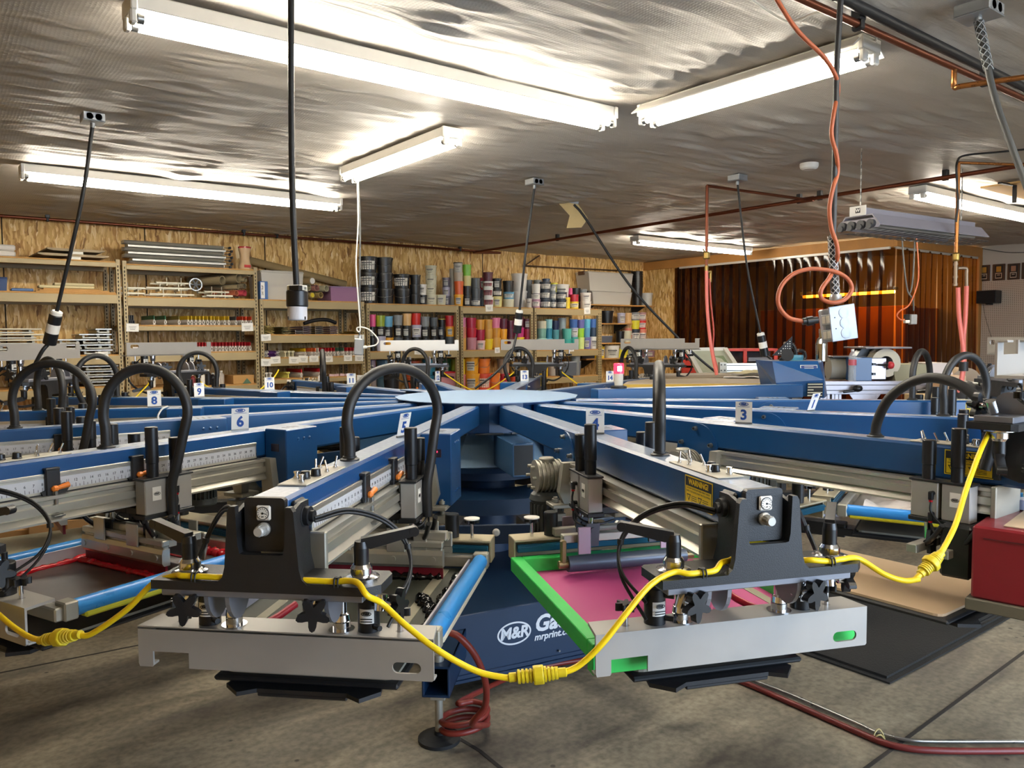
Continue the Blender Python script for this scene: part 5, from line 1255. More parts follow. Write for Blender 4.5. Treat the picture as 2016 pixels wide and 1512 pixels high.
for i, (u0, u1, v, c, nm) in enumerate(((22, 66, 566, '#5878a8', 'blue'), (78, 188, 568, '#dccfa0', 'cream'), (110, 190, 563, '#d8cba0', 'pale'))):
    y = 8.78; a, c_ = onL(u0, v, y), onL(u1, v, y); z = 2.0695+(.045 if i == 1 else (.075 if i == 2 else .004))
    o = MB().box(0, c_.x-a.x, 0, .12, 0, .028, .008); tag(o.build('wood_strip' if i else 'blue_tray', mat('strip_'+nm, c, .6), None, (a.x, y+.05*i, z)), {'blue': 'flat blue plastic handle lying on the shelf beside the navy bin', 'cream': 'long cream strip lying on the plank pile', 'pale': 'short pale strip on top of the plank pile'}[nm], 'strip')
for i in range(3):
    a, c_ = onL(70+8*i, 570, 8.74), onL(231-16*i, 570, 8.74)
    o = MB().box(0, c_.x-a.x, 0, .3, 0, .013, .002); tag(o.build('plank', mat('plank_pine', '#c08f4c', .6, var=.15, scale=8), None, (a.x, 8.72+.02*i, 2.0695+.0135*i)), '%s pine plank of the pile on the second tier at left' % ('bottom', 'middle', 'top')[i], 'plank', 'pine planks')
# grey profiles on top of the second bay
for i in range(7):
    y = 8.72; a, c_ = onL(246+(7 if i % 2 else 0)+(8 if i < 2 else 0), 500, y), onL(441 if i % 2 == 0 else 445, 500, y); L = c_.x-a.x
    def f(b):
        b.prism([(0, 0), (.16, .0), (.16, .033), (.06, .033), (0, .018)] if i % 2 else [(0, .018), (.05, 0), (.16, 0), (.16, .033), (.05, .033)], 0, L, 'x')
        b.box(L, L+.008, .02, .15, .002, .031, .001)
        b.box(L+.008, L+.08, .05, .06, .012, .02, .001, 1); b.box(L+.07, L+.09, .03, .08, .004, .03, .004, 1)
    o = part('grey_profile', 'gp%d%.3f' % (i % 2, L), f, [mat('profile_grey', '#c2bfb6', .4, metal=.3, var=.05), BLACK], None, (a.x, y+.01*(i % 2), 2.376+i*.0345))
    tag(o, 'grey aluminium profile with black end clamp, %s from the bottom of the stack' % ORD[i], 'profile', 'grey profiles on top of shelf')
# jug
a, c_ = onL(471, 525, 8.78), onL(496, 525, 8.78); r = (c_.x-a.x)/2
t = thing('powder_jug', 'beige plastic jug with red lid at the end of the grey profiles', 'jug', ((a.x+c_.x)/2, 8.80, 2.374))
b = MB(); b.lathe([(r*.9, 0), (r, .02), (r, .05), (r*.82, .07), (r*.72, .13), (r*.8, .19), (r*.95, .215), (r*.95, .235)], 20, None, 0, True, True, True, False); b.build('jug_body', mat('jug_beige', '#c9ab86', .5), t)
b = MB(); b.lathe([(r*.99, .235), (r*.99, .25), (r*.9, .253)], 20); b.build('lid', mat('lid_red', '#b3202c', .3), t)
b = MB(); b.box(-r*.7, r*.4, -r*1.02, -r*.98, .02, .05, .001); b.build('jug_label', mat('label_red', '#b93a3a', .5), t, (0, 0, 0), (0, 0, .2))
# pallet frames and rolled tubes on second tier
def pframe(b):
    b.box(-.25, .25, 0, .03, .02, .038, .003, 0); b.box(-.25, .25, .2, .23, .02, .038, .003, 0)
    for x in (-.1, .1): b.box(x-.008, x+.008, 0, .23, 0, .02, .002, 0); b.box(x-.004, x+.004, 0, .01, .038, .085, .001, 0)
for i, (px, dz, w) in enumerate(((262, .0, .5), (262, .055, .5), (340, .0, 1), (335, .065, 1), (345, .12, .8), (435, 0, .62), (430, .042, .6))):
    o = part('slotted_pallet', 'pf', pframe, mat('frame_offwhite', '#d8d2bd', .45, metal=.15), None, (onL(px, 580, 8.74).x, 8.73+.01*i, 2.0495+dz), (0, 0, .06*(-1)**i))
    o.scale = (w*.9, 1, 1)
    tag(o, 'off-white slotted pallet, %s' % ('lower one beside the left post', 'upper one beside the left post', 'bottom of the middle pile', 'middle of the middle pile', 'top of the middle pile', 'lower one in front of the tubes', 'upper one in front of the tubes')[i], 'pallet', 'off-white slotted pallets')
p_ = onL(386, 560, 8.76)
t = thing('spoked_wheel', 'black spoked handwheel standing behind the off-white frames', 'wheel', (p_.x, 8.78, p_.z), 0)
b = MB(); b.lathe([(.068, -.01), (.072, 0), (.068, .01), (.058, .01), (.058, -.01), (.068, -.01)], 26, XY(0, 0, 0, 0, PI/2), 0, True, False, False); b.build('rim', STEEL, t)
b = MB(); b.lathe([(.02, -.012), (.02, .012)], 14, XY(0, 0, 0, 0, PI/2))
for i in range(6): b.bar((0, 0, 0), (.06*math.cos(PI*i/3), 0, .06*math.sin(PI*i/3)), .008, .014)
b.build('spokes', BLKP, t)
def ctube(label, px, pv, r, z=None, ln=.5, col='#93835f', ang=.5, cap=None, y=8.75, grp='cardboard tubes'):
    p = onL(px, pv, y); zz = p.z if z is None else z
    d = Vector((-math.sin(ang), math.cos(ang), .0))
    t = thing('cardboard_tube', label, 'tube', (p.x, y, zz), 0, grp)
    b = MB(); n = 20
    M = Matrix.Rotation(ang, 4, 'Z') @ Matrix.Rotation(-PI/2, 4, 'X')
    b.lathe([(r*.8, .02), (r*.8, 0), (r, 0), (r, ln), (r*.8, ln), (r*.8, .02)], n, M, 0, True, False, False)
    b.lathe([(r*.79, ln*.6), (.001, ln*.6)], n, M, 1, False, False, False)
    b.build('tube_wall', [mat('card_'+col.lstrip('#'), col, .75, var=.1), INKK], t)
    if cap: b = MB(); b.lathe([(.001, -.004), (r*.72, -.004), (r*.72, .02)], n, M, 0, False, False, False); b.build('end_cap', mat('cap_'+cap.lstrip('#'), cap, .5), t)
    return t
zz = 2.05
for i, (px, pv, r, c, lb) in enumerate(((438, 552, .050, '#84775a', 'fat grey tube leaning over the off-white frames'), (470, 548, .050, '#84775a', 'fat grey tube with wide mouth, right of the fat leaning one'), (490, 540, .030, '#8d8062', 'thin grey tube, topmost at the right post'), (484, 551, .024, '#8d8062', 'thinnest grey tube below the topmost one'), (469, 565, .026, '#8d8062', 'thin tube under the wide-mouthed one'), (482, 563, .030, '#6f6650', 'dark tube at the right post'), (466, 577, .032, '#a2593c', 'reddish tube on the shelf board at right'), (482, 577, .034, '#b8404e', 'tube with pink wrapping on the shelf board'))):
    ctube(lb, px, pv, r, None, .45, c, .55)
for i, (px, pv, r, c, cap, lb) in enumerate(((615, 553, .048, '#8f7a55', '#e8e6e0', 'fat cardboard tube with white plug above the tube pile'), (608, 566, .038, '#8f8a6c', None, 'greenish tube at the left of the pile'), (624, 567, .038, '#9a6a60', None, 'tube with dark red inside, centre of the pile'), (643, 568, .038, '#a9a488', None, 'pale tube at the right of the pile'), (615, 581, .036, '#8f7a4a', '#d6bf2a', 'tube with yellow stuffing on the shelf'), (632, 581, .036, '#8f7a4a', None, 'brown tube with dark mouth on the shelf'))):
    ctube(lb, px, pv, r, None, .46, c, .35, cap)
a, c_ = onL(487, 512, 9.2), onL(680, 560, 9.2)
t = thing('long_roll', 'very long brown cardboard roll slanting along the wall behind the bins', 'tube', a, 0)
b = MB(); b.cyl((0, 0, 0), c_-a, .045, n=20); b.build('roll', mat('card_brown', '#8a7650', .75, var=.1), t)
a, c_ = onL(512, 580, 8.74), onL(527, 554, 8.74)
b = MB(); b.box(0, c_.x-a.x, 0, .15, 0, c_.z-2.0495, .002, 0); b.box(.01, (c_.x-a.x)*.6, -.001, 0, .012, c_.z-2.06, 0, 1)
b.text('DIRT TRAP', .028, Matrix(((0, 1, 0, .028), (0, 0, -1, -.0014), (-1, 0, 0, .075), (0, 0, 0, 1))) if False else Matrix(((0, -1, 0, .03), (0, 0, -1, -.0014), (1, 0, 0, (c_.z-2.0495)/2), (0, 0, 0, 1))), 2, .0004, sx=.8)
tag(b.build('boxed_part', [mat('box_blue', '#3f66a0', .5), PAPER, INKK], None, (a.x, 8.74, 2.0495)), 'small blue and white box in front of the clear bin of wood', 'box')
# cartons, bottles on the lowest visible tier
a, c_ = onL(460, 765, 8.76), onL(500, 738, 8.76)
b = MB(); b.box(0, c_.x-a.x, 0, .3, 0, c_.z-1.1145, .003); b.prism([(.10, .0), (.2, .0), (.15, .06)], -.001, 0, 'y', 1)
tag(b.build('carton', [mat('carton_brown', '#b98f56', .75, var=.05), mat('carton_green', '#4f6f5a', .7)], None, (a.x, 8.76, 1.1145)), 'brown cardboard carton with green triangle behind tag 9 hose', 'carton')
for i, (px, c, h, nm) in enumerate(((398, '#e6e2d8', .15, 'white'), (410, '#1a1a1d', .17, 'black'), (419, '#1a1a1d', .13, 'short black'), (428, '#e6e2d8', .17, 'white-capped'), (436, '#b9b0a6', .15, 'beige'), (300, '#e6e2d8', .16, 'tall white'), (380, '#7a2a2a', .12, 'red'))):
    x = onL(px, 750, 8.8).x; t = thing('bottle', '%s bottle on the low tier behind tags 8 and 9' % nm, 'bottle', (x, 8.8, 1.1145), 0, 'bottles on the low tier')
    b = MB(); b.lathe([(.028, 0), (.03, .01), (.03, h*.7), (.012, h*.85), (.012, h*.9)], 16); b.build('bottle_body', plastic(c), t)
    b = MB(); b.lathe([(.014, h*.88), (.014, h)], 12); b.build('bottle_cap', plastic('#e6e2d8' if c != '#e6e2d8' else '#a02030'), t)
# cartons on the floor under the press
for i, (u, v, s) in enumerate(((60, 1062, .42), (118, 1050, .40), (170, 1040, .36))):
    p = at(u, v, 5.9); h = max(.2, p.z+.12)
    b = MB(); b.box(-s/2, s/2, -.2, .2, 0, h, .004, 0); b.box(-s/2, s/2, -.03, .03, h, h+.001, 0, 1)
    tag(b.build('carton', [mat('carton_floor', '#9c7443', .75, var=.08), mat('tape_tan', '#b99a62', .4)], None, (p.x, p.y, 0), (0, 0, .2*i-.3)), '%s of the three brown cartons on the floor beyond the red ink screen' % ('leftmost', 'middle', 'rightmost')[i], 'carton', 'cartons on the floor')
# ------------------------------------------------------------------ copper pipes
COP = mat('copper', '#74402c', .35, metal=.75, var=.15, scale=30)
COPB = mat('copper_bright', '#a06a3a', .3, metal=.85, var=.1, scale=30)
BRASS = mat('brass', '#a08548', .35, metal=.8, var=.1)
GALV = mat('galvanised', '#a9adb0', .42, metal=.6, var=.12, scale=30)
CORDK = mat('cord_black', '#1a1a1b', .5)
CORDG = mat('cord_grey', '#4d4e4d', .5)
CORDO = mat('cord_orange', '#b25e3a', .5)
HOSEP = mat('hose_salmon', '#e0776a', .45, var=.05)
CEM = ZC-.015
def tubeobj(name, label, cat, pts, r, m, sub=8, group=None, n=10):
    pts = [Vector(p) for p in pts]; o = pts[0]
    b = MB(); b.tube([p-o for p in pts], r, n, sub)
    return tag(b.build(name, m, None, o), label, cat, group)
def clamp(parent, o, p, m=None):
    b = MB(); b.box(-.02, .02, -.02, .02, .012, .06, .003); b.box(-.012, .012, -.022, .022, -.022, .014, .004); b.build('pipe_clamp', m or BLACK, parent, p-o)
zp = 2.80
wl = [onL(u, 470, 9.22) for u in (-30, 520, 985)]
for q_ in wl: q_.z = 2.825
t = thing('copper_pipe', 'dark copper pipe running along the back wall just under the ceiling', 'pipe', wl[0], 0)
b = MB(); b.cyl((0, 0, 0), (wl[2].x-wl[0].x, 0, 0), .016); b.build('pipe', COP, t)
for u in (95, 480, 545, 905): clamp(t, wl[0], Vector((onL(u, 470, 9.22).x, wl[0].y, wl[0].z)))
x1 = onZ(1590, 393, zp).x
pa = Vector((x1, 9.2, zp)); pb = Vector((x1-.02, -1.5, zp))
t = thing('copper_pipe', 'long copper pipe crossing the ceiling from the back wall towards the right', 'pipe', pa, 0)
b = MB(); b.cyl((0, 0, 0), pb-pa, .017); b.cyl((0, 0, 0), (wl[2].x-x1, wl[2].y-9.2, wl[2].z-zp), .016); b.build('pipe', COP, t)
for y in (7.4, 4.1, 3.9, 2.85): clamp(t, pa, Vector((x1, y, zp)))
b = MB(); b.cyl((0, 4.02-9.2-.06, 0), (0, 4.02-9.2+.06, 0), .024); b.build('tee_fitting', COP, t)
# drop with salmon hose at the middle
d0 = onZ(1395, 366, zp); d0 = Vector((d0.x, 4.02, zp)) if False else onZ(1392, 366, zp)
t = thing('air_drop', 'copper air drop with valve and salmon hose left of the dark curtain', 'pipe', (d0.x, d0.y, 0), 0)
o = Vector((d0.x, d0.y, 0))
bot = at(1390, 528, (d0.x*SYW+d0.y*CYW)).z
b = MB(); b.cyl(Vector((x1, 4.02, zp))-o, (0, 0, zp), .012); b.cyl((0, 0, zp), (0, 0, bot), .012); b.build('pipe', COP, t)
k_ = d0.x*SYW+d0.y*CYW
vz = at(1390, 503, k_).z; b = MB(); b.lathe([(.02, -.03), (.028, -.02), (.028, .02), (.02, .03)], 8, XY(0, 0, vz)); b.cyl((0, 0, vz), (-.045, 0, vz+.05), .006); b.build('ball_valve', BRASS, t)
vz = at(1390, 540, k_).z; b = MB(); b.cyl((0, 0, vz+.02), (.05, 0, vz+.02), .010); b.cyl((.05, 0, vz+.03), (.05, 0, vz-.06), .011); b.lathe([(.016, -.02), (.016, .02)], 6, XY(0, 0, bot)); b.build('coupling', BRASS, t)
pts = [Vector((0, 0, bot))]+[at(u, v, k_)-o for u, v in ((1392, 600), (1397, 660), (1403, 700), (1411, 738))]
b = MB(); b.tube(pts, .014, 10, 6); b.build('salmon_hose', HOSEP, t)
pts = [at(u, v, k_)-o for u, v in ((1397, 548), (1400, 600), (1405, 650), (1404, 690), (1412, 725), (1410, 738))]
b = MB(); b.tube(pts, .007, 8, 6); b.build('thin_red_hose', mat('hose_red', '#b34a3c', .45), t)
# right drop with twin hoses
d1 = onZ(1887, 330, zp); k_ = 5.6
d1 = at(1886, 360, k_); o = Vector((d1.x, d1.y, 0))
t = thing('air_drop', 'bright copper air drop with twin salmon hoses in front of the curtain corner', 'pipe', o, 0)
top = zp; f_ = lambda v: at(1886, v, k_).z
b = MB(); b.cyl((0, 0, top), (0, 0, f_(505)), .013); b.cyl((0, 0, top), Vector((x1, d1.y-.25, zp))-o, .010); b.build('pipe', COPB, t)
b = MB(); b.lathe([(.018, -.03), (.026, -.02), (.026, .02), (.018, .03)], 8, XY(0, 0, f_(506))); b.cyl((0, 0, f_(500)), (.03, 0, f_(488)), .006); b.build('ball_valve', BRASS, t)
b = MB(); b.cyl((0, 0, f_(510)), (0, 0, f_(563)), .012)
q1 = at(1886, 528, k_)-o; q2 = at(1903, 530, k_)-o; q3 = at(1903, 563, k_)-o
b.tube([q1, q1.lerp(q2, .7)+Vector((0, 0, .006)), q2, q2.lerp(q3, .3), q3], .012, 10, 5)
for v in (520, 545, 560): b.lathe([(.017, -.008), (.017, .008)], 8, XY(0, 0, f_(v)))
b.build('brass_fittings', mat('brass_old', '#8d7a66', .4, metal=.7, var=.15), t)
for i, pp in enumerate((((1886, 566), (1888, 620), (1893, 660), (1897, 700), (1893, 745), (1886, 770)), ((1903, 563), (1901, 620), (1897, 670), (1898, 715), (1892, 755), (1884, 772)))):
    pts = [at(u, v, k_+.03*i)-o for u, v in pp]; b = MB(); b.tube(pts, .015, 10, 6); b.build('salmon_hose', HOSEP, t)
b = MB(); b.cyl(at(1897, 722, k_)-o-Vector((0, 0, .03)), at(1897, 722, k_)-o+Vector((0, 0, .035)), .03, n=14); b.build('hose_wrap', HOSE, t)
# top right copper and black pipes
pA, pB = onZ(1560, -10, 2.77), onZ(2040, 205, 2.77)
t = thing('copper_pipe', 'shiny copper pipe at the top right corner with an elbow branch', 'pipe', pA, 0)
b = MB(); b.cyl((0, 0, 0), (pB-pA)*1.6, .0145); b.build('pipe', COP, t)
e0 = onZ(1868, 140, 2.76); e0 = pA+(pB-pA)*((e0-pA).dot(pB-pA)/(pB-pA).length_squared)
e1 = e0+Vector((0, 0, -.085)); e2 = onZ(2030, 150, e1.z)
b = MB(); b.tube([e0-pA, e0-pA+Vector((0, 0, -.06)), e1-pA+Vector((.012, .0, 0)), (e1-pA).lerp(e2-pA, .15), e2-pA], .012, 10, 4); b.build('elbow_branch', COPB, t)
clamp(t, pA, pA.lerp(pB, .72)); clamp(t, pA, pA.lerp(pB, .2))
pC, pD = onZ(1645, -10, 2.81), onZ(2040, 185, 2.81)
tubeobj('black_pipe', 'thick black pipe beside the shiny copper pipe at top right', 'pipe', [pC, pC+(pD-pC)*1.6], .021, BLACK, 1)
g0, g1, g2 = onL(1033, 523, 9.28), onL(1062, 503, 9.28), onL(1245, 534, 9.28)
tubeobj('gas_pipe', 'thin dark pipe with an angled bend on the wall above the blue bay', 'pipe', [g1, g0, g0+Vector((.01, 0, 0)), g2], .010, mat('pipe_dark', '#4d3520', .5, metal=.4), 1)
# ------------------------------------------------------------------ ceiling boxes and cord drops
def cbox(b, s=.06):
    b.box(-s, s, -s, s, -.045, 0, .004); b.box(-s*1.03, s*1.03, -s*1.03, s*1.03, -.049, -.045, .002)
    for x in (-.4, .4): b.lathe([(.018, -.002), (.018, .0)], 14, XY(s*x, -s, -.024, 0, PI/2))
    b.cyl((0, 0, -.049), (0, 0, -.075), .012, n=12)
def plug(b):       # twist-lock plug, hanging along -z
    b.lathe([(.017, 0), (.022, -.004), (.022, -.016)], 18, None, 1); b.lathe([(.022, -.016), (.024, -.02), (.024, -.055)], 18, None, 0); b.lathe([(.024, -.055), (.0245, -.056), (.0245, -.092)], 18, None, 1); b.lathe([(.024, -.092), (.025, -.094), (.025, -.14), (.020, -.142)], 18, None, 0)
def orient(d):
    d = Vector(d).normalized(); return d.to_track_quat('-Z', 'Y').to_euler()
def drop(label, box_px, pts, r, m, plugs=None, k=1.0, tail=None, group='cord drops from the ceiling', boxsize=.055, mesh=False):
    c = onZ(*box_px, CEM-.02); kk = c.x*SYW+c.y*CYW
    t = thing('cord_drop', label, 'power cord', (c.x, c.y, CEM), 0, group)
    o = Vector((c.x, c.y, CEM))
    if boxsize: part('ceiling_box', 'cbox%.3f' % boxsize, lambda b: cbox(b, boxsize), GALV, t)
    P = [Vector((0, 0, -.06))]+[at(u, v, kk+dk)-o for u, v, dk in pts]
    b = MB(); b.tube(P, r, 10, 6); b.build('cord', m, t)
    if mesh:
        b = MB(); L = (P[1]-P[0])
        for s in (0, 1):
            for j in range(4):
                b.tube([P[0]+L*min(.8, i/16*.7)+Vector((math.cos(2*PI*j/4+(1 if s else -1)*i*.7), math.sin(2*PI*j/4+(1 if s else -1)*i*.7), 0))*(r+.004) for i in range(17)], .0018, 5, 2)
        b.build('strain_relief', GALV, t)
    if plugs:
        d = P[-1]-P[-2]; po = part('plug', 'plugmesh', plug, [BLKP, WHITE], t, P[-1], orient(d)); po.scale = (k, k, k)
        if tail:
            Q = [P[-1]+d.normalized()*.135*k]+[at(u, v, kk+dk)-o for u, v, dk in tail]; b = MB(); b.tube(Q, r, 10, 6); b.build('plug_tail', m, t)
    return t
drop('leaning black cord with white-banded plug at the far left', (182, 232), [(160, 400, 0), (112, 612, .1)], .011, CORDK, True, 1.45, [(84, 690, .1), (70, 715, .1)])
drop('black cord with plug hanging above tag 13 and looping down behind its bar', (1052, 358), [(1037, 480, 0), (1023, 610, .1)], .010, CORDK, True, 1.35, [(1005, 700, .1), (975, 735, .1), (935, 765, .1)])
drop('thin black cord with banded plug hanging before the dark curtain', (1452, 350), [(1470, 520, 0), (1497, 655, .05)], .008, CORDK, True, 1.35, [(1515, 705, .1), (1525, 715, .1)])
drop('grey cord with braided grip hanging from the box at top right corner', (1927, 20), [(1955, 180, -.05), (1985, 270, -.1), (2030, 390, -.15)], .0125, CORDG, None, 1, None, 'cord drops from the ceiling', .065, True)
# tape patch with leaning cord
c = onZ(1130, 405, CEM-.03); kk = c.x*SYW+c.y*CYW
t = thing('cord_drop', 'slanting black cord leaving a taped hole in the ceiling', 'power cord', (c.x, c.y, CEM), 0, 'cord drops from the ceiling'); o = Vector((c.x, c.y, CEM))
b = MB(); P = [at(u, v, kk)-o for u, v in ((1095, 395), (1138, 402), (1158, 430), (1145, 448), (1116, 449), (1122, 425))]
b.add(P+[p+Vector((0, .004, .004)) for p in P], [(0, 1, 2, 3, 4, 5), (11, 10, 9, 8, 7, 6)]+[(i, (i+1) % 6, 6+(i+1) % 6, 6+i) for i in range(6)]); b.build('tape', mat('tape_masking', '#c9b07a', .6, var=.1), t)
b = MB(); P = [at(u, v, kk)-o for u, v in ((1094, 393), (1110, 388), (1140, 396), (1138, 403))]; b.add(P+[p+Vector((0, .004, .006)) for p in P], [(0, 1, 2, 3), (7, 6, 5, 4)]+[(i, (i+1) % 4, 4+(i+1) % 4, 4+i) for i in range(4)]); b.build('metal_flap', GALV, t)
b = MB(); b.tube([(0.0, 0, -.02)]+[at(u, v, kk)-o for u, v in ((1154, 432), (1240, 562), (1330, 660), (1370, 700), (1412, 735))], .012, 10, 6); b.build('cord', CORDK, t)
# big cable with large connector near the camera
c = onZ(573, -30, CEM); kk = c.x*SYW+c.y*CYW; kk = 2.7
t = thing('cord_drop', 'thick black power cable with large black and white connector hanging in front', 'power cord', at(573, -40, kk), 0, 'cord drops from the ceiling'); o = at(573, -40, kk)
top = Vector((0, 0, ZC-.01-o.z))
b = MB(); b.tube([top]+[at(u, v, kk)-o for u, v in ((573, 0), (573, 150), (575, 350), (579, 470), (584, 566))], .0105, 12, 6); b.build('cable', CORDK, t)
cp = at(585, 562, kk)-o; s = kk/FPX
b = MB()
b.lathe([(18*s, 0), (19.5*s, -2*s), (19.5*s, -10*s)], 24, None, 1); b.box(-20*s, -9*s, -20.5*s, 4*s, -12*s, -1*s, 1*s, 0); b.lathe([(20*s, -10*s), (21*s, -12*s), (21*s, -40*s), (19.5*s, -42*s)], 24, None, 0)
b.lathe([(18.8*s, -42*s), (18.8*s, -66*s), (17.5*s, -68*s)], 24, None, 2); b.lathe([(3*s, 0), (3*s, -1*s)], 8, XY(0, -19.6*s, -6*s, 0, PI/2), 3)
for a in (0, 2.1, 4.2): b.box(-2*s, 2*s, -19.2*s, -18*s, -67*s, -61*s, 0, 0, Matrix.Rotation(a, 4, 'Z'))
b.build('connector', [BLKP, mat('connector_cream', '#cfc9b8', .4), mat('connector_white', '#dcd9dc', .35), STEEL], t, cp, (0, .02, .5))
# white cord and outlet below the short light
kk = 5.86; top = at(704, 365, kk)
t = thing('cord_drop', 'white cord hanging from the short light to a grey outlet box', 'power cord', (top.x, top.y, 2.75), 0, 'cord drops from the ceiling'); o = Vector((top.x, top.y, 2.75))
WCORD = mat('cord_white', '#e3dfd6', .4)
b = MB(); b.tube([(0, 0, 0)]+[at(u, v, kk)-o for u, v in ((705, 440), (701, 520), (706, 600), (709, 648), (704, 652), (703, 646), (712, 644), (728, 650), (744, 668), (740, 679), (722, 683), (716, 684))], .0055, 8, 5); b.build('cord', WCORD, t)
b = MB(); b.tube([(.01, .01, 0)]+[at(u, v, kk+.02)-o for u, v in ((709, 450), (708, 560), (709, 640), (707, 662))], .007, 8, 5); b.build('grey_cord', CORDG, t)
p = at(707, 680, kk)-o
b = MB(); b.box(-.033, .033, -.03, .03, -.07, .05, .006); b.lathe([(.016, .05), (.014, .075)], 10); b.build('outlet_box', GALV, t, p, (0, .08, -.6))
b = MB(); b.cyl(at(714, 684, kk)-o, at(722, 683, kk)-o, .012, n=10); b.build('white_plug', WCORD, t)
# foreground twisted drop: black cable, orange cord, metal outlet box
kk = 2.55
t = thing('cord_drop', 'black cable twisted with orange cord holding a metal outlet box at right', 'power cord', at(1645, 300, kk), 0, 'cord drops from the ceiling'); o = at(1645, 300, kk)
P = [(1660, -60), (1655, 0), (1648, 120), (1645, 250), (1642, 400), (1639, 500), (1640, 560), (1645, 588)]
b = MB(); b.tube([at(u, v, kk)-o for u, v in P], .0095, 12, 6); b.build('cable', mat('cable_charcoal', '#2c2d30', .5), t)
P = [(1510, -40, -.3), (1530, 0, -.2), (1570, 60, -.1), (1620, 110, -.03), (1643, 145, -.02), (1650, 175, .02), (1642, 220, -.02), (1637, 265, -.02), (1647, 305, -.02), (1649, 340, .0), (1640, 370, -.02), (1633, 410, -.02), (1637, 450, -.02), (1647, 480, -.025), (1649, 505, -.02), (1642, 525, .02), (1634, 545, -.02), (1617, 570, -.03), (1618, 588, -.03), (1640, 596, -.035), (1664, 589, -.03), (1677, 570, -.02), (1670, 551, -.02), (1652, 538, -.02), (1625, 531, -.02), (1590, 530, -.02), (1558, 542, -.02), (1536, 568, -.02), (1533, 600, -.02), (1552, 625, -.02), (1582, 633, -.02)]
b = MB(); b.tube([at(u, v, kk+d)-o for u, v, d in P], .0068, 9, 6); b.build('orange_cord', CORDO, t)
b = MB(); b.cyl(at(1580, 633, kk-.02)-o, at(1610, 630, kk-.02)-o, .011, n=10); b.cyl(at(1588, 633, kk-.02)-o, at(1600, 631, kk-.02)-o, .015, n=10); b.build('black_plug', BLKP, t)
b = MB()
A_ = at(1638, 465, kk)-o; B_ = at(1645, 584, kk)-o
for s in (1, -1):
    for j in range(5): b.tube([A_.lerp(B_, i/24)+rt*(.013*math.cos(2*PI*j/5+s*i*.55))+Vector((fw.x, fw.y, 0))*(.013*math.sin(2*PI*j/5+s*i*.55)) for i in range(25)], .0014, 5, 2)
b.build('cable_grip', mat('grip_steel', '#c9cbcd', .35, metal=.4), t)
b = MB(); b.lathe([(.017, .03), (.019, .022), (.019, .004), (.016, 0)], 14); b.build('grip_nut', GALV, t, at(1645, 598, kk)-o)
s = kk/FPX; bx = MB(); bx.box(-26*s, 26*s, -16*s, 16*s, -66*s, 0, 3*s); 
bx.build('outlet_box', GALV, t, at(1640, 606, kk+.05)-o, (0, -.14, -YAW-.15))
fp = MB(); fp.box(-27*s, 27*s, -2*s, 2*s, -67*s, 2*s, 1*s)
for z in (-13, -33, -53):
    fp.lathe([(11*s, 0), (11*s, .6*s), (10*s, .9*s)], 20, XY(3*s, -2*s, z*s, 0, PI/2)); fp.ellipse(8*s, 8*s, .8*s, XY(3*s, -3*s, z*s, 0, PI/2), 0, 20)
for z in (-20, -42): fp.cyl((-17*s, -2.6*s, z*s), (-17*s, -1.5*s, z*s), 1.3*s, n=8, mat=1)
fp.build('cover_plate', [mat('cover_plate_metal', '#a3a9b4', .42, metal=.4, var=.15, scale=40), INKK], t, at(1656, 603, kk)-o, (0, -.14, -YAW+.12))
sp = MB()
for z in (-20, -50): sp.box(-11*s, 11*s, -1.5*s, 0, z*s-10*s, z*s+10*s, 2*s); [sp.box(x*s-4*s, x*s+4*s, -2.4*s, -1*s, z*s-7*s, z*s+7*s, 2*s, 1) for x in (-4.5, 5)]
sp.build('outlet_face', [GALV, mat('outlet_ivory', '#cfcabb', .4)], t, at(1625, 610, kk)-o, (0, -.12, -YAW-1.05))
# white cable at the ceiling
tubeobj('white_cable', 'thin white cable stapled across the ceiling at top right', 'cable', [onZ(u, v, CEM-.012) for u, v in ((1455, -20), (1525, 30), (1560, 42), (1620, 22), (1660, 40), (1700, 58), (1722, 55), (1725, 75), (1716, 98))], .005, WCORD, 5)
kk = 5.2
tubeobj('black_cable', 'thin black cable running under the ceiling at right and dropping down', 'cable', [onZ(u, v, CEM-.02) for u, v in ((2040, 292), (1960, 300), (1900, 306))]+[at(u, v, kk) for u, v in ((1884, 320), (1884, 360), (1886, 400), (1882, 437))], .007, CORDK, 5)
# smoke detector
c = onZ(1593, 322, CEM); b = MB(); b.lathe([(.045, -.045), (.06, -.035), (.066, -.02), (.066, 0)], 24); tag(b.build('smoke_detector', WHITE, None, c), 'round white smoke detector on the ceiling', 'smoke detector')
# ------------------------------------------------------------------ hanging wire-guarded fixture (unlit)
kk = 5.35; p0 = at(1692, 455, kk); L = 1.22
p0 = at(1690, 440, kk); p1 = at(1905, 468, kk+.74); rz = math.atan2(p1.y-p0.y, p1.x-p0.x); L = (p1-p0).length
t = thing('hanging_light', 'unlit grey wire-guarded fixture hanging on chains before the curtain', 'hanging light', p0, rz)
HG = mat('fixture_grey', '#9b98a2', .45, var=.05)
b = MB(); b.prism([(-.16, -.02), (-.10, .055), (.10, .055), (.16, -.02), (.155, -.025), (.097, .045), (-.097, .045), (-.155, -.025)], 0, L, 'x'); b.box(-.0, L, -.055, .055, .05, .10, .004); b.build('reflector', HG, t)
b = MB(); b.prism([(-.16, -.02), (-.13, .025), (.13, .025), (.16, -.02), (.15, -.04), (-.15, -.04)], -.006, 0, 'x'); 
for y in (-.105, -.035, .035, .105): b.lathe([(.028, 0), (.028, .03)], 12, XY(-.034, y, -.012, 0, 0, PI/2), 1); b.lathe([(.02, 0), (.02, .02)], 12, XY(-.05, y, -.03, 0, 0, PI/2), 1)
b.build('end_socket_plate', [HG, mat('socket_dark', '#3b3c40', .4)], t)
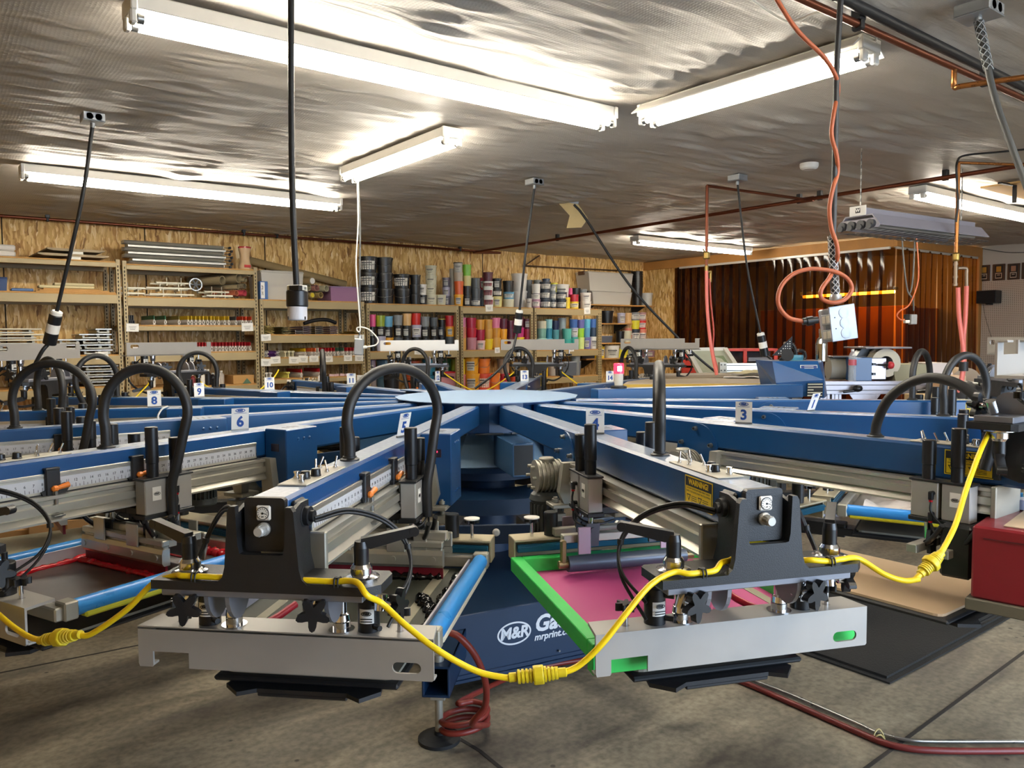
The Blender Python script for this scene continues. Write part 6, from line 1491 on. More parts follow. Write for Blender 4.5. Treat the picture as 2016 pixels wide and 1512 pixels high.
b = MB(); b.box(-.012, -.004, -.06, .06, .05, .115, .001, 0); b.box(-.0135, -.012, -.02, .015, .068, .1, 0, 1); b.text('W', .03, Matrix(((0, 0, -1, -.0138), (-1, 0, 0, -.002), (0, 1, 0, .084), (0, 0, 0, 1))), 0, .001, ext=.0003); b.build('maker_plate', [PAPER, INKK], t)
b = MB()
for y in (-.15, -.09, -.03, .03, .09, .15): b.cyl((.02, y, -.05-.012*(.15-abs(y))/.15), (L, y, -.05-.012*(.15-abs(y))/.15), .0022, n=6)
for i in range(17): b.tube([(.02+i*(L-.02)/16, y, -.052-.012*(.15-abs(y))/.15) for y in (-.155, -.08, 0, .08, .155)], .0022, 5, 2)
b.build('wire_guard', mat('wire_zinc', '#84878c', .3, metal=.8), t)
for x in (.02, L*.93):
    b = MB(); n = int((CEM-p0.z-.1)/.022)
    for i in range(n): b.box(-.005, .005, -.0018, .0018, .1+i*.022, .125+i*.022, .001, 0, Matrix.Rotation(PI/2*(i % 2), 4, 'Z'))
    b.build('hanging_chain', STEEL, t, (x, 0, 0))
for y in (-.05, .05):
    b = MB(); b.lathe([(.0125, 0), (.0125, L-.03)], 10, XY(.02, y, -.01, 0, 0, PI/2)); b.build('dark_tube', mat('tube_off', '#b9b9b6', .3), t)
# ------------------------------------------------------------------ strip curtain around the booth
def pvc():
    m, nt, P, N, K = nodes_mat('pvc_amber')
    nt.nodes.remove(P); out = nt.nodes['Material Output']
    tr = N('ShaderNodeBsdfTransparent'); tr.inputs['Color'].default_value = (*lin('#a27a3c'), 1)
    gl = N('ShaderNodeBsdfPrincipled'); gl.inputs['Base Color'].default_value = (*lin('#120d0a'), 1); gl.inputs['Roughness'].default_value = .08
    mx = N('ShaderNodeMixShader'); mx.inputs['Fac'].default_value = .36; K(tr.outputs[0], mx.inputs[1]); K(gl.outputs[0], mx.inputs[2]); K(mx.outputs[0], out.inputs['Surface'])
    return m
PVC = pvc()
def strip_fn(w, h, seed):
    def f(b):
        rd = random.Random(seed); n, mz = 8, 14; A = []
        ph, am = rd.uniform(0, 6), rd.uniform(.006, .02)
        for j in range(mz+1):
            z = h*j/mz; t = 1-j/mz
            for i in range(n+1):
                u = i/n; A.append((w*(u-.5)*(1-.05*t), -.030*math.sin(PI*u)*(.5+.5*t)-am*math.sin(ph+3*t)*t*2+(.05*t*t*(u-.5)*rd.uniform(.9, 1.1)), z))
        b.add(A, [(j*(n+1)+i, j*(n+1)+i+1, (j+1)*(n+1)+i+1, (j+1)*(n+1)+i) for j in range(mz) for i in range(n)], True)
    return f
htop = ZC-hb-.03
t = thing('strip_curtain', 'dark amber strip curtain hanging along the booth front, left of its corner post', 'curtain', (XP-.03, YP, 0), 0, 'amber strip curtains')
y = YO-.08; k = 0
ys = []
while y > YP+.02: ys.append(y); y -= .155
for k, y in enumerate(ys):
    part('strip', 'cst%d' % (k % 6), strip_fn(.2, htop-.04, k % 6), PVC, t, (-.006*(k % 2), y-YP, .04), (0, 0, -PI/2+.06))
p0, p1 = onR(1343, 530, XP-.05), onR(1480, 515, XP-.05)
b = MB(); b.box(-.04, .0, 0, YO-YP-.1, htop-.02, htop+.012, .003); b.build('curtain_rail', mat('rail_white', '#d8d4cc', .4, metal=.2), t)
t = thing('strip_curtain', 'dark amber strip curtain facing the camera between corner post and pegboard', 'curtain', (XP, YP-.045, 0), 0, 'amber strip curtains')
x = .12; k = 0
while x < XR-XP-.1:
    part('strip', 'cst%d' % (k % 6), strip_fn(.2, htop-.04, k % 6), PVC, t, (x, -.006*(k % 2), .04), (0, 0, .06)); x += .155; k += 1
b = MB(); b.box(0, XR-XP-.1, -.02, .02, htop-.02, htop+.012, .003); b.build('curtain_rail', mat('rail_white', '#d8d4cc', .4, metal=.2), t)
# what glows through the curtain: warm wooden cabinet and a tube lamp in the booth
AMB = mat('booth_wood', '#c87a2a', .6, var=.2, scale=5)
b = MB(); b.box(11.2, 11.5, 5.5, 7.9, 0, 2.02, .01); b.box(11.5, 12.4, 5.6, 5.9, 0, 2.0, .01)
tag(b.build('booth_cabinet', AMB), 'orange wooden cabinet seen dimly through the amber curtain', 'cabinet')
t = thing('booth_lamp', 'warm tube lamp seen as an orange line through the curtain', 'lamp', (10.7, 5.42, 2.19), 1.45)
b = MB(); b.cyl((0, 0, 0), (1.5, 0, 0), .02, n=12); b.build('tube', mat('booth_glow', '#ffffff', .5, emit='#ffb45a', estr=14), t)
b = MB(); b.box(-.02, 1.52, -.06, .06, .02, .07, .004); b.build('housing', WHITE, t)
for i, (p_, q_) in enumerate((((10.45, 5.5, 2.79), (10.45, 7.9, 2.79)), ((10.6, 5.32, 2.79), (12.2, 5.32, 2.79)))):  # two unseen tubes added to brighten the cabinet behind the curtain
    t = thing('booth_lamp', 'added warm fill tube hidden behind the wooden header, %s side' % ('long', 'corner')[i], 'lamp', p_, 0)
    b = MB(); b.cyl((0, 0, 0), Vector(q_)-Vector(p_), .016, n=12); b.build('tube', mat('booth_fill_glow', '#ffffff', .5, emit='#ffd596', estr=8), t)
    b = MB(); b.bar(Vector((0, 0, .04)), Vector(q_)-Vector(p_)+Vector((0, 0, .04)), .06, .03); b.build('housing', WHITE, t)
# ------------------------------------------------------------------ right wall: plaques, speaker
PLQ = mat('plaque_walnut', '#4d3626', .5, var=.2, scale=10)
for i, (u0, u1, v0, v1) in enumerate(((1927, 1949, 521, 553), (1954, 1979, 519, 551), (1983, 2008, 518, 551), (2011, 2040, 515, 550))):
    a, c = onR(u0, v1, XR-.02), onR(u1, v0, XR-.02); w = abs(a.y-c.y); z0 = zt2; h = c.z-z0
    t = thing('award_plaque', 'dark award plaque with gold and silver plates, %s from the wooden corner post' % ORD[i], 'plaque', (XR-.012, (a.y+c.y)/2, z0), 0, 'award plaques above the pegboard')
    b = MB(); b.box(-.012, .01, -w/2, w/2, 0, h, .003); b.build('backboard', PLQ, t)
    b = MB(); b.box(-.014, -.011, -w*.34, w*.34, h*.06, h*.92, .001); b.build('black_panel', BLACK, t)
    b = MB(); b.box(-.016, -.0135, -w*.2, w*.2, h*.52, h*.86, .001); b.build('gold_plate', mat('gold_plate', '#b59a4e', .35, metal=.7) if i != 2 else mat('rose_plate', '#b08a72', .4, metal=.5), t)
    b = MB(); b.box(-.016, -.0135, -w*.27, w*.27, h*.12, h*.46, .001, 0); b.box(-.0165, -.016, -w*.22, w*.22, h*.17, h*.41, 0, 1); b.box(-.017, -.0164, -w*.12, w*.12, h*.31, h*.35, 0, 0); b.build('silver_plate', [ALU, INKK], t)
a, c = onR(1924, 598, XR-.12), onR(1970, 571, XR-.12)
t = thing('wall_speaker', 'black box speaker mounted on the pegboard below the plaques', 'speaker', (XR-.02, (a.y+c.y)/2, (a.z+c.z)/2), 0)
w, h = abs(a.y-c.y)*.86, (c.z-a.z)
b = MB(); b.box(-.2, -.0, -w/2, w/2, -h/2, h/2, .006); b.build('speaker_box', BLACK, t)
b = MB(); b.box(-.206, -.2, -w/2+.01, w/2-.01, -h/2+.01, h/2-.01, .002); b.build('grille', mat('grille_black', '#0d0d0e', .8, bump=.4, bscale=900), t)
b = MB(); b.box(-.15, 0, -.02, .02, -h/2-.02, -h/2, .002); b.build('wall_bracket', BLACK, t)
tubeobj('speaker_wire', 'thin wire hanging from the black wall speaker down the pegboard', 'wire', [onR(u, v, XR-.027) for u, v in ((1936, 600), (1940, 625), (1952, 665), (1962, 700), (1975, 740), (1990, 768))], .0028, mat('wire_brown', '#4a4038', .6), 6)
tubeobj('ceiling_wire', 'thin wire sagging across the white wall above the plaques', 'wire', [onR(u, v, XR-.03) for u, v in ((1922, 487), (1950, 492), (1985, 497), (2020, 497))], .004, CORDK, 5)
# outlet cord drop inside the curtain corner
kk = 8.6
t = thing('cord_drop', 'looped grey and orange cord with small outlet in front of the corner curtain', 'power cord', at(1779, 470, kk), 0, 'cord drops from the ceiling'); o = at(1779, 470, kk)
b = MB(); b.tube([at(u, v, kk)-o for u, v in ((1775, 455), (1778, 500), (1783, 550), (1789, 578), (1796, 560), (1800, 500), (1801, 455))], .009, 8, 6); b.tube([at(u, v, kk)-o for u, v in ((1789, 578), (1797, 590), (1799, 612))], .009, 8, 4); b.build('grey_cord', CORDG, t)
b = MB(); b.tube([at(u, v, kk-.02)-o for u, v in ((1803, 455), (1808, 520), (1806, 560), (1790, 600), (1772, 612), (1766, 622), (1774, 630), (1784, 628))], .008, 8, 6); b.build('orange_cord', CORDO, t)
p = at(1797, 628, kk)-o; b = MB(); b.box(-.035, .035, -.03, .03, -.06, .05, .006); b.build('outlet_box', GALV, t, p, (0, 0, -.6))
p = at(1784, 628, kk-.02)-o; b = MB(); b.box(-.02, .03, -.025, .025, -.01, .05, .005, 0); b.box(-.02, .03, -.025, .025, -.045, -.012, .004, 1); b.build('plug', [BLKP, WHITE], t, p, (0, 0, -.6))
# ------------------------------------------------------------------ station sixteen: index beam, beacon, blue drive box
IB = thing('plain_arm', 'plain blue beam without a print head, beside the red beacon', 'beam', CTR, arm_rot(0))
IB['label'] = 'plain blue machine beam without a print head, red beacon at its inner end'
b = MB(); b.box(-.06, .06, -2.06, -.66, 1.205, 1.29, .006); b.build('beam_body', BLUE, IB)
b = MB(); b.box(-.03, .03, -.75, -.6, .9, 1.21, .004); b.box(-.03, .03, -2.0, -1.9, .75, 1.21, .004); b.build('beam_support', BLUE_SHADE, IB)
def lp(r, l, z): return pol(0, r, l, z)
q = lp(.82, 0, 1.29)
t = thing('signal_beacon', 'red signal beacon with grey base standing on the plain blue beam', 'beacon', q, 0)
b = MB(); b.lathe([(.05, 0), (.05, .012), (.03, .018)], 20); b.build('base_plate', BLACK, t)
b = MB(); b.lathe([(.024, .014), (.026, .02), (.029, .09)], 18); b.build('stem', mat('beacon_grey', '#c9c4b8', .4), t)
b = MB(); b.lathe([(.031, .09), (.031, .148), (.028, .152)], 20); b.build('red_lens', mat('beacon_red', '#d8203a', .2, emit='#ff2a40', estr=1.2), t)
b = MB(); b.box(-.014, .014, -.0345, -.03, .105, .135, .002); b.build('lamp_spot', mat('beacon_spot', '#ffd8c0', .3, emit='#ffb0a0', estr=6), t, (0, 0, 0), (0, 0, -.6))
# blue drive box at the outer end
kk = 5.15
def boxat(u0, u1, v0, v1, k): a, c = at(u0, v1, k), at(u1, v0, k); return a, c
a, c = boxat(1515, 1640, 710, 782, kk); s = kk/FPX
t = thing('drive_box', 'angular blue drive box with small labels at the end of the plain beam', 'drive box', ((a.x+c.x)/2, (a.y+c.y)/2, a.z), -YAW)
w = 125*s/2; h = c.z-a.z
b = MB()
# two-plane front: upper sloping panel, right chamfered cheek
def q4(*p): return list(p)
F = [(-w, -.05, h), (w*.42, -.05, h), (w*.5, -.12, h*.5), (w*.55, -.10, .0), (-w*.78, -.06, .02), (-w*.94, -.09, h*.42), (w*.9, .12, h), (w*1.02, .10, .0), (-w, .3, h), (w*.9, .3, h), (w*1.02, .3, 0), (-w*.78, .3, .02)]
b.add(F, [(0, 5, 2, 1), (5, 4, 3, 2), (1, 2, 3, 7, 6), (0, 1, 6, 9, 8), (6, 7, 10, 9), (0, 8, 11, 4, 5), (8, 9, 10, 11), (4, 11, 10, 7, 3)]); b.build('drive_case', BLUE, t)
def onface(b, u, v, du, dv, m, mat2=0):
    pass
b = MB(); M = Matrix(((1, -.0, 0, w*.1), (0.0, .25, -1, -.075), (0, 1, .25, h*.80), (0, 0, 0, 1)))
b.box(-.055, .055, -.022, .022, 0, .002, 0, 0, M); b.box(-.051, .051, -.018, .018, .0021, .0026, 0, 1, M)
for i in range(3): b.box(-.03, .03, .009-.01*i, .012-.01*i, .0027, .003, 0, 0, M)
b.build('upper_label', [ALU, mat('label_navy', '#1d2f6e', .4)], t)
b = MB(); M = Matrix(((1, 0, 0, w*.22), (.02, -.1, -1, -.117), (0, 1, 0, h*.23), (0, 0, 0, 1)))
b.box(-.05, .05, -.045, .045, 0, .002, 0, 0, M)
for i in range(5): b.box(-.047, .047 if i != 2 else -.01, -.036+.018*i-.003, -.036+.018*i+.003, .0021, .0026, 0, 1, M)
b.build('lower_label', [INKK, mat('label_cream', '#d5d0b8', .5)], t)
# small things on the drive box
p = at(1538, 708, kk+.1); t = thing('spray_gun_cup', 'black funnel lying on top of the blue drive box', 'funnel', p, 0)
b = MB(); b.lathe([(.015, 0), (.016, .05), (.04, .10), (.042, .11)], 18, XY(0, 0, 0, -.6, 1.25)); b.build('funnel', BLKP, t)
t['label'] = 'black funnel lying on its side on the blue drive box'; t.name = 'funnel'
p = at(1565, 712, kk+.15); b = MB(); b.lathe([(.05, 0), (.055, .03), (.052, .045)], 18); tag(b.build('teal_tub', plastic('#3f7f94'), None, p), 'small teal tub on the blue drive box', 'tub')
t = thing('coil_hose', 'black corrugated hose loop with chrome ends behind the blue drive box', 'hose', at(1560, 712, kk+.25), 0); o = at(1560, 712, kk+.25)
for seq in (((1548, 676), (1560, 678), (1567, 692), (1568, 705)), ((1573, 690), (1583, 693), (1585, 705), (1576, 712))):
    b = MB(); P = spline([at(u, v, kk+.25)-o for u, v in seq], 8); b.tube(P, .011, 8, 1)
    for i in range(0, len(P)-1, 2): b.cyl(P[i], P[i].lerp(P[i+1], .5), .014, n=8)
    b.build('corrugated_hose', BLKP, t); b = MB(); b.cyl(P[0]-Vector((.02, 0, 0)), P[0], .011, n=8); b.build('chrome_end', CHROME, t)
p = at(1538, 700, kk+.2); b = MB(); b.prism([(-.06, 0), (.07, .0), (.075, .13)], 0, .01, 'y')
for i in range(6):
    for j in range(i+1): b.box(-.02+.015*i, -.014+.015*i, -.0006, 0, .012+.016*j, .018+.016*j, 0, 1)
tag(b.build('checked_rag', [mat('rag_black', '#22242a', .8), PAPER], None, p, (0, 0, -YAW)), 'black and white checked cloth corner standing behind the funnel', 'cloth')
# chrome spray bottle and water bottle
p = at(1617, 712, kk+.1); t = thing('chrome_bottle', 'shiny chrome canister standing on the blue drive box under the outlet box', 'canister', p, 0)
b = MB(); b.lathe([(.036, 0), (.038, .005), (.038, .12), (.028, .15), (.018, .16), (.018, .19)], 20); b.build('canister', mat('mirror', '#c8c8c4', .08, metal=1), t)
b = MB(); b.lathe([(.02, .19), (.02, .215), (.012, .22)], 14); b.build('canister_cap', CHROME, t)
# ------------------------------------------------------------------ tan hood table with papers (station fifteen side)
zt_ = 1.245
A1, A2, A3, A4 = onZ(1222, 766, zt_), onZ(1560, 752, zt_), onZ(1500, 733, zt_), onZ(1240, 747, zt_)
A1 = at(1228, 757, 6.0); A2 = at(1565, 757, 6.0); A3 = at(1600, 736, 7.7); A4 = at(1262, 736, 7.7)
for q in (A1, A2, A3, A4): q.z = zt_
t = thing('hood_table', 'wide tan topped table with yellow edging behind the plain blue beam', 'table', (A1.x, A1.y, 0), 0); o = Vector((A1.x, A1.y, 0))
TT = mat('hood_tan', '#b3a591', .7, var=.06)
P = [A1-o, A2-o, A3-o, A4-o]
b = MB(); b.prism([(p.x, p.y) for p in P], zt_-.02, zt_, 'z'); b.build('table_top', TT, t)
b = MB(); b.bar(P[0]+Vector((0, 0, -.02)), P[1]+Vector((0, 0, -.02)), .02, .03); b.bar(P[0]+Vector((0, 0, -.02)), P[3]+Vector((0, 0, -.02)), .02, .03); b.build('yellow_edge', mat('edge_yellow', '#c9a640', .5), t)
b = MB(); cc = (P[0]+P[2])/2; b.prism([(p.x*.86+cc.x*.14, p.y*.86+cc.y*.14) for p in P], .7, zt_-.03, 'z'); b.build('hood_case', mat('hood_grey', '#9d978c', .5, metal=.3), t)
for p in P:
    b = MB(); q = p.lerp(cc, .18); b.box(q.x-.03, q.x+.03, q.y-.03, q.y+.03, 0, .72); b.build('leg', DGREY, t)
rd = random.Random(2)
for i, (u, v, w_, d_) in enumerate(((1465, 744, .34, .24), (1480, 741, .34, .24), (1500, 739, .36, .26), (1475, 742, .3, .22))):
    p = onZ(u, v, zt_); b = MB(); n = 8; V = []
    for j in range(n+1):
        for k in range(2): V.append((-w_/2+w_*j/n, (k-.5)*d_, .004*i+.004+(.03 if i == 3 else .012)*abs(math.sin(j*.9+i))*(j/n)))
    b.add(V+[(x, y, z-.003) for x, y, z in V], [(2*j, 2*j+2, 2*j+3, 2*j+1) for j in range(n)]+[(2*n+2+2*j, 2*n+3+2*j, 2*n+5+2*j, 2*n+4+2*j) for j in range(n)], True)
    tag(b.build('paper_sheet', [PAPER, mat('paper_cream', '#dccf9e', .7)][i == 3] if i != 1 else mat('paper_white2', '#efece6', .7), None, (p.x, p.y, zt_+.003+.006*i), (0, 0, -YAW+.25*i-.3)), 'curled paper sheet, %s in the loose pile on the tan table' % ('lowest', 'second lowest', 'second highest', 'topmost')[i], 'paper', 'papers on the tan table')
p = onZ(1400, 742, zt_); b = MB(); b.box(-.5, .2, -.2, .2, 0, .006); tag(b.build('cardboard_sheet', mat('sheet_brown', '#8c7a63', .75), None, (p.x, p.y, zt_+.001), (0, 0, -YAW+.15)), 'flat brown cardboard sheet under the loose papers', 'cardboard')
# leaning white screen frame and extrusion behind the table
kk = 7.9
t = thing('leaning_screen', 'white screen frame with pale mesh leaning behind the tan table', 'screen', at(1385, 738, kk), 0); o = at(1385, 738, kk)
bl, br, tr_, tl = [at(u, v, k_)-o for u, v, k_ in ((1380, 738, kk), (1455, 730, kk), (1427, 687, kk+.35), (1352, 688, kk+.35))]
FW = mat('frame_white', '#dcd8cc', .45)
b = MB()
for p, q in ((bl, br), (br, tr_), (tr_, tl), (tl, bl)): b.bar(p, q, .045, .035)
b.build('frame', FW, t); b = MB(); n_ = Vector((fw.x, fw.y, 0))*.004
b.add([bl, br, tr_, tl, bl+n_, br+n_, tr_+n_, tl+n_], [(0, 1, 2, 3), (7, 6, 5, 4)]); b.build('mesh', mat('mesh_pale', '#b9bda8', .5, var=.15, scale=14), t)
b = MB(); m1, m2, m3, m4 = [bl.lerp(br, x).lerp(tl.lerp(tr_, x), y)-n_ for x, y in ((.5, .2), (.85, .2), (.85, .7), (.5, .7))]; b.add([m1, m2, m3, m4], [(0, 1, 2, 3)]); b.build('stencil', mat('stencil_green', '#7d8c6a', .5), t)
kk = 7.7
t = thing('extrusion_rail', 'aluminium extrusion rail with bolted end plate across the tan table', 'rail', at(1415, 733, kk), -YAW); s = kk/FPX
b = MB(); b.box(.04, 115*s, -.03, .03, 0, 18*s, .003); [b.box(.03, 115*s, -.0315, -.03, z*18*s-.003, z*18*s+.003, 0, 1) for z in (.2, .75)]; b.build('extrusion', [ALU, INKK], t)
b = MB(); b.box(0, 14*s, -.035, .035, -.01, 20*s, .002, 0)
for x in (3, 10):
    for z in (4, 15): b.cyl((x*s, -.04, z*s), (x*s, -.034, z*s), 1.4*s, n=8, mat=1)
b.build('end_bracket', [ALUD, INKK], t)
# red tool rack
kk = 9.2; s = kk/FPX; p = at(1342, 742, kk)
t = thing('tool_rack', 'red metal drawer rack behind the leaning white screen', 'rack', (p.x, p.y, 0), -YAW-.12)
RR = mat('rack_red', '#d03b25', .4, var=.08)
w = 182*s; z0 = p.z-.35; z1 = at(1342, 687, kk).z
for x in (0, 62, 118, 176):
    b = MB(); b.box(x*s, (x+7)*s, 0, .05, 0, z1, .003); b.build('post', RR, t)
b = MB(); b.box(0, w, 0, .3, z1-.03, z1, .003); b.build('top_rail', RR, t)
b = MB(); b.box(.02, w-.02, .28, .3, z0, z1-.03); b.build('back_panel', mat('rack_dark', '#3a1614', .5), t)
for i in range(5):
    z = z1-.11-.085*i
    b = MB(); b.box(.03, 62*s, .005, .25, z, z+.06, .003); b.build('drawer', RR, t)
for i in range(3):
    b = MB(); b.box(128*s, 174*s, .03, .26, z1-.15-.1*i, z1-.10-.1*i, .004); b.build('dark_tray', [mat('tray_grey', '#77777c', .4, metal=.4), mat('tray_maroon', '#7a1f1c', .4)][i % 2], t)
# ------------------------------------------------------------------ aluminium extrusion table with rolls and blue unit
kk = 6.9; s = kk/FPX; zt3 = at(1700, 750, kk).z
p = at(1612, 750, kk)
t = thing('extrusion_table', 'long aluminium extrusion frame table at right with black hand knobs', 'table', (p.x, p.y, 0), -YAW-.06)
W_t = 290*s
def ext(b, x0, x1, y0, y1, z0, z1, ax='x'):
    b.box(x0, x1, y0, y1, z0, z1, .003, 0)
    if ax == 'x':
        for f in (.3, .7): b.box(x0, x1, y0-.001, y0, z0+(z1-z0)*f-.004, z0+(z1-z0)*f+.004, 0, 1)
    else:
        for f in (.3, .7): b.box(x0+(x1-x0)*f-.004, x0+(x1-x0)*f+.004, y0-.001, y0, z0, z1, 0, 1)
GR = mat('groove_grey', '#6b6a72', .5)
LALU = mat('extrusion_alu', '#a29ea3', .38, metal=.55, var=.06)
for y in (0, .55):
    b = MB(); ext(b, 0, W_t, y, y+.04, zt3-.115, zt3); b.build('side_rail', [LALU, GR], t)
for x in (.02, .12):
    b = MB(); ext(b, x, x+.085, 0.02, .1, 0, zt3-.002, 'z'); b.build('leg', [LALU, GR], t)
for x in (80*s, 230*s):
    b = MB(); ext(b, x, x+.085, 0.02, .1, 0, zt3-.12, 'z'); b.build('leg', [LALU, GR], t)
    b = MB(); b.prism([(x-.09, zt3-.115), (x+.175, zt3-.115), (x+.085, zt3-.24), (x, zt3-.24)], .0, .02, 'y'); b.build('gusset', LALU, t)
b = MB(); b.box(0, W_t*.97, .04, .55, zt3-.03, zt3-.01); b.build('bed', mat('bed_grey', '#8a8486', .5, metal=.3), t)
b = MB(); b.box(.1, W_t*.8, .05, .5, zt3-.4, zt3-.25, .01); b.build('under_tray', mat('tray_black', '#2d2c2e', .5), t)
for x in (70*s, 210*s):
    b = MB(); b.cyl((x-.12, -.06, zt3-.09), (x, -.06, zt3-.075), .012, n=10); b.lathe([(.01, -.03), (.035, -.02), (.042, 0), (.035, .02), (.01, .03)], 16, XY(x, -.06, zt3-.06), 0, True, True, True, False); b.build('hand_knob', BLKP, t)
b = MB(); b.cyl((W_t-.02, .03, zt3-.02), (W_t-.02, .5, zt3-.02), .13, n=26); b.build('end_roller', mat('roller_tan', '#a08c74', .6), t)
b = MB(); b.cyl((W_t-.14, -.06, zt3-.05), (W_t-.05, -.04, zt3-.05), .055, n=16); b.build('motor_hub', BLKP, t)
for i, (x0, x1, h, m) in enumerate(((150*s, 215*s, .14, WHITE), (215*s, 262*s, .15, mat('hood_white', '#cfc6c4', .4)))):
    b = MB(); b.prism([(.03, zt3), (.5, zt3), (.45, zt3+h), (.1, zt3+h)], x0, x1, 'x'); b.build('end_cover', m if i else mat('cover_olive', '#8c8a74', .5), t)
def intab(x, y, z): return Vector((p.x, p.y, 0))+Matrix.Rotation(-YAW-.06, 3, 'Z') @ Vector((x, y, z))
q = intab(135*s, .2, zt3+.155); t2 = thing('film_roll', 'fat cream film roll with open core lying on the extrusion table', 'roll', q, -YAW-.06+.0)
b = MB(); b.lathe([(.06, -.23), (.125, -.23), (.125, .23), (.06, .23)], 28, XY(0, .1, 0, 0, PI/2+.0) @ XY(0, 0, 0), 0, True, False, False); b.build('roll', mat('roll_cream', '#cfc6b0', .55), t2)
b = MB(); b.lathe([(.06, .23), (.06, -.23), (.05, -.23), (.05, .23)], 20, XY(0, .1, 0, 0, PI/2), 0, True, False, False); b.build('core', mat('core_grey', '#8b8690', .5), t2)
b = MB(); b.box(-.2, .19, -.2, .35, .125, .14, .003); b.build('cover_flap', mat('flap_grey', '#6f6b70', .4), t2)
q = intab(88*s, .02, zt3); t2 = thing('control_unit', 'blue control unit with red stop button on the extrusion table', 'control unit', q, -YAW-.06)
b = MB(); b.box(-.085, .07, 0, .2, 0, .205, .004); b.build('unit_case', BLUE, t2)
b = MB(); b.box(.07, .20, .02, .2, 0.01, .2, .006); b.build('chrome_block', mat('unit_silver', '#b9b4bb', .25, metal=.7), t2)
for z in (.05, .135): b = MB(); b.box(.07, .10, -.012, .02, z, z+.022, .002); b.build('black_lug', BLKP, t2)
b = MB(); b.cyl((.12, .0, .14), (.19, -.04, .14), .010, n=10); b.build('stop_stem', BLKP, t2)
b = MB(); b.lathe([(.012, 0), (.03, .005), (.034, .02), (.028, .04), (.01, .05)], 16, Matrix.Translation((.19, -.04, .14)) @ Matrix.Rotation(PI/2+.1, 4, 'Y') @ XY(0, 0, 0, 0), 0, True, True, True, False); b.build('stop_button', mat('stop_red', '#c5343c', .35), t2)
b = MB(); b.box(.11, .24, .1, .2, .2, .28, .03); b.build('cream_cap', mat('cap_cream', '#cfc2ac', .5), t2)
q = intab(40*s, .3, zt3); b = MB(); b.cyl((0, 0, .10), (.22, 0, .10), .10, n=24, mat=0); b.cyl((.22, 0, .10), (.23, 0, .10), .095, n=24, mat=1); b.box(-.0, .3, -.11, .12, .2, .215, .003, 2)
tag(b.build('film_roll', [mat('roll_grey', '#9a978c', .5), mat('roll_cream', '#cfc6b0', .55), mat('flap_dark', '#3d3d40', .4)], None, q, (0, 0, -YAW-.06)), 'greyish film roll lying behind the water bottle', 'roll')
q = intab(72*s-.03, -.0, zt3); q = at(1678, 722, kk-.05)
t2 = thing('water_bottle', 'clear plastic water bottle with red label left of the blue control unit', 'bottle', (q.x, q.y, zt3), 0)
BOT = mat('bottle_clear', '#dfe3e6', .06, alpha=.28)
b = MB(); b.lathe([(.030, 0), (.033, .01), (.030, .03), (.033, .05), (.030, .07), (.033, .09), (.030, .11), (.033, .13), (.033, .19), (.026, .235), (.013, .26)], 18, None, 0, True, True, True, False); b.build('bottle_body', BOT, t2)
b = MB(); b.lathe([(.0335, .14), (.0335, .19)], 18, None, 0, True, False, False); b.build('bottle_wrap', mat('wrap_red', '#c05a66', .4), t2)
b = MB(); b.lathe([(.014, .26), (.014, .28)], 12); b.build('bottle_cap', WHITE, t2)
q = intab(105*s, .25, zt3+.21); b = MB(); b.prism([(-.08, 0), (.08, 0), (.08, .09), (-.02, .09)], -.05, .05, 'y'); tag(b.build('black_hopper', BLKP, None, (q.x, q.y, zt3+.21), (0, 0, -YAW)), 'black hopper on top of the blue control unit', 'hopper')
# cartons near the extrusion table feet, duffel at the pegboard
for i, (u, v, w_, h_, c) in enumerate(((1868, 765, .16, .30, '#c9a98a'), (1840, 790, .40, .2, '#c2a77a'))):
    q = at(u, v+10, 6.4); b = MB(); b.box(-w_/2, w_/2, -.1, .1, 0, max(.3, q.z+h_/2), .004)
    tag(b.build('carton', mat('carton_%d' % i, c, .75), None, (q.x, q.y, 0), (0, 0, -YAW)), ('tall pale carton standing behind the twin salmon hoses', 'wide tan carton below the extrusion table')[i], 'carton', 'cartons at the right')
q = at(1950, 782, 6.3)
t2 = thing('duffel_bag', 'black cylindrical bag lying in front of the pegboard', 'bag', (q.x, q.y, q.z), -YAW)
b = MB(); b.lathe([(.02, -.34), (.10, -.33), (.125, -.28), (.125, .25), (.10, .32), (.02, .33)], 22, XY(0, 0, 0, 0, 0, PI/2), 0, True, True, True, False); b.build('bag_body', mat('bag_black', '#1d1a1a', .7, bump=.3, bscale=30), t2)
b = MB()
for x in (-.15, .1): b.lathe([(.128, x-.02), (.128, x+.02)], 22, XY(0, 0, 0, 0, 0, PI/2), 0, True, False, False)
b.build('bag_straps', BLKP, t2)
b = MB(); b.box(-.5, .6, -.25, .3, q.z-.16, q.z-.125, .004); [b.box(x, x+.05, y_, y_+.05, 0, q.z-.16) for x in (-.45, .5) for y_ in (-.2, .2)]
tag(b.build('work_bench', mat('bench_dark', '#3c3530', .6), None, (q.x, q.y, 0), (0, 0, -YAW)), 'dark work bench carrying the black bag by the pegboard', 'bench')
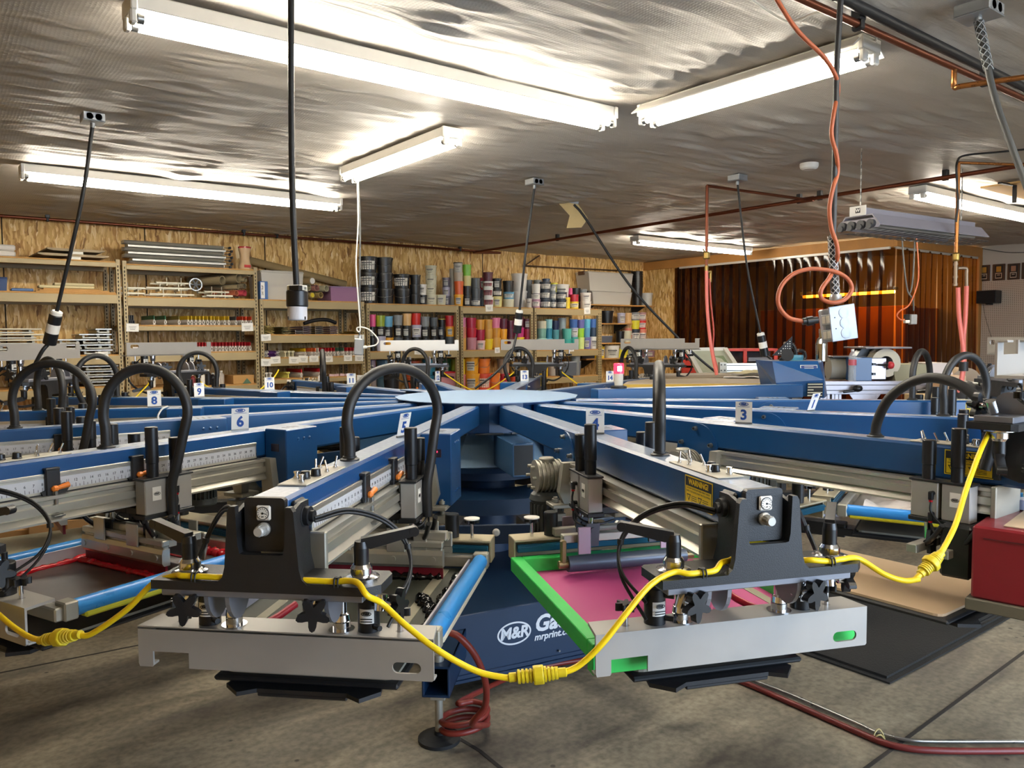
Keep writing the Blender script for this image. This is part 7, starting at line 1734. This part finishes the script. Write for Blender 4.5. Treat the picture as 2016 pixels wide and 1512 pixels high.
# ------------------------------------------------------------------ foreground right: flash unit, floor mat, floor hoses
k = 2.25
P0 = at(1914, 1034, k); P1 = at(2030, 1074, k-.10); P2 = at(2010, 1003, k+.42)
zf = P0.z; P1.z = P2.z = zf
d1 = (P1-P0).normalized(); d2 = (P2-P0); d2 = (d2-d1*d2.dot(d1)).normalized()
M = Matrix(((d1.x, d2.x, 0, P0.x), (d1.y, d2.y, 0, P0.y), (0, 0, 1, 0), (0, 0, 0, 1)))
rz = math.atan2(d1.y, d1.x)
zb = at(1914, 1176, k).z
t = thing('flash_unit', 'dark red flash dryer box at the right edge with tan paper on top', 'flash dryer', (P0.x, P0.y, 0), rz)
FR = mat('flash_red', '#7a1722', .38, var=.08, coat=.2)
b = MB(); b.box(0, .62, 0, .5, zb, zf, .006); b.build('red_housing', FR, t)
b = MB(); b.box(.03, .6, -.003, .0, zf-.035, zf-.032, 0); b.build('housing_seam', mat('seam_red', '#4d0f17', .5), t)
b = MB(); b.box(-.012, .62, -.008, .5, zb-.035, zb, .003); b.build('base_rim', mat('rim_olive', '#6b6556', .5, metal=.3), t)
b = MB(); b.box(.07, .62, .04, .5, zf+.0005, zf+.003); b.build('paper_sheet', mat('sheet_tan', '#bda78c', .7), t)
b = MB(); b.box(-.10, -.014, .06, .40, zb+.03, zb+.19, .008); b.build('black_guard', BLACK, t)
b = MB(); b.cyl((.3, .3, .06), (.3, .3, zb-.03), .03, n=14); b.build('column', DGREY, t)
b = MB(); b.box(.05, .55, .27, .33, 0.03, .08, .004); b.box(.27, .33, .05, .55, .03, .08, .004); [b.cyl((x, y_, 0), (x, y_, .04), .03, n=14) for x, y_ in ((.08, .3), (.52, .3), (.3, .08), (.3, .52))]; b.build('base_cross', BLACK, t)
q = at(2012, 1018, k+.2); b = MB(); b.lathe([(.03, 0), (.03, .03)], 16); tag(b.build('tape_roll', mat('tape_blue', '#8a93ad', .5), None, (q.x, q.y, zf+.004)), 'blue tape roll on the red flash dryer', 'tape')
# square black dryer end cover beside it
a, c = onZ(1752, 1348, 0), onZ(1994, 1215, 0); e = onZ(1560, 1262, 0)
d = c-a; ux = d.normalized(); uy = Vector((-ux.y, ux.x, 0)); ee = (e-a).dot(uy)
t0 = MB(); t0.prism([(0, 0), (d.length+.3, 0), (d.length+.3, max(.6, ee+.3)), (0, max(.6, ee+.3))], 0, .008, 'z'); t0.prism([(.03, .03), (d.length+.27, .03), (d.length+.27, max(.6, ee+.3)-.03), (.03, max(.6, ee+.3)-.03)], .008, .02, 'z')
tag(t0.build('floor_mat', mat('mat_rubber', '#1b1a18', .85, bump=.35, bscale=120), None, (a.x, a.y, .0015), (0, 0, math.atan2(ux.y, ux.x))), 'black rubber floor mat lying under the tan pallet', 'mat')
HR = mat('floor_hose_red', '#6d2320', .45, var=.1)
pts = [onZ(u, v, .014) for u, v in ((1225, 1285), (1330, 1310), (1440, 1335), (1560, 1385), (1690, 1442), (1760, 1468), (1850, 1478), (2050, 1478))]
tubeobj('floor_hose', 'dark red hose running along the floor to the right edge', 'hose', pts, .013, HR, 8)
pts = [onZ(u, v, .013)+Vector((.012, .026, 0)) for u, v in ((1465, 1336), (1560, 1372), (1690, 1428), (1735, 1449), (1790, 1463), (1850, 1467), (2050, 1467))]
tubeobj('floor_conduit', 'thin steel conduit lying beside the dark red floor hose', 'conduit', pts, .008, STEEL, 8)
for i, (u, v) in enumerate(((1458, 1340), (1730, 1458))):
    q = onZ(u, v, 0); b = MB(); b.tube([(.0+.03*math.cos(x*.7), .03*math.sin(x*.7)*.6, .02+.016*math.sin(x*1.4)) for x in range(10)], .003, 6, 3)
    tag(b.build('zip_tie', mat('tie_red', '#d8503a', .4) if i == 0 else mat('tie_tan', '#b5a36a', .4), None, q), ('orange tie around the floor hose near the green screen', 'tan tie around the floor hose near the floor joint')[i], 'zip tie', 'ties on the floor hose')
# red air hose coiled at the front foot
fp = onZ(865, 1457, 0)
pts = [at(u, v, k_) for u, v, k_ in ((880, 1243, 2.62), (905, 1255, 2.62), (935, 1290, 2.64), (955, 1340, 2.68), (955, 1390, 2.74), (930, 1425, 2.8))]
c0 = onZ(915, 1440, .02); ring = []
for j in range(26):
    an = 2*PI*j/11-.4; ring.append(c0+Vector((.10*math.cos(an), .075*math.sin(an), .012+.003*j)))
tubeobj('air_hose', 'red air hose coiled beside the front levelling foot', 'hose', pts+ring+[onZ(1000, 1335, .02), onZ(1080, 1310, .02), onZ(1210, 1290, .02)], .012, mat('hose_darkred', '#7c2a20', .45, var=.1), 6)
# ------------------------------------------------------------------ yellow daisy-chain cables
def ypt(a, r, l, z): return pol(a, r, l, z)
zc_ = 1.074
def yconn(t, p, q, name='connector'):
    d = (q-p); L = d.length; b = MB()
    R = d.to_track_quat('Z', 'Y').to_matrix().to_4x4()
    prof = [(.0065, -L*.62), (.010, -L*.6), (.010, -L*.45), (.014, -L*.44)]
    b.lathe(prof, 16)
    for i in range(4): z = -L*.42+i*L*.085; b.lathe([(.015, z), (.015, z+L*.05), (.0125, z+L*.055), (.0125, z+L*.08)], 16)
    b.lathe([(.0205, -L*.09), (.0215, -L*.06), (.0215, L*.10), (.0205, L*.13)], 8)
    for i in range(4): z = L*.14+i*L*.075; b.lathe([(.0165-.001*i, z), (.0165-.001*i, z+L*.045), (.013, z+L*.05), (.013, z+L*.07)], 16)
    b.lathe([(.010, L*.44), (.010, L*.60), (.0065, L*.62)], 16)
    o = b.build(name, mat('yellow_connector', '#d8c01c', .45), t, (p+q)/2-Vector(t.location)); o.rotation_euler = R.to_euler()
def ycable(label, pts, conn=None):
    o = pts[0]; t = thing('daisy_cable', label, 'cable', o, 0, 'yellow daisy-chain cables')
    b = MB(); b.tube([p-o for p in pts], .0068, 12, 8); b.build('cable', YELLOW, t)
    if conn: yconn(t, *conn)
    return t
k5 = lambda l, z=zc_, r=2.893: pol(5, r, l, z)
k4 = lambda l, z=zc_, r=2.893: pol(4, r, l, z)
cA, cB = at(85, 1260, 1.85), at(152, 1250, 1.80)
ycable('yellow cable from left edge through a connector to the front left clamp plate', [at(-60, 1150, 2.1), at(0, 1212, 2.0), at(50, 1250, 1.9), cA, cA.lerp(cB, .5), cB, at(180, 1248, 1.79), at(250, 1200, 1.77), at(300, 1150, 1.77), at(345, 1133, 1.755), k5(-.195), k5(-.165), k5(-.13), k5(-.10), k5(-.05, 1.074, 2.872), k5(.03, 1.074, 2.872), k5(.07, 1.074, 2.89), k5(.12), k5(.165), pol(5, 2.897, .195, 1.078), pol(5, 2.912, .222, 1.078), pol(5, 2.93, .248, 1.058), at(752, 1188, 1.68), at(800, 1232, 1.66), at(865, 1282, 1.64), at(940, 1322, 1.64), at(1005, 1336, 1.64)], (cA, cB))
cA, cB = at(1012, 1333, 1.64), at(1105, 1324, 1.64)
ycable('yellow cable sagging between the two front clamp plates with a ribbed connector', [at(1000, 1334, 1.64), cA, cA.lerp(cB, .5), cB, at(1140, 1310, 1.645), at(1185, 1268, 1.65), at(1235, 1205, 1.67), at(1280, 1152, 1.70), at(1325, 1127, 1.73), k4(-.195), k4(-.165), k4(-.13, 1.076), k4(-.10, 1.085, 2.87), at(1442, 1100, 1.80), k4(-.04, 1.12, 2.86), k4(.05, 1.11, 2.86), at(1562, 1100, 1.83), k4(.12, 1.08), k4(.165), k4(.2, 1.076), at(1690, 1100, 1.86), at(1740, 1130, 1.85), at(1780, 1143, 1.85), at(1810, 1140, 1.85)], (cA, cB))
cA, cB = at(1815, 1127, 1.86), at(1850, 1092, 1.88)
ycable('yellow cable rising from the right connector to the flipped clamp plate at right', [at(1800, 1143, 1.85), cA, cA.lerp(cB, .5), cB, at(1880, 1035, 1.95), at(1900, 970, 2.05), at(1925, 900, 2.15), at(1948, 848, 2.25), at(1952, 836, 2.3)], (cA, cB))
# thin yellow cables among the far heads
def yfar(label, pts): tubeobj('daisy_cable', label, 'cable', pts, .006, YELLOW, 6, 'thin yellow cables at the far heads')
def fp_(a, l, z=1.345): return pol(a, 2.80, l, z)
for a in (9, 10, 12, 13): yfar('thin yellow cable sagging between the flipped heads %d and %d' % (a, a+1), [fp_(a, -.18), fp_(a, -.26, 1.25), pol(a, 2.75, -.45, 1.10).lerp(pol(a+1, 2.75, .45, 1.10), .5), fp_(a+1, .26, 1.25), fp_(a+1, .18)])
